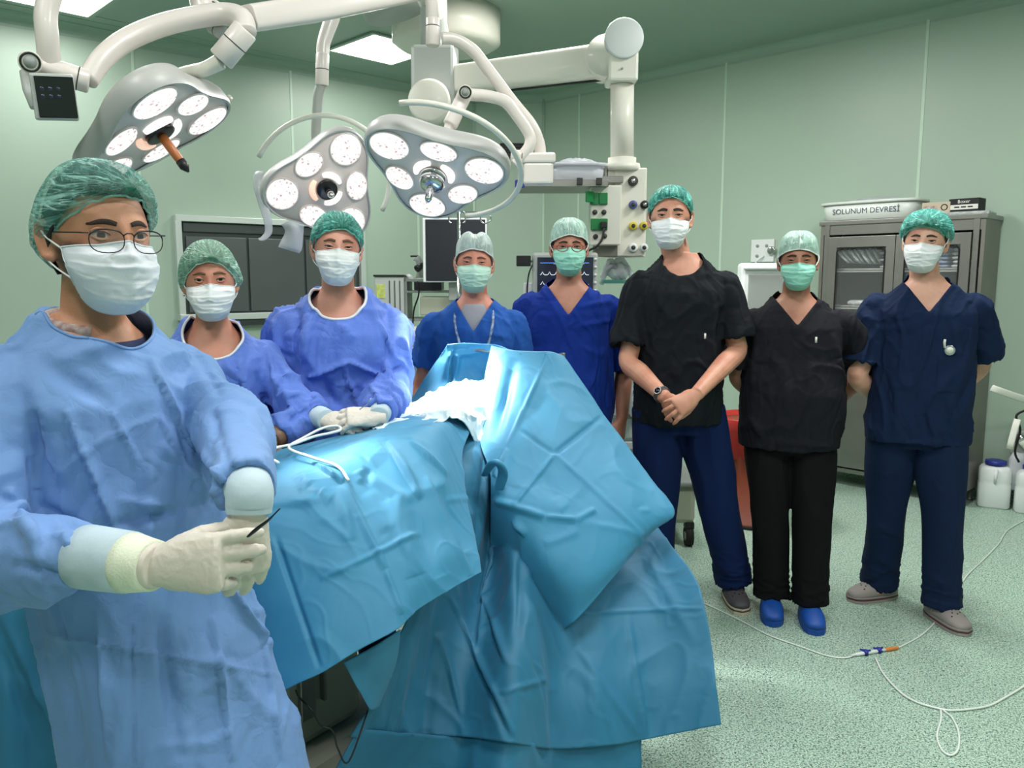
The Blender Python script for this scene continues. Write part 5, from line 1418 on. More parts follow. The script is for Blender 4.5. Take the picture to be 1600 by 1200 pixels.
# ------------------------------------------------------------------ operating lamps
def led_mat():
    m = bpy.data.materials.new('lamp_lens'); m.use_nodes = True; nt = m.node_tree; b = nt.nodes['Principled BSDF']
    b.inputs['Roughness'].default_value = .15
    tc = nt.nodes.new('ShaderNodeTexCoord')
    v = nt.nodes.new('ShaderNodeTexVoronoi'); v.feature = 'F1'; v.inputs['Scale'].default_value = 62; v.inputs['Randomness'].default_value = .8
    n = nt.nodes.new('ShaderNodeTexNoise'); n.inputs['Scale'].default_value = 26; n.inputs['Detail'].default_value = 2
    nt.links.new(tc.outputs['Object'], v.inputs['Vector']); nt.links.new(tc.outputs['Object'], n.inputs['Vector'])
    r = nt.nodes.new('ShaderNodeMapRange'); r.inputs[1].default_value = .16; r.inputs[2].default_value = .36; r.inputs[3].default_value = 0; r.inputs[4].default_value = 1
    nt.links.new(v.outputs['Distance'], r.inputs[0])
    r2 = nt.nodes.new('ShaderNodeMapRange'); r2.inputs[1].default_value = .42; r2.inputs[2].default_value = .56; nt.links.new(n.outputs[0], r2.inputs[0])
    ml = nt.nodes.new('ShaderNodeMath'); ml.operation = 'MAXIMUM'; nt.links.new(r.outputs[0], ml.inputs[0]); nt.links.new(r2.outputs[0], ml.inputs[1])
    mx = nt.nodes.new('ShaderNodeMix'); mx.data_type = 'RGBA'; mx.inputs[6].default_value = lin((170, 128, 130))+(1,); mx.inputs[7].default_value = (1.0, .95, .94, 1)
    nt.links.new(ml.outputs[0], mx.inputs[0]); nt.links.new(mx.outputs[2], b.inputs['Emission Color']); b.inputs['Emission Strength'].default_value = 1.0
    b.inputs['Base Color'].default_value = (.12, .11, .11, 1)
    return m
M['lens'] = led_mat()
M['lens_small'] = mat('lens_small', (250, 245, 240), .2, emit=(255, 250, 246), estr=.95)
M['lens_warm'] = mat('lens_warm', (240, 210, 190), .2, emit=(255, 205, 180), estr=.7)

def cam_axes():
    return Vector((1, 0, 0)), Vector((0, -CT, ST)), Vector((0, ST, CT))     # right, towards the camera, up
def lamp(label, cpx, Y, a, b, flip, segs, handle, target, power, warm=None, yoke=None, rscale=1.0):
    """a, b: image offsets (px) of two of the three lobes from the head's centre"""
    c = P(cpx[0], cpx[1], Y); dist = (c-Vector((0, 0, CAMZ))).dot(Vector((0, CT, -ST)))
    en_ = (Vector((0, 0, CAMZ))-c).normalized(); ex_ = Vector((0, 0, 1)).cross(en_).normalized(); eu_ = en_.cross(ex_)
    cc = (-(a[0]+b[0]), -(a[1]+b[1])); v = []
    for q in (a, b, cc):
        r_ = ray(cpx[0]+q[0], cpx[1]+q[1]); h = Vector((0, 0, CAMZ))+r_*((c-Vector((0, 0, CAMZ))).dot(en_)/r_.dot(en_))-c
        v.append((h.dot(ex_), h.dot(eu_)))
    mv = [sum(q[i] for q in v)/3 for i in (0, 1)]; v = [(q[0]-mv[0], q[1]-mv[1]) for q in v]
    e = [(math.cos(2*PI*k/3), math.sin(2*PI*k/3)) for k in range(3)]
    if flip: e = [(x, -y) for x, y in e]
    m = [[2/3*sum(v[k][i]*e[k][j] for k in range(3)) for j in range(2)] for i in range(2)]   # image = m @ plane
    k = 1.0
    c1 = Vector((m[0][0], m[1][0]))*k; c2 = Vector((m[0][1], m[1][1]))*k                # metres in image plane for the two plane axes
    # scale R so that both axes can be completed to equal, orthogonal 3-D vectors
    A = c1.length_squared; B = c2.length_squared; D = c1.dot(c2)
    R2 = (A+B+math.sqrt((A-B)**2+4*D*D))/2
    z1 = math.sqrt(max(0, R2-A)); z2 = -D/z1 if z1 > 1e-6 else math.sqrt(max(0, R2-B))
    R = math.sqrt(R2); best = None
    for s in (1, -1):
        X = (ex_*c1.x+eu_*c1.y+en_*z1*s)/R; Yv = (ex_*c2.x+eu_*c2.y+en_*z2*s)/R
        n = X.cross(Yv)
        if n.dot(en_) < 0: n = -n
        if best is None or n.z < best[2].z: best = (X, Yv, n)
    X, Yv, n = best; X.normalize(); n.normalize(); Yv = n.cross(X)
    if (Yv.dot(ex_)*c2.x+Yv.dot(eu_)*c2.y) < 0: sgn = -1
    else: sgn = 1
    if os_dbg: print('LAMP', label[:12], 'R', R, n, X, Yv, c1, c2, z1, z2, X.dot(Yv), n.dot(en_))
    t = empty('surgical_light', c, label, 'lamp', 'operating lamps')
    Mx = Matrix((X, Yv, n)).transposed().to_4x4()
    R = R*rscale
    th0 = 0
    lob = [2*PI*q/3 for q in range(3)]
    def outline(ph, g=0.0):
        w = max(0, math.cos(1.5*(((ph+PI/3) % (2*PI/3))-PI/3)))
        return R*(.97+.45*w**2.4)+g
    n_ = 96
    def ring(sc, z, g=0): return [(outline(2*PI*q/n_, g)*sc*math.cos(2*PI*q/n_), outline(2*PI*q/n_, g)*sc*math.sin(2*PI*q/n_), z) for q in range(n_)]
    MB().loft([ring(.05, 0), ring(.97, 0), ring(1.0, -.006)], cap=False, M=Mx).build('front_face', M['lamp_face'], t)
    sh = MB().loft([ring(.985, .004, -.004), ring(1.0, .006), ring(1.025, -.006), ring(1.02, -.040), ring(.97, -.062), ring(.80, -.078), ring(.45, -.092), ring(.05, -.098)], cap=False, M=Mx)
    sharp(sh.build('housing', M['lamp_grey'], t), 50)
    def lens(ph, rr, ra, rb, mt, inner=None):
        Lx = Matrix.Translation((rr*math.cos(ph), rr*math.sin(ph), .004)) @ Matrix.Rotation(ph, 4, 'Z')
        q = 36; rows = [[(ra*s_*math.cos(2*PI*w/q), rb*s_*math.sin(2*PI*w/q), h) for w in range(q)] for s_, h in ((1, 0), (.97, .004), (.7, .008), (.02, .010))]
        o = MB().loft(rows, cap=False).build('lens', mt, t); o.matrix_local = Mx @ Lx
        o2 = MB().tube([(ra*1.03*math.cos(2*PI*w/q), rb*1.03*math.sin(2*PI*w/q), 0) for w in range(q+1)], .0032, 8).build('lens_rim', M['lamp_white'], o)
    for ph in lob:
        lens(ph, R*1.0, R*.35, R*.35, M['lens'])
        lens(ph+PI/3, R*.70, R*.24, R*.33, M['lens'])
    for q in range(3):     # kidney shaped inner lights
        a0 = lob[q]+(PI/3 if not flip else PI/3)
        a0 = lob[q]
        pts = [(R*.33*math.cos(a0+u), R*.33*math.sin(a0+u), .004) for u in [rad(-42+84*w/10) for w in range(11)]]
        MB().tube([Mx @ Vector(p) for p in pts], [R*.075*math.sin(PI*(.12+.76*w/10))**.5 for w in range(11)], 10).build('inner_light', M['lens_warm'] if warm == q else M['lens_small'], t)
    hc = Mx @ Vector((0, 0, .004)); hn = n
    MB().tube([hc, hc+hn*.012, hc+hn*.014], [R*.235, R*.235, R*.20], 32).build('handle_base', M['metal_dark'] if handle[1] != 'chrome' else M['chrome'], t)
    h1 = P(handle[0][0], handle[0][1], Y-.12)-c; hl = .11
    hv = hn
    if handle[1] == 'chrome':
        MB().tube([hc+hv*.01, hc+hv*.035, hc+hv*.05, hc+hv*.055], [R*.21, R*.24, R*.2, R*.1], 32).build('handle_collar', M['chrome'], t)
    hm = {'amber': M['amber'], 'chrome': M['chrome'], 'dark': M['black_gloss']}[handle[1]]
    L_ = {'amber': .105, 'chrome': .11, 'dark': .05}[handle[1]]
    MB().tube([hc+hv*.01, hc+hv*L_*.5, hc+hv*L_*.92, hc+hv*L_], [.013, .013, .012, .008], 20).build('handle', hm, t)
    if handle[1] != 'chrome': MB().tube([hc+hv*L_*.92, hc+hv*(L_+.012), hc+hv*(L_+.03)], [.014, .014, .003], 16).build('handle_tip', M['black'] if handle[1] == 'amber' else M['chrome'], t)
    # yoke: arc round one side, behind the housing
    if yoke:
        a0, a1, sr = yoke
        pts = [Mx @ Vector((R*sr*math.cos(rad(u)), R*sr*math.sin(rad(u)), -.04)) for u in np.linspace(a0, a1, 34)]
        MB().tube(pts, .010, 12).build('yoke', M['pendant_white'], t)
    for kind, pp, r, mt in segs:
        if kind == 'curve':
            q = cr([P(*w)-c for w in pp], 8)
            rr = r if not isinstance(r, (list, tuple)) else [float(w) for w in np.interp(np.linspace(0, 1, len(q)), np.linspace(0, 1, len(r)), r)]
            MB().tube([Vector(w) for w in q], rr, 20).build('arm', M[mt], t)
        elif kind == 'joint':
            a_, b_ = P(*pp[0])-c, P(*pp[1])-c; d = (b_-a_).normalized()
            MB().tube([a_, a_+d*.004, b_-d*.004, b_], [r*.9, r, r, r*.9], 28).build('joint', M[mt], t)
            for u in ((.55,) if len(pp) < 3 else pp[2]):
                g = a_.lerp(b_, u); MB().cyl(g-d*.0015, g+d*.0015, r*1.012, 28).build('joint_groove', M['seam_dark'], t)
        elif kind == 'beam':
            a_, b_ = P(*pp[0])-c, P(*pp[1])-c; d = (b_-a_).normalized(); side = d.cross(Vector((0, 0, 1))).normalized(); up = side.cross(d)
            rings = []
            for u, (w0, h0) in zip(np.linspace(0, 1, len(r)), r):
                g = a_.lerp(b_, float(u)); ring_ = []
                for q in range(24):
                    an = 2*PI*q/24; cx, sx = math.cos(an), math.sin(an)
                    ring_.append(g+side*w0*abs(cx)**.45*(1 if cx > 0 else -1)+up*h0*abs(sx)**.45*(1 if sx > 0 else -1))
                rings.append(ring_)
            sharp(MB().loft(rings).build('spring_arm', M[mt], t), 50)
        elif kind == 'disc':
            g = P(*pp[0])-c; nn = (Vector((0, 0, CAMZ))-c-g).normalized()
            nn = (nn+Vector(pp[1])).normalized() if len(pp) > 1 else nn
            MB().cyl(g, g+nn*.012, r, 32).build('joint_cap', M['pendant_white'], t, bevel=.003)
            rg = nn.orthogonal().normalized(); rb_ = nn.cross(rg)
            MB().tube([g+nn*.0125+(rg*math.cos(w)+rb_*math.sin(w))*r*.78 for w in [2*PI*x/32 for x in range(33)]], .003, 8).build('cap_ring', M['black'], t)
            MB().cyl(g+nn*.012, g+nn*.0135, r*.55, 28).build('cap_badge', M['grey_plastic'], t)
        elif kind == 'box':
            g = P(*pp)-c; MB().box(g, r).build('arm_box', M[mt], t, bevel=.008)
    # the light it throws
    l = bpy.data.lights.new('lamp_beam', 'SPOT'); l.energy = power; l.spot_size = rad(21); l.spot_blend = 1; l.shadow_soft_size = .10; l.color = (1, .97, .95)
    lo = bpy.data.objects.new('lamp_beam', l); COL.objects.link(lo); lo.parent = t
    src = c+n*.05; d = (Vector(target)-src).normalized()
    lo.location = n*.12; lo.rotation_euler = d.to_track_quat('-Z', 'Y').to_euler()
    return t, Mx, R
os_dbg = False
FIELD = P(705, 628, 2.78)
# left lamp
tL = lamp('left operating lamp with amber handle, hung from the curved arm above the nearest man', (247, 205), 2.35, (-5, -43), (80, -19), False,
     [('curve', [(345, 96, 2.36), (320, 108, 2.37), (300, 112, 2.40), (285, 118, 2.42), (262, 128, 2.44)], [.022, .020, .019, .022, .03], 'pendant_white'),
      ('joint', [(384, 46, 2.36), (345, 94, 2.36), (.45,)], .036, 'lamp_white'),
      ('curve', [(384, 52, 2.36), (378, 30, 2.38), (350, 22, 2.40), (300, 28, 2.38), (245, 42, 2.34), (195, 64, 2.28), (160, 92, 2.22), (136, 126, 2.18)], [.030, .031, .031, .030, .030, .029, .028, .026], 'lamp_white'),
      ('joint', [(48, 100, 2.12), (140, 128, 2.18), (.80,)], .030, 'lamp_white'),
      ('curve', [(78, 104, 2.14), (74, 60, 2.12), (72, 20, 2.12), (84, -20, 2.14), (110, -60, 2.2)], .027, 'lamp_white'),
      ('disc', [(47, 97, 2.08)], .027, 'lamp_white'),
      ('beam', [(384, 30, 2.40), (668, -14, 3.05)], [(.045, .036), (.042, .040), (.036, .034), (.030, .026)], 'lamp_white'),
      ('joint', [(312, -12, 2.46), (322, 30, 2.44), (.9,)], .034, 'lamp_white'),
      ('disc', [(330, 22, 2.46)], .042, 'lamp_white'),
      ('joint', [(330, 40, 2.44), (348, 52, 2.42), (.6,)], .020, 'pendant_grey')],
     ((270, 238), 'amber'), P(530, 720, 2.05), 170, warm=1, yoke=(120, 245, 1.62))[0]
# its handset
def handset():
    q = P(85, 152, 2.08); g = P(50, 130, 2.10)
    t = tL; c = Vector(t.location)
    nn = (Vector((0, 0, CAMZ))-q).normalized(); Rt = nn.to_track_quat('-Y', 'Z').to_matrix().to_4x4() @ Matrix.Rotation(rad(-4), 4, 'Y')
    Rt.translation = q-c
    MB().box((0, .012, 0), (.098, .026, .112), M=Rt).build('control_panel', M['pendant_grey'], t, bevel=.006)
    MB().box((.004, -.002, 0), (.086, .004, .098), M=Rt).build('control_screen', M['black_gloss'], t, bevel=.002)
    for i in range(3):
        for j in range(2): MB().cyl(Rt @ Vector((-.025+.018*i, -.0035, .020-.018*j)), Rt @ Vector((-.025+.018*i, -.005, .020-.018*j)), .0055, 14).build('control_button', M['screen_dim'], t)
    MB().tube([P(40, 112, 2.12)-c, P(44, 140, 2.11)-c, P(52, 168, 2.09)-c], [.014, .013, .008], 12).build('panel_bracket', M['pendant_grey'], t)
handset()
# middle lamp
tM = lamp('middle operating lamp on the straight pole, facing the camera, dark centre handle', (510, 295), 3.25, (-68, 8), (30, -61), True,
     [('joint', [(504, 84, 3.30), (503, 134, 3.30), (.5,)], .026, 'lamp_white'),
      ('curve', [(503, 130, 3.30), (497, 150, 3.32), (495, 180, 3.34), (494, 215, 3.36), (500, 240, 3.36)], .020, 'pendant_grey'),
      ('curve', [(504, 88, 3.30), (506, 66, 3.31), (518, 30, 3.33), (530, -10, 3.36), (545, -50, 3.40)], [.024, .026, .030, .030, .030], 'lamp_white')],
     ((515, 300), 'dark'), P(742, 600, 2.98), 700, warm=0, yoke=(150, 330, 1.58))[0]
# right lamp
tR = lamp('right operating lamp with chrome handle beside the ceiling pendant', (678, 272), 2.85, (-67, -44), (77, -6), False,
     [('joint', [(727, 146, 2.90), (703, 196, 2.86), (.62,)], .026, 'lamp_white'),
      ('curve', [(706, 188, 2.87), (698, 206, 2.86), (688, 222, 2.86)], [.022, .014, .016], 'lamp_white'),
      ('disc', [(727, 144, 2.86)], .024, 'lamp_white'),
      ('curve', [(732, 148, 2.92), (760, 150, 2.94), (788, 158, 2.96), (806, 178, 2.98), (826, 208, 3.0), (828, 226, 3.0), (816, 244, 3.0), (803, 256, 3.0)], .021, 'lamp_white'),
      ('joint', [(798, 243, 3.0), (820, 245, 3.0), (.8,)], .022, 'lamp_white'),
      ('box', (841, 248, 3.02), (.125, .07, .036), 'lamp_white'),
      ('box', (841, 272, 3.02), (.108, .06, .075), 'lamp_white'),
      ('curve', [(690, 60, 2.96), (712, 62, 2.97), (738, 78, 2.98), (762, 108, 3.0), (800, 158, 3.02), (830, 195, 3.03), (842, 222, 3.04), (845, 244, 3.04)], .021, 'lamp_white'),
      ('joint', [(676, 28, 2.96), (676, 72, 2.96), (.30,)], .024, 'lamp_white'),
      ('joint', [(673, -60, 2.98), (675, 30, 2.96), (.2,)], .022, 'lamp_white')],
     ((690, 298), 'chrome'), FIELD, 700, yoke=(150, 330, 1.60))[0]
# torn plastic covers hanging from the middle lamp
c = cr([P(405, 268, 3.2), P(406, 300, 3.18), P(416, 335, 3.17), P(420, 360, 3.17), P(412, 372, 3.16), P(404, 374, 3.15)], 5)
o = MB().tube([Vector(q) for q in c], [.016, .022, .025, .024, .022, .020, .018, .018, .018, .017, .017, .016, .016, .015, .015, .015, .014, .013, .012, .011, .010, .009, .008, .007, .006, .005][:len(c)], 10, flat=.35).build('sterile_cover_strip', M['bag'])
tag(o, 'curled pale plastic strip hanging from the left lobe of the middle lamp', 'plastic strip')
sheet('sterile_cover_sheet', [[(440, 350, 3.17), (455, 346, 3.16), (475, 352, 3.16)], [(446, 362, 3.18), (460, 362, 3.15), (474, 366, 3.17)], [(438, 380, 3.17), (455, 384, 3.15), (472, 388, 3.17)], [(435, 386, 3.17), (452, 391, 3.16), (468, 396, 3.17)]], M['bag'],
      'limp pale plastic flap hanging below the middle lamp in front of the dark window', 'plastic flap', nu=6, nv=6, amp=.004, seed=51)

# ------------------------------------------------------------------ ceiling mount and supply pendant
def prismx(mb, c, d, rz=0, M=None): return mb.box(c, d, M, rz)
cm = empty('ceiling_mount', (-.45, 5.75, CEIL), 'large round ceiling mount above the lamps', 'ceiling mount')
MB().tube([(0, 0, -.002), (0, 0, -.20), (0, 0, -.235)], [.37, .37, .31], 56).build('canopy', M['pendant_white'], cm)
MB().tube([(.02, -.1, -.2), (.02, -.1, -.42)], .07, 28).build('hub', M['pendant_grey'], cm)
MB().tube([(-.17, -.9, -.10), (-.12, -.9, -.20)], [.3, .3], 40).build('lower_disc', M['pendant_grey'], cm)
for k_, (x, y, z) in enumerate(((.05, -2.75, -.34), (-.1, -2.3, -.26))):
    MB().tube([(.02, -.1, z), (x, y, z)], .045, 20, flat=1.2).build('extension_arm', M['pendant_white'], cm)
    MB().tube([(x, y, z+.05), (x, y, z-.14)], .05, 24).build('arm_hub', M['pendant_grey'], cm)

def pendant():
    Yb = 4.7
    t = empty('supply_pendant', P(970, 300, 4.4), 'white ceiling supply pendant with column, green sockets and gas outlets behind the tall man', 'pendant')
    c = Vector(t.location)
    L_ = lambda px, py, Y: P(px, py, Y)-c
    q = L_(679, 130, Yb); MB().box(q, (.24, .24, .36)).build('arm_head', M['pendant_grey'], t, bevel=.02)
    MB().tube([q+Vector((0, 0, .18)), q+Vector((0, 0, 1.0))], .075, 28).build('drop_tube', M['pendant_grey'], t)
    g = L_(672, 160, Yb-.14); MB().tube([g+Vector((0, .06, 0)), g, g-Vector((0, .05, 0)), g-Vector((0, .06, 0))], [.115, .115, .115, .10], 40).build('brake_disc', M['pendant_white'], t)
    g = L_(668, 172, Yb); MB().tube([g+Vector((0, .12, 0)), g-Vector((0, .10, 0))], .09, 32).build('brake_housing', M['pendant_grey'], t)
    a_, b_ = L_(700, 128, Yb-.02), L_(958, 95, 4.42)
    d = (b_-a_).normalized(); sd = d.cross(Vector((0, 0, 1))).normalized(); up = sd.cross(d)
    rr = []
    for u, w, h in ((0, .075, .075), (.5, .078, .080), (1, .080, .085)):
        o_ = a_.lerp(b_, u); ring = []
        for k in range(28):
            an = 2*PI*k/28; cx, sx = math.cos(an), math.sin(an); ring.append(o_+sd*w*abs(cx)**.35*(1 if cx > 0 else -1)+up*h*abs(sx)**.35*(1 if sx > 0 else -1))
        rr.append(ring)
    sharp(MB().loft(rr).build('boom_arm', M['pendant_white'], t), 50)
    MB().tube([a_-up*.082, b_-up*.092], .006, 8).build('boom_seam', M['black'], t)
    e = L_(945, 92, 4.40); MB().tube([e+Vector((0, .09, 0)), e-Vector((0, .075, 0))], .105, 40).build('boom_knuckle', M['pendant_white'], t)
    MB().box(L_(971, 88, 4.40), (.155, .19, .29)).build('knuckle_block', M['pendant_white'], t, bevel=.014)
    e = L_(975, 60, 4.30); MB().tube([e+Vector((0, .05, 0)), e, e-Vector((0, .012, 0)), e-Vector((0, .016, 0))], [.100, .100, .100, .092], 44).build('pivot_cap', M['white_plastic'], t)
    s = L_(972, 107, 4.30); MB().cyl(s, s-Vector((0, .004, 0)), .006, 12).build('screw', M['grey_plastic'], t)
    top_, bot = L_(972, 128, 4.40), L_(972, 250, 4.40)
    MB().tube([top_, bot], .062, 40).build('column', M['pendant_white'], t)
    MB().tube([bot+Vector((0, 0, .01)), bot-Vector((0, 0, .02)), bot-Vector((0, 0, .022)), bot-Vector((0, 0, .06))], [.075, .075, .095, .10], 40).build('column_flange', M['pendant_white'], t)
    # head: two joined faces, outlets on the right one, sockets on the left one
    zt, zb_ = L_(980, 262, 4.35).z, L_(980, 402, 4.35).z; hz = zt-zb_; zc = (zt+zb_)/2
    x0 = L_(944, 330, 4.35).x; x1 = L_(1010, 330, 4.35).x
    yb = 4.35-c.y
    MB().box(((x0+x1)/2, yb+.12, zc), (x1-x0, .24, hz)).build('head_cabinet', M['pendant_white'], t, bevel=.006)
    for px in (948, 960): 
        xx = L_(px, 330, 4.35).x; MB().box((xx, yb-.004, zc), (.004, .010, hz*.96)).build('head_seam', M['seam_dark'], t)
    MB().box(((x0+x1)/2+.02, yb-.006, zc), ((x1-x0)*.72, .012, hz*.97)).build('outlet_plate', M['pendant_white'], t, bevel=.003)
    for px, py, mm, r in ((989, 283, 'seam_dark', .026), (989, 320, 'slate_blue', .022), (1007, 320, 'black', .022), (989, 353, 'yellow', .022), (1006, 353, 'yellow', .022), (989, 387, 'white_plastic', .024), (1006, 387, 'white_plastic', .022)):
        g = L_(px, py, 4.33); y0 = yb-.010
        o = MB().tube([(g.x, y0, g.z), (g.x, y0-.022, g.z), (g.x, y0-.026, g.z)], [r, r, r*.8], 28).build('gas_outlet', M[mm], t)
        MB().tube([(g.x, y0-.026, g.z), (g.x, y0-.034, g.z)], [r*.5, r*.42], 20).build('outlet_port', M['seam_dark'] if mm in ('white_plastic', 'yellow', 'slate_blue') else M['chrome'], o)
    # socket box
    xs0, xs1 = L_(921, 330, 4.3).x, L_(968, 330, 4.3).x
    sb_ = MB().box(((xs0+xs1)/2-.0, yb-.06, L_(945, 338, 4.3).z), (xs1-xs0, .12, L_(945, 290, 4.3).z-L_(945, 382, 4.3).z)).build('socket_box', M['pendant_white'], t, bevel=.006)
    for px, py in ((928, 311), (942, 311), (929, 351), (942, 351)):
        g = L_(px, py, 4.24); MB().box((g.x, yb-.128, g.z), (.045, .016, .060)).build('power_socket', M['green_socket'], sb_, bevel=.004)
    g = L_(925, 309, 4.2); MB().box((g.x-.012, yb-.155, g.z+.004), (.05, .012, .055), rz=rad(35)).build('socket_flap', M['green_socket'], sb_, bevel=.003)
    for px, py in ((929, 332), (943, 332), (930, 370), (944, 369)):
        g = L_(px, py, 4.24); MB().cyl((g.x, yb-.118, g.z), (g.x, yb-.132, g.z), .013, 18).build('earth_pin', M['seam_dark'], sb_)
    g = L_(943, 352, 4.2); MB().box((g.x, yb-.155, g.z), (.035, .045, .035)).build('plug', M['black'], sb_, bevel=.006)
    cb = cr([(g.x, yb-.175, g.z-.015), (g.x-.01, yb-.18, g.z-.07), (g.x-.04, yb-.18, g.z-.11), (g.x-.10, yb-.16, g.z-.15), (g.x-.13, yb-.1, g.z-.26)], 6)
    MB().tube([Vector(q) for q in cb], .006, 8).build('plug_cable', M['black'], sb_)
    MB().box((L_(955, 274, 4.3).x-.02, yb-.03, L_(950, 280, 4.3).z), (.17, .03, .035)).build('shelf_rail', M['steel'], t, bevel=.003)
    MB().box(((xs0+xs1)/2+.01, yb-.02, L_(945, 392, 4.3).z), (.13, .03, .06)).build('lower_bracket', M['steel_side'], t, bevel=.004)
    # shelf
    z = L_(880, 290, 4.25).z; xl, xr = L_(806, 290, 4.2).x, L_(950, 290, 4.2).x
    MB().box(((xl+xr)/2, yb+.02, z), (xr-xl, .36, .02)).build('shelf', M['steel_side'], t, bevel=.004)
    MB().box(((xl+xr)/2, yb-.165, z+.004), (xr-xl, .02, .036)).build('shelf_rail', M['steel'], t, bevel=.003)
    MB().box((xl+.02, yb-.168, z-.0), (.05, .028, .04)).build('rail_end', M['blue_part'], t, bevel=.006)
    for px in (905, 935): g = L_(px, 277, 4.2); MB().box((g.x, yb-.185, z+.012), (.03, .02, .034)).build('rail_clamp', M['seam_dark'], t, bevel=.003)
    return t, z, yb, c
pt_, zsh, yb_, pc = pendant()
# clear tub on the pendant shelf
def tub(name, loc, sx, sy, h, m, label, cat, taper=.88, rz=0, lip=.012):
    t = empty(name, loc, label, cat, rz=rz)
    def rr(a, b, z, n=40, e=4.5):
        return [(a*abs(math.cos(q))**(2/e)*(1 if math.cos(q) > 0 else -1), b*abs(math.sin(q))**(2/e)*(1 if math.sin(q) > 0 else -1), z) for q in [2*PI*k/n for k in range(n)]]
    a, b = sx/2, sy/2
    MB().loft([rr(a*taper*.9, b*taper*.9, 0), rr(a*taper, b*taper, .01), rr(a, b, h), rr(a-.004, b-.004, h), rr(a*taper-.004, b*taper-.004, .014), rr(.01, .01, .012)]).build('tub', m, t)
    MB().loft([rr(a+.001, b+.001, h-.018), rr(a+lip, b+lip, h-.016), rr(a+lip, b+lip, h), rr(a-.004, b-.004, h+.003)], cap=False).build('rim', m, t)
    return t
q = P(902, 262, 4.30)
tb = tub('plastic_tub', (q.x, 4.38, pc.z+zsh+.012), .30, .26, .105, M['translucent_bin'], 'cloudy plastic tub full of bags on the pendant shelf', 'tub')
mb = MB(); mb.ell((0, 0, .09), (.13, .11, .045), 28, 14); o = mb.build('bag', M['bag'], tb)
V = getv(o.data); N = getn(o.data); setv(o.data, V+N*(ridge(V*22, 4, 3)*.012)[:, None])
# ------------------------------------------------------------------ equipment
def text(s, size, m, parent, Mx, name='lettering', ext=.0006):
    c = bpy.data.curves.new('t', 'FONT'); c.body = s; c.size = size; c.align_x = 'CENTER'; c.align_y = 'CENTER'; c.extrude = ext; c.resolution_u = 3
    o = bpy.data.objects.new('t', c); COL.objects.link(o)
    dg = bpy.context.evaluated_depsgraph_get(); me = bpy.data.meshes.new_from_object(o.evaluated_get(dg)); bpy.data.objects.remove(o)
    me.materials.clear(); r = link(name, me, m, parent, smooth=False); r.matrix_local = Mx; return r

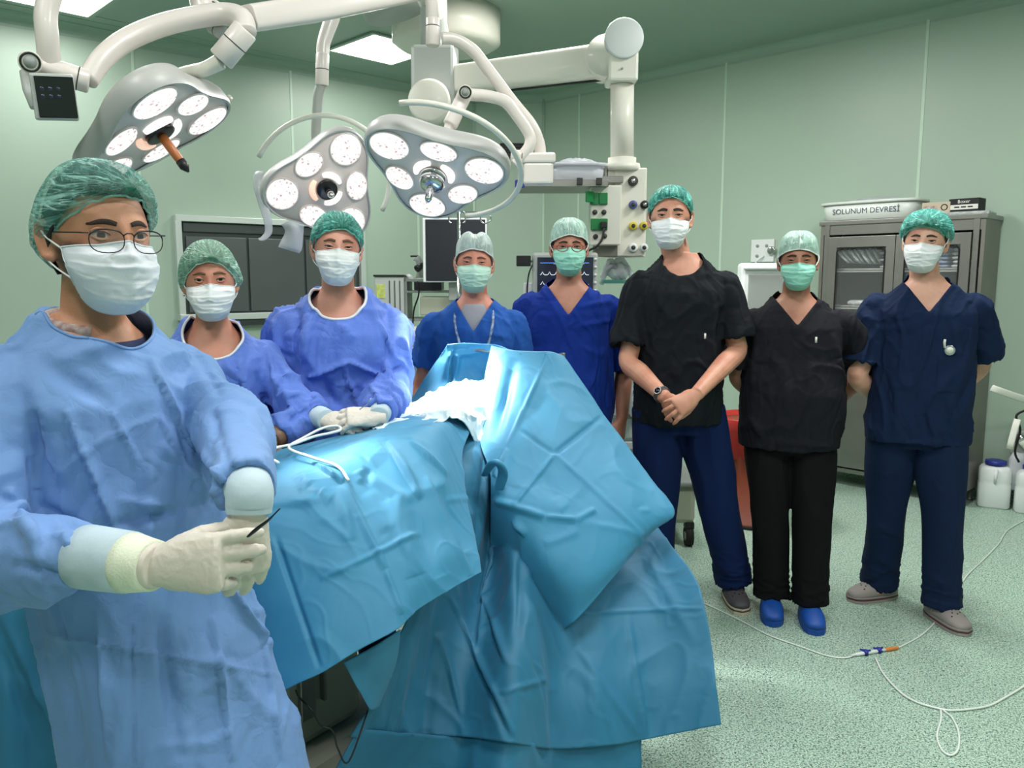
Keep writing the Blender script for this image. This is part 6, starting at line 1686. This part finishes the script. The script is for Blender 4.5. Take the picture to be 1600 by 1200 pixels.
def cabinet():
    Wd, Dp, Ht = 1.06, .33, 1.90
    o = Vector((2.97, 5.1, 0))-dR3*Wd
    t = empty('steel_cabinet', o, 'stainless steel cabinet with two glass doors above solid doors, against the right wall', 'cabinet', rz=RZ)
    st, sd_ = M['steel'], M['steel_side']
    z0 = .11
    for x in (.012, Wd-.012): MB().box((x, Dp/2, (z0+Ht)/2), (.024, Dp, Ht-z0)).build('side_panel', sd_, t, bevel=.002)
    MB().box((Wd/2, Dp-.006, (z0+Ht)/2), (Wd-.05, .012, Ht-z0)).build('back_panel', M['cabinet_inner'], t, bevel=.002)
    MB().box((Wd/2, Dp/2, Ht-.012), (Wd+.02, Dp+.02, .03)).build('top_panel', st, t, bevel=.004)
    MB().box((Wd/2, Dp/2, z0+.01), (Wd-.05, Dp, .03)).build('bottom_panel', st, t, bevel=.002)
    MB().box((Wd/2, .012, Ht-.06), (Wd-.04, .024, .07)).build('top_rail', st, t, bevel=.002)
    MB().box((Wd/2, .012, 1.03), (Wd-.04, .024, .09)).build('middle_rail', st, t, bevel=.002)
    MB().box((Wd/2, Dp/2, 1.01), (Wd-.05, Dp-.02, .02)).build('shelf', st, t, bevel=.002)
    for x in (.05, Wd-.05): 
        for y in (.05, Dp-.05):
            MB().tube([(x, y, 0), (x, y, .012), (x, y, .014), (x, y, z0)], [.026, .026, .021, .021], 20).build('foot', M['black_rubber'] if False else st, t)
    for x, w in ((.05, .035), (Wd-.05, .035)): MB().box((x-.0, .006, (z0+Ht)/2), (w, .03, Ht-z0-.04)).build('front_stile', st, t, bevel=.002)
    dw = (Wd-.14)/2
    for i in range(2):
        cx = .07+dw*(i+.5); zl, zh = 1.08, 1.79
        d = MB()
        for sx, sz, ox, oz in ((.06, zh-zl, -dw/2+.032, 0), (.06, zh-zl, dw/2-.032, 0), (dw-.12, .075, 0, (zh-zl)/2-.0375), (dw-.12, .075, 0, -(zh-zl)/2+.0375)):
            d.box((cx+ox, -.012, (zl+zh)/2+oz), (sx, .024, sz))
        do = d.build('glass_door', st, t, bevel=.002)
        MB().box((cx, -.012, (zl+zh)/2), (dw-.12, .004, zh-zl-.145)).build('pane', M['glass_clear'], do, smooth=False)
        gk = MB(); a, b = (dw-.13)/2, (zh-zl-.155)/2
        pts = [(cx+a*sx_*(1), -.026, (zl+zh)/2+b*sz_) for sx_, sz_ in ((-1, -.9), (-1, .9), (-.9, 1), (.9, 1), (1, .9), (1, -.9), (.9, -1), (-.9, -1), (-1, -.9))]
        gk.tube([Vector(p) for p in pts], .005, 8).build('gasket', M['black_rubber'], do)
        MB().cyl((cx+(dw/2-.03)*(1 if i == 0 else -1), -.024, 1.25), (cx+(dw/2-.03)*(1 if i == 0 else -1), -.045, 1.25), .012, 16).build('handle', M['chrome'], do)
        lo = MB().box((cx, -.012, .565), (dw-.006, .024, .83)).build('door', st, t, bevel=.003)
        MB().box((cx, -.026, .565), (dw-.09, .004, .72)).build('door_panel', st, lo, bevel=.002)
        MB().cyl((cx+(dw/2-.03)*(1 if i == 0 else -1), -.024, .85), (cx+(dw/2-.03)*(1 if i == 0 else -1), -.045, .85), .012, 16).build('handle', M['chrome'], lo)
    for z in (1.56, 1.30):
        MB().box((Wd/2, Dp/2+.01, z), (Wd-.06, Dp-.06, .012)).build('shelf', st, t, bevel=.001)
        MB().box((Wd/2, .045, z-.004), (Wd-.06, .004, .026)).build('shelf_lip', M['grey_plastic'], t, bevel=.001)
    MB().cyl((Wd, .05, 1.30), (Wd+.006, .05, 1.30), .008, 12).build('bolt', M['chrome'], t); MB().cyl((Wd, .05, 1.12), (Wd+.006, .05, 1.12), .008, 12).build('bolt', M['chrome'], t)
    Mt = wm(t)
    rnd = random.Random(5)
    # packs standing or lying on the shelves: each one its own thing
    def pack(x, y, z, sx, sy, sz, m, lab, cat, grp, tilt=0.0, lean=0.0):
        mb = MB(); n = 8
        rings = []
        for k in range(5):
            v = k/4; q = 1-.25*abs(2*v-1)**3
            rings.append(oval(-sz/2+sz*v, sx/2*q, sy/2*q, 0, 16, 5))
        mb.loft(rings)
        p = Mt @ Vector((x, y, z+sz/2))
        o_ = mb.build('supply_pack', m); o_.location = p; o_.rotation_euler = (lean, tilt, RZ+rnd.uniform(-.1, .1))
        tag(o_, lab, cat, grp)
    PK = ['first', 'second', 'third', 'fourth', 'fifth', 'sixth', 'seventh', 'eighth', 'ninth']
    for k in range(9):
        pack(.13+.028*k, .13+.02*(k % 3), 1.567+.024, .020, .19, .15, M['pack_silver'], '%s silver pack from the left in the leaning row behind the left glass door' % PK[k], 'pack', 'silver packs behind the left glass door', tilt=-.75+.03*k)
    for k in range(5): pack(.455, .15, 1.568+.024*k, .13, .18, .022, M['black_gloss'] if k % 2 else M['pack_silver'], 'flat pack beside the leaning silver row, %s from the bottom of its stack' % PK[k], 'pack', 'dark flat packs behind the left glass door')
    for k in range(6): pack(.66, .14, 1.568+.026*k, .11, .18, .023, M['pack_lime'], 'lime yellow pack behind the right glass door, %s from the stack bottom' % PK[k], 'pack', 'lime packs behind the right glass door')
    for k in range(6): pack(.785, .14, 1.568+.026*k, .11, .18, .023, M['pack_blue'], 'bluish pack behind the right glass door, %s from the stack bottom' % PK[k], 'pack', 'bluish packs behind the right glass door')
    for k in range(6): pack(.91, .14, 1.568+.027*k, .11, .18, .023, M['pack_silver'], 'silvery pack at the shelf\'s right end, %s from the stack bottom' % PK[k], 'pack', 'silvery packs behind the right glass door')
    pack(.40, .15, 1.306, .12, .14, .06, M['box_tan'], 'tan box on the second cabinet shelf', 'box', None)
    pack(.25, .15, 1.306, .16, .14, .04, M['pack_silver'], 'low silvery pack on the second shelf at the left', 'pack', None)
    pack(.36, .14, 1.021, .22, .14, .05, M['paper'], 'white folded pack on the bottom shelf behind the left glass door', 'pack', None)
    # tub with handwriting
    b = tub('storage_tub', Mt @ Vector((.30, .16, Ht+.003)), .66, .30, .13, M['white_tub'], 'long milky storage tub with handwriting, on the cabinet top', 'tub', .94, RZ, .014)
    text('SOLUNUM DEVRES\u0130', .052, M['ink'], b, Matrix.Translation((0, -.1455, .062)) @ Matrix.Rotation(PI/2+.05, 4, 'X'))
    MB().box((.19, -.148, .068), (.06, .002, .005)).build('lettering', M['ink'], b) if False else None
    wr = MB(); wr.ell((0, 0, .125), (.24, .10, .028), 24, 10); wo = wr.build('bag', M['bag'], b); V = getv(wo.data); N = getn(wo.data); setv(wo.data, V+N*(ridge(V*18, 4, 3)*.012)[:, None])
    # boxes and wrapped packs on top
    fl = MB().box((0, 0, .012), (.38, .24, .024)).build('wrapped_pack', M['pack_silver'], None, bevel=.008); fl.location = Mt @ Vector((.86, .16, Ht+.003)); fl.rotation_euler = (0, 0, RZ+.08); tag(fl, 'flat wrapped silver pack under the glove boxes on the cabinet top', 'pack')
    def bx(x, y, z, d, m, lab, rz_, deco):
        t2 = empty('glove_box', Mt @ Vector((x, y, z)), lab, 'box', rz=RZ+rz_)
        MB().box((0, 0, d[2]/2), d).build('carton', m, t2, bevel=.002); deco(t2, d); return t2
    def deco1(t2, d):
        MB().tube([Vector((.05+.018*math.cos(a), -d[1]/2-.001, .033+.018*math.sin(a))) for a in [2*PI*k/20 for k in range(21)]], .003, 6).build('emblem', M['ink_black'], t2)
        MB().box((-.035, -d[1]/2-.001, .03), (.08, .002, .03)).build('print', M['collar_print'], t2, smooth=False)
    def deco2(t2, d):
        MB().box((0, -d[1]/2-.001, .028), (d[0]-.01, .002, .030)).build('print', M['paper'], t2, smooth=False)
        text('Boxer', .030, M['paper'], t2, Matrix.Translation((0, -d[1]/2-.002, .062)) @ Matrix.Rotation(PI/2, 4, 'X'))
        for k in range(3): MB().box((-.04+.04*k, -d[1]/2-.0025, .028), (.03, .002, .008)).build('print', M['ink_black'], t2, smooth=False)
    bx(.74, .11, Ht+.028, (.17, .11, .068), M['box_tan'], 'tan glove box with round emblem on the cabinet top, left of the black one', .05, deco1)
    bx(.91, .12, Ht+.028, (.18, .12, .082), M['ink_black'], 'black and white glove box on the cabinet top beside the tan one', -.05, deco2)
M['white_tub'] = mat('white_tub', (214, 220, 214), .35)
cabinet()

def at_wall(px, py, off=.0):
    s = wall_param(B3, dR3, px, py); p = B3+dR3*s-Vector((NR.x, NR.y, 0))*off
    r = ray(px, py); return Vector((p.x, p.y, CAMZ+r.z/r.y*p.y))
# wall outlet plate with hose
q = at_wall(1193, 392); t = empty('wall_outlet', q, 'white wall outlet plate with a round gauge, left of the cabinet', 'wall outlet', rz=RZ)
MB().box((0, -.012, 0), (.20, .024, .18)).build('plate', M['white_plastic'], t, bevel=.005)
for x, z in ((-.04, .04), (.04, .04), (-.04, -.04)): MB().cyl((x, -.024, z), (x, -.032, z), .012, 16).build('outlet', M['grey_plastic'], t)
MB().tube([(.09, -.024, -.0), (.09, -.05, -.0), (.09, -.052, -.0)], [.032, .032, .026], 24).build('gauge', M['chrome'], t)
c = cr([(.02, -.03, -.04), (-.02, -.06, -.08), (-.05, -.07, -.16), (-.05, -.09, -.3)], 6)
MB().tube([Vector(w) for w in c], .007, 8).build('hose', M['white_plastic'], t)
# white framed device on a stand
Yd = 5.3; q = P(1188, 470, Yd); t = empty('medical_monitor', (q.x, Yd, 0), 'white-framed device on a stand with grey front, between the clasped-hands man and the charcoal scrubs man', 'monitor')
t['label'] = 'white-framed grey-fronted device on a pole stand left of the man in charcoal scrubs'
zt = P(1188, 416, Yd).z; 
MB().box((0, 0, zt-.23), (.29, .12, .50)).build('frame', M['white_plastic'], t, bevel=.02)
MB().box((.01, -.062, zt-.25), (.225, .012, .40)).build('front_panel', M['grey_plastic'], t, bevel=.006)
MB().box((0, -.02, zt-.012), (.27, .15, .02)).build('top_lid', M['white_plastic'], t, bevel=.008)
MB().cyl((0, 0, .06), (0, 0, zt-.45), .022, 20).build('pole', M['chrome'], t)
for k in range(5):
    a = 2*PI*k/5; MB().tube([(0, 0, .085), (.24*math.cos(a), .24*math.sin(a), .06)], .014, 10).build('leg', M['grey_plastic'], t)
    MB().cyl((.24*math.cos(a)-.01, .24*math.sin(a), .025), (.24*math.cos(a)+.01, .24*math.sin(a), .025), .025, 16).build('castor', M['black_rubber'], t)
c = cr([P(1252, 395, 5.3)-Vector((q.x, Yd, 0)), P(1250, 425, 5.25)-Vector((q.x, Yd, 0)), P(1254, 470, 5.2)-Vector((q.x, Yd, 0)), P(1250, 560, 5.25)-Vector((q.x, Yd, 0))], 6)
MB().tube([Vector(w) for w in c], .010, 10).build('hose', M['slate_blue'], t)

# red waste bin
q = PZ(1186, 828, 0); t = empty('waste_bin', (q.x, q.y+.16, 0), 'red waste bin on the floor behind the charcoal scrubs man', 'bin')
MB().tube([(0, 0, 0), (0, 0, .03), (0, 0, .031), (0, 0, .62), (0, 0, .64)], [.175, .18, .17, .215, .222], 48).build('bin_body', M['red_brown'], t)
MB().tube([(0, 0, .0), (0, 0, .022)], .184, 48).build('base_ring', M['black_rubber'], t)
mb = MB(); n = 64; rings = []
for z, r, a in ((.42, .212, .010), (.50, .220, .006), (.60, .226, .004), (.665, .232, .002), (.672, .226, .0), (.60, .205, .0)):
    rings.append([((r+a*math.sin(9*2*PI*k/n)+a*.6*math.sin(17*2*PI*k/n))*math.cos(2*PI*k/n), (r+a*math.sin(9*2*PI*k/n)+a*.6*math.sin(17*2*PI*k/n))*math.sin(2*PI*k/n), z+(a*1.8*math.sin(5*2*PI*k/n) if z < .45 else 0)) for k in range(n)])
mb.loft(rings, cap=False).build('bin_liner', M['red_bin'], t)

# anaesthesia machine behind the royal blue scrubs
Ya = 4.45
def machine():
    t = empty('anaesthesia_machine', (.62, Ya+.1, 0), 'anaesthesia machine with hoses, behind and between the royal blue and black scrubs men', 'machine')
    o = Vector(t.location)
    wx = lambda px: (px-800)/1250*Ya-o.x
    wz = lambda py: P(900, py, Ya).z
    MB().box((0, .05, .24), (.82, .50, .22)).build('base', M['beige_plastic'], t, bevel=.03)
    MB().box((0, .05, .36), (.86, .52, .03)).build('base_top', M['grey_plastic'], t, bevel=.01)
    for sx in (-.36, .38):
        for sy in (-.17, .27):
            w = MB().cyl((sx-.02, sy, .055), (sx+.02, sy, .055), .055, 28).build('castor', M['black_rubber'], t)
            MB().cyl((sx-.022, sy, .055), (sx+.022, sy, .055), .026, 20).build('castor_hub', M['grey_plastic'], w)
            MB().box((sx, sy, .12), (.05, .06, .04)).build('castor_fork', M['black'], w, bevel=.005)
    MB().box((-.05, .10, .72), (.62, .40, .68)).build('drawer_cabinet', M['white_plastic'], t, bevel=.015)
    for k in range(3):
        d = MB().box((-.05, -.105, .50+.19*k), (.56, .02, .17)).build('drawer', M['white_plastic'], t, bevel=.006)
        MB().box((-.05, -.125, .54+.19*k), (.30, .02, .02)).build('handle', M['grey_plastic'], d, bevel=.004)
    MB().box((-.05, .02, 1.08), (.70, .50, .03)).build('worktop', M['steel'], t, bevel=.006)
    MB().box((.0, .16, 1.24), (.50, .22, .28)).build('ventilator', M['white_plastic'], t, bevel=.02)
    MB().box((-.08, .045, 1.25), (.22, .012, .16)).build('screen', M['screen_dim'], t, bevel=.004)
    MB().box((wx(992), -.14, .95), (.055, .10, .42)).build('side_panel', M['white_plastic'], t, bevel=.008)
    for k in range(5): MB().box((wx(992), -.193, .82+.06*k), (.035, .004, .02)).build('label_strip', M['slate_blue'] if k % 2 else M['grey_plastic'], t, smooth=False)
    MB().box((wx(962), -.06, wz(440)), (.16, .14, .02)).build('tray', mat('teal_tray', (70, 140, 130), .5), t, bevel=.004)
    for k, (a, b) in enumerate((((940, 425), (975, 430)), ((948, 415), (990, 426)), ((940, 436), (968, 418)))):
        c = cr([(wx(a[0]), -.05, wz(a[1]+8)), (wx((a[0]+b[0])/2-4), -.09, wz(min(a[1], b[1])-9)), (wx((a[0]+b[0])/2+6), -.08, wz(min(a[1], b[1])-4)), (wx(b[0]), -.05, wz(b[1]+10))], 8)
        mb = MB(); mb.tube([Vector(w) for w in c], [.014+.0025*(i % 2) for i in range(len(c))], 12).build('breathing_hose', M['bag'], t)
    mb = MB(); mb.ell((wx(966), -.05, wz(424)), (.065, .05, .045), 24, 14); bo = mb.build('breathing_bag', M['bag'], t); V = getv(bo.data); N = getn(bo.data); setv(bo.data, V+N*(ridge(V*24, 4, 3)*.012)[:, None])
machine()
def patient_monitor():
    Y = 4.25; c = P(882, 428, Y); t = empty('patient_monitor', (c.x, Y, 0), 'patient monitor with dark screen behind the man in royal blue scrubs', 'monitor')
    w = 100/1250*Y; h = .27; z = P(882, 395, Y).z-h/2
    MB().box((0, 0, z), (w, .12, h)).build('housing', M['pendant_grey'], t, bevel=.014)
    MB().box((0, -.062, z), (w-.05, .006, h-.05)).build('screen', M['screen_dim'], t, bevel=.002)
    for k, (cz, col) in enumerate(((.08, (90, 150, 230)), (.02, (200, 210, 220)), (-.03, (200, 210, 220)))):
        pts = [Vector((-w/2+.04+.006*i, -.0665, z+cz+(.016*math.exp(-((i % 6)-2.0)**2*1.5) if k else .002*(i % 2)))) for i in range(int((w-.08)/.006))]
        MB().tube(pts, .0018, 6).build('trace', mat('trace', col, .5, emit=col, estr=.8), t)
    for k in range(6): MB().cyl((w/2-.014, -.06, z-.1+.04*k), (w/2-.014, -.068, z-.1+.04*k), .007, 12).build('button', M['white_plastic'], t)
    MB().cyl((0, .0, .1), (0, 0, z-h/2), .02, 16).build('pole', M['chrome'], t)
    MB().cyl((0, 0, .0), (0, 0, .1), .16, 28, r2=.05).build('base', M['grey_plastic'], t)
    a = P(818, 408, Y-.02); lx = a.x-c.x
    MB().box((lx, -.05, a.z), (.075, .03, .055)).build('sensor_block', M['black'], t, bevel=.004)
    MB().cyl((lx+.03, -.03, a.z), (-w/2+.01, -.01, a.z), .008, 10).build('arm', M['grey_plastic'], t)
    cc = cr([(lx+.05, -.03, a.z-.01), (lx+.025, -.04, a.z-.08), (lx+.02, -.04, a.z-.2), (lx+.04, -.03, a.z-.35)], 6); MB().tube([Vector(q) for q in cc], .004, 8).build('cable', M['black'], t)
    MB().box((-w/2-.02, 0, z-.16), (.05, .06, .28)).build('module_rack', M['white_plastic'], t, bevel=.006)
patient_monitor()

# electrosurgical unit on a cart
def esu():
    Y = 3.72; c = P(636, 560, Y); t = empty('electrosurgical_unit', (c.x, Y+.16, 0), 'electrosurgical unit with pink lit readouts on a cart, right of the bright blue gown', 'machine')
    z = lambda py: P(636, py, Y).z
    MB().box((0, 0, (z(516)+z(560))/2), (.17, .32, z(516)-z(560))).build('housing', M['pendant_grey'], t, bevel=.008)
    for k, py in enumerate((523, 533, 545)):
        MB().box((-.005, -.162, z(py)), (.125, .006, .020 if k < 2 else .016)).build('readout', M['screen_lit'] if k != 1 else M['screen_blue'], t, bevel=.001)
        for j in range(5): MB().box((-.055+.025*j, -.1665, z(py)), (.014, .003, .010)).build('digit', M['paper'], t, smooth=False)
    MB().box((0, 0, (z(561)+z(600))/2), (.17, .32, z(561)-z(600))).build('lower_unit', M['white_plastic'], t, bevel=.008)
    for j in range(2): MB().cyl((-.04+.05*j, -.16, z(575)), (-.04+.05*j, -.17, z(575)), .012, 16).build('port', M['black'], t)
    zz = z(601); MB().box((0, 0, zz-.01), (.24, .40, .02)).build('cart_shelf', M['blue_part'], t, bevel=.004)
    MB().box((0, 0, .35), (.24, .40, .02)).build('cart_shelf', M['steel'], t, bevel=.004)
    for sx in (-.11, .11):
        for sy in (-.18, .18):
            MB().cyl((sx, sy, .06), (sx, sy, zz), .011, 12).build('cart_post', M['steel'], t)
            MB().cyl((sx-.012, sy, .03), (sx+.012, sy, .03), .03, 16).build('castor', M['black_rubber'], t)
esu()

# endoscopy trolley by the back wall: tower, shelves, tall black monitor
def trolley():
    Y = 5.9; X = lambda px: (px-800)/1262*Y; Z = lambda py: P(650, py, Y).z
    t = empty('equipment_tower', (X(608), Y, 0), 'tall grey equipment cabinet with yellow label near the back wall, left of the shelves', 'cabinet')
    w = X(632)-X(586)
    h = Z(432); MB().box((0, .15, h/2+.05), (w, .34, h-.1)).build('housing', M['pendant_grey'], t, bevel=.008)
    MB().box((0, .15, h+.006), (w+.01, .36, .014)).build('top_edge', M['black'], t, bevel=.003)
    for px in (609, 617, 625): MB().box((X(px)-X(608), -.022, h*.5+.05), (.006, .006, h-.16)).build('panel_groove', M['seam_dark'], t, smooth=False)
    MB().box((-.06, -.022, Z(455)), (.06, .004, .10)).build('warning_label', M['pack_lime'], t, smooth=False)
    for k in range(3): MB().cyl((-.05, -.02, Z(480)-.035*k), (-.05, -.035, Z(480)-.035*k), .012, 12).build('knob', M['black'], t)
    MB().cyl((0, -.02, Z(497)), (0, -.04, Z(497)), .03, 20).build('dial', M['grey_plastic'], t)
    for sx in (-.08, .08): MB().cyl((sx-.015, .1, .03), (sx+.015, .1, .03), .03, 16).build('castor', M['black_rubber'], t)
    t2 = empty('equipment_trolley', (X(678), Y+.02, 0), 'low shelving trolley with a camera head and cables, below the black monitor', 'trolley')
    xs = lambda px: X(px)-X(678)
    for px in (633, 722):
        MB().box((xs(px), .15, Z(440)/2), (.02, .32, Z(440))).build('side_frame', M['grey_plastic'], t2, bevel=.003)
    for py, th in ((438, .02), (456, .015), (500, .02), (560, .02), (640, .02)): MB().box((xs(677), .15, Z(py)), (X(722)-X(633), .32, th)).build('shelf', M['grey_plastic'], t2, bevel=.003)
    MB().box((xs(668), .10, Z(447)), (.20, .24, .06)).build('processor', M['black'], t2, bevel=.005)
    MB().box((xs(688), .08, Z(478)), (.30, .25, .13)).build('light_source', M['beige_plastic'], t2, bevel=.008)
    MB().box((xs(660), .08, Z(530)), (.26, .25, .10)).build('recorder', M['black'], t2, bevel=.008)
    c = cr([(xs(652), -.02, Z(440)), (xs(654), -.03, Z(460)), (xs(646), -.03, Z(485)), (xs(643), -.02, Z(520))], 6); MB().tube([Vector(q) for q in c], .006, 8).build('cable', M['black'], t2)
    # camera head standing on the trolley
    MB().tube([(xs(640), .05, Z(438)+.01), (xs(643), .05, Z(432))], [.05, .03], 16).build('camera_base', M['white_plastic'], t2)
    MB().tube([(xs(655), .05, Z(434)), (xs(654), .05, Z(424)), (xs(658), .03, Z(416)), (xs(653), .03, Z(406)), (xs(650), .03, Z(402))], [.035, .022, .036, .024, .034], 16).build('camera_head', M['pendant_grey'], t2)
    MB().tube([(xs(660), .01, Z(414)), (xs(652), -.04, Z(420))], [.02, .026], 16).build('camera_lens', M['black'], t2)
    MB().box((xs(648), .04, Z(400)), (.07, .05, .012)).build('camera_cap', M['black'], t2, bevel=.003)
    t3 = empty('tall_monitor', (X(713), Y-.12, 0), 'tall black monitor screen behind the thin pole and the man with the lanyard', 'monitor')
    w = X(762)-X(665); zt, zb = Z(343), Z(441)
    MB().box((0, 0, (zt+zb)/2), (w, .05, zt-zb)).build('housing', M['white_plastic'], t3, bevel=.006)
    MB().box((.006, -.027, (zt+zb)/2), (w-.03, .006, zt-zb-.02)).build('screen', M['black_monitor'], t3, bevel=.002)
    MB().box((0, .05, zb-.02), (.10, .04, .22)).build('bracket', M['grey_plastic'], t3, bevel=.004)
    MB().cyl((0, .06, .03), (0, .06, zb), .022, 16).build('pole', M['grey_plastic'], t3); MB().cyl((0, .06, 0), (0, .06, .03), .16, 28).build('base', M['grey_plastic'], t3)
M['black_monitor'] = mat('black_monitor', (30, 33, 40), .35)
trolley()
def drip_stand():
    Y = 4.6; q = P(717, 340, Y); t = empty('drip_stand', (q.x, Y, 0), 'thin steel drip stand with hooks in front of the black monitor', 'stand'); zt = q.z+.03
    MB().tube([(0, 0, .05), (0, 0, zt)], .010, 16).build('pole', M['chrome'], t); MB().tube([(0, 0, .9), (0, 0, zt-.25)], .014, 16).build('outer_pole', M['chrome'], t)
    hp = []
    for d, ex in ((-1, .055), (1, .035), (1, .15)):
        c = cr([(0, 0, zt), (d*ex*.7, 0, zt+.004), (d*ex, 0, zt-.012), (d*ex, 0, zt-.05), (d*(ex-.012), 0, zt-.06)], 6) if ex < .1 else cr([(0, 0, zt), (ex*.7, 0, zt), (ex-.03, 0, zt-.02), (ex-.025, 0, zt-.05), (ex, 0, zt-.062), (ex+.03, 0, zt-.045), (ex+.028, 0, zt-.02)], 6)
        MB().tube([Vector(w) for w in c], .0042, 8).build('hook', M['chrome'], t)
    for k in range(5):
        a = 2*PI*k/5; MB().tube([(0, 0, .07), (.22*math.cos(a), .22*math.sin(a), .05)], .010, 10).build('leg', M['chrome'], t)
        MB().cyl((.22*math.cos(a)-.01, .22*math.sin(a), .02), (.22*math.cos(a)+.01, .22*math.sin(a), .02), .02, 14).build('castor', M['black_rubber'], t)
drip_stand()

# jerrycans by the cabinet
def jerrycan(px, py, lab, rz):
    q = PZ(px, py, 0); t = empty('jerrycan', (q.x, q.y+.08, 0), lab, 'canister', 'white plastic canisters', rz=rz)
    w, d, h = .19, .15, .26; rings = []
    for z, s_ in ((0, .9), (.012, 1), (h*.62, 1), (h*.66, .97), (h*.70, 1.0), (h*.97, .98), (h*1.04, .86), (h*1.07, .7)):
        rings.append(oval(z, w/2*s_, d/2*s_, 0, 32, 5))
    MB().loft(rings).build('canister_body', M['white_plastic'], t)
    MB().tube([(-.0, -d/2-.002, h*.66), (-.0, -d/2-.004, h*1.0)], [.008, .014], 12).build('grip', M['white_plastic'], t)
    MB().tube([(.0, 0, h*1.05), (.0, 0, h*1.09), (.0, 0, h*1.10), (0, 0, h*1.19), (0, 0, h*1.2)], [.04, .04, .062, .062, .054], 32).build('cap', M['blue_part'], t)
jerrycan(1562, 796, 'white plastic canister with dark blue cap, next to the steel cabinet', RZ+.3)
jerrycan(1622, 806, 'white plastic canister cut by the right edge of the photo', RZ+.3)
# suction regulator with paper-wrapped tubing at the right edge
t = empty('suction_bottle', at_wall(1600, 690, .02), 'wall suction unit with white wrapped tubing strips at the right edge above the canisters', 'suction unit', rz=RZ)
MB().box((0, -.03, 0), (.12, .06, .16)).build('wall_plate', M['grey_plastic'], t, bevel=.006)
MB().tube([(0, -.06, .03), (0, -.10, .03)], .035, 24).build('gauge', M['chrome'], t)
MB().tube([(.0, -.10, -.06), (0, -.10, -.10), (0, -.10, -.30)], [.03, .05, .045], 28).build('bottle', M['translucent_bin'], t)
L0 = Vector(t.location); Ri = wm(t).inverted()
for (a, b, w) in (((1549, 606), (1612, 628), .022), ((1590, 655), (1577, 702), .020), ((1596, 690), (1612, 706), .02)):
    A_, B_ = Ri @ P(a[0], a[1], 4.9), Ri @ P(b[0], b[1], 4.9); dv = (B_-A_).normalized(); mid = [A_+(B_-A_)*k/4+Vector((0, -.006*math.sin(k), 0)) for k in range(5)]
    MB().tube(mid, w, 8, flat=.18, ref=(0, -1, 0)).build('wrapper_strip', M['paper'], t)
c = cr([Ri @ P(1604, 640, 4.92), Ri @ P(1588, 650, 4.92), Ri @ P(1594, 672, 4.92), Ri @ P(1586, 705, 4.92), Ri @ P(1592, 722, 4.92)], 6)
MB().tube([Vector(q) for q in c], .007, 8).build('hose', M['black_rubber'], t)

# tubing on the floor
def ftube(name, pts, r, lab, cat='tube'):
    q = [PZ(x, y, r+.001) for x, y in pts]
    o = MB().tube([Vector(w) for w in cr(q, 8)], r, 8).build(name, M['tube_clear']); return tag(o, lab, cat)
ftube('infusion_tube', [(1050, 925), (1098, 942), (1150, 966), (1200, 992), (1250, 1010), (1290, 1024), (1318, 1028), (1332, 1025)], .0032, 'clear tube on the floor running from the drape to the blue stopcocks')
ftube('infusion_tube', [(1404, 1012), (1440, 992), (1470, 962), (1492, 930), (1510, 900), (1535, 876), (1560, 850), (1575, 828), (1610, 808)], .0032, 'clear tube on the floor from the orange connector to the right wall')
ftube('infusion_tube', [(1367, 1026), (1380, 1052), (1405, 1080), (1430, 1096), (1462, 1106), (1490, 1110), (1540, 1104), (1570, 1090), (1620, 1060)], .0040, 'thick white tube on the floor curving from the stopcocks to the right edge')
ftube('infusion_tube', [(1470, 1108), (1470, 1125), (1464, 1150), (1472, 1172), (1486, 1180), (1497, 1170), (1498, 1145), (1488, 1122), (1474, 1110)], .0034, 'small loop of white tube on the floor near the bottom right')
a, b = PZ(1330, 1024, .008), PZ(1404, 1012, .008); d = (b-a)
t = empty('stopcock', (a.x, a.y, 0), 'double blue stopcock with orange connector joining the tubes on the floor', 'connector')
w = lambda u, z=.008: Vector((d.x*u, d.y*u, z))
MB().tube([w(0), w(.1), w(.12), w(.55), w(.57), w(.72)], [.004, .004, .007, .007, .005, .005], 12).build('connector_body', M['white_plastic'], t)
for u in (.30, .58):
    q = w(u); kn = MB().tube([q-Vector((0, 0, .006)), q+Vector((0, 0, .012))], .011, 14).build('stopcock_knob', M['blue_part'], t)
    for an in (0, 2.1, 4.2): MB().tube([q+Vector((0, 0, .008)), q+Vector((.022*math.cos(an+u), .022*math.sin(an+u), .008))], .0045, 8).build('stopcock_lever', M['blue_part'], kn)
MB().tube([w(.72), w(.74), w(.95), w(1.0)], [.006, .008, .007, .004], 12).build('luer_connector', M['orange'], t)
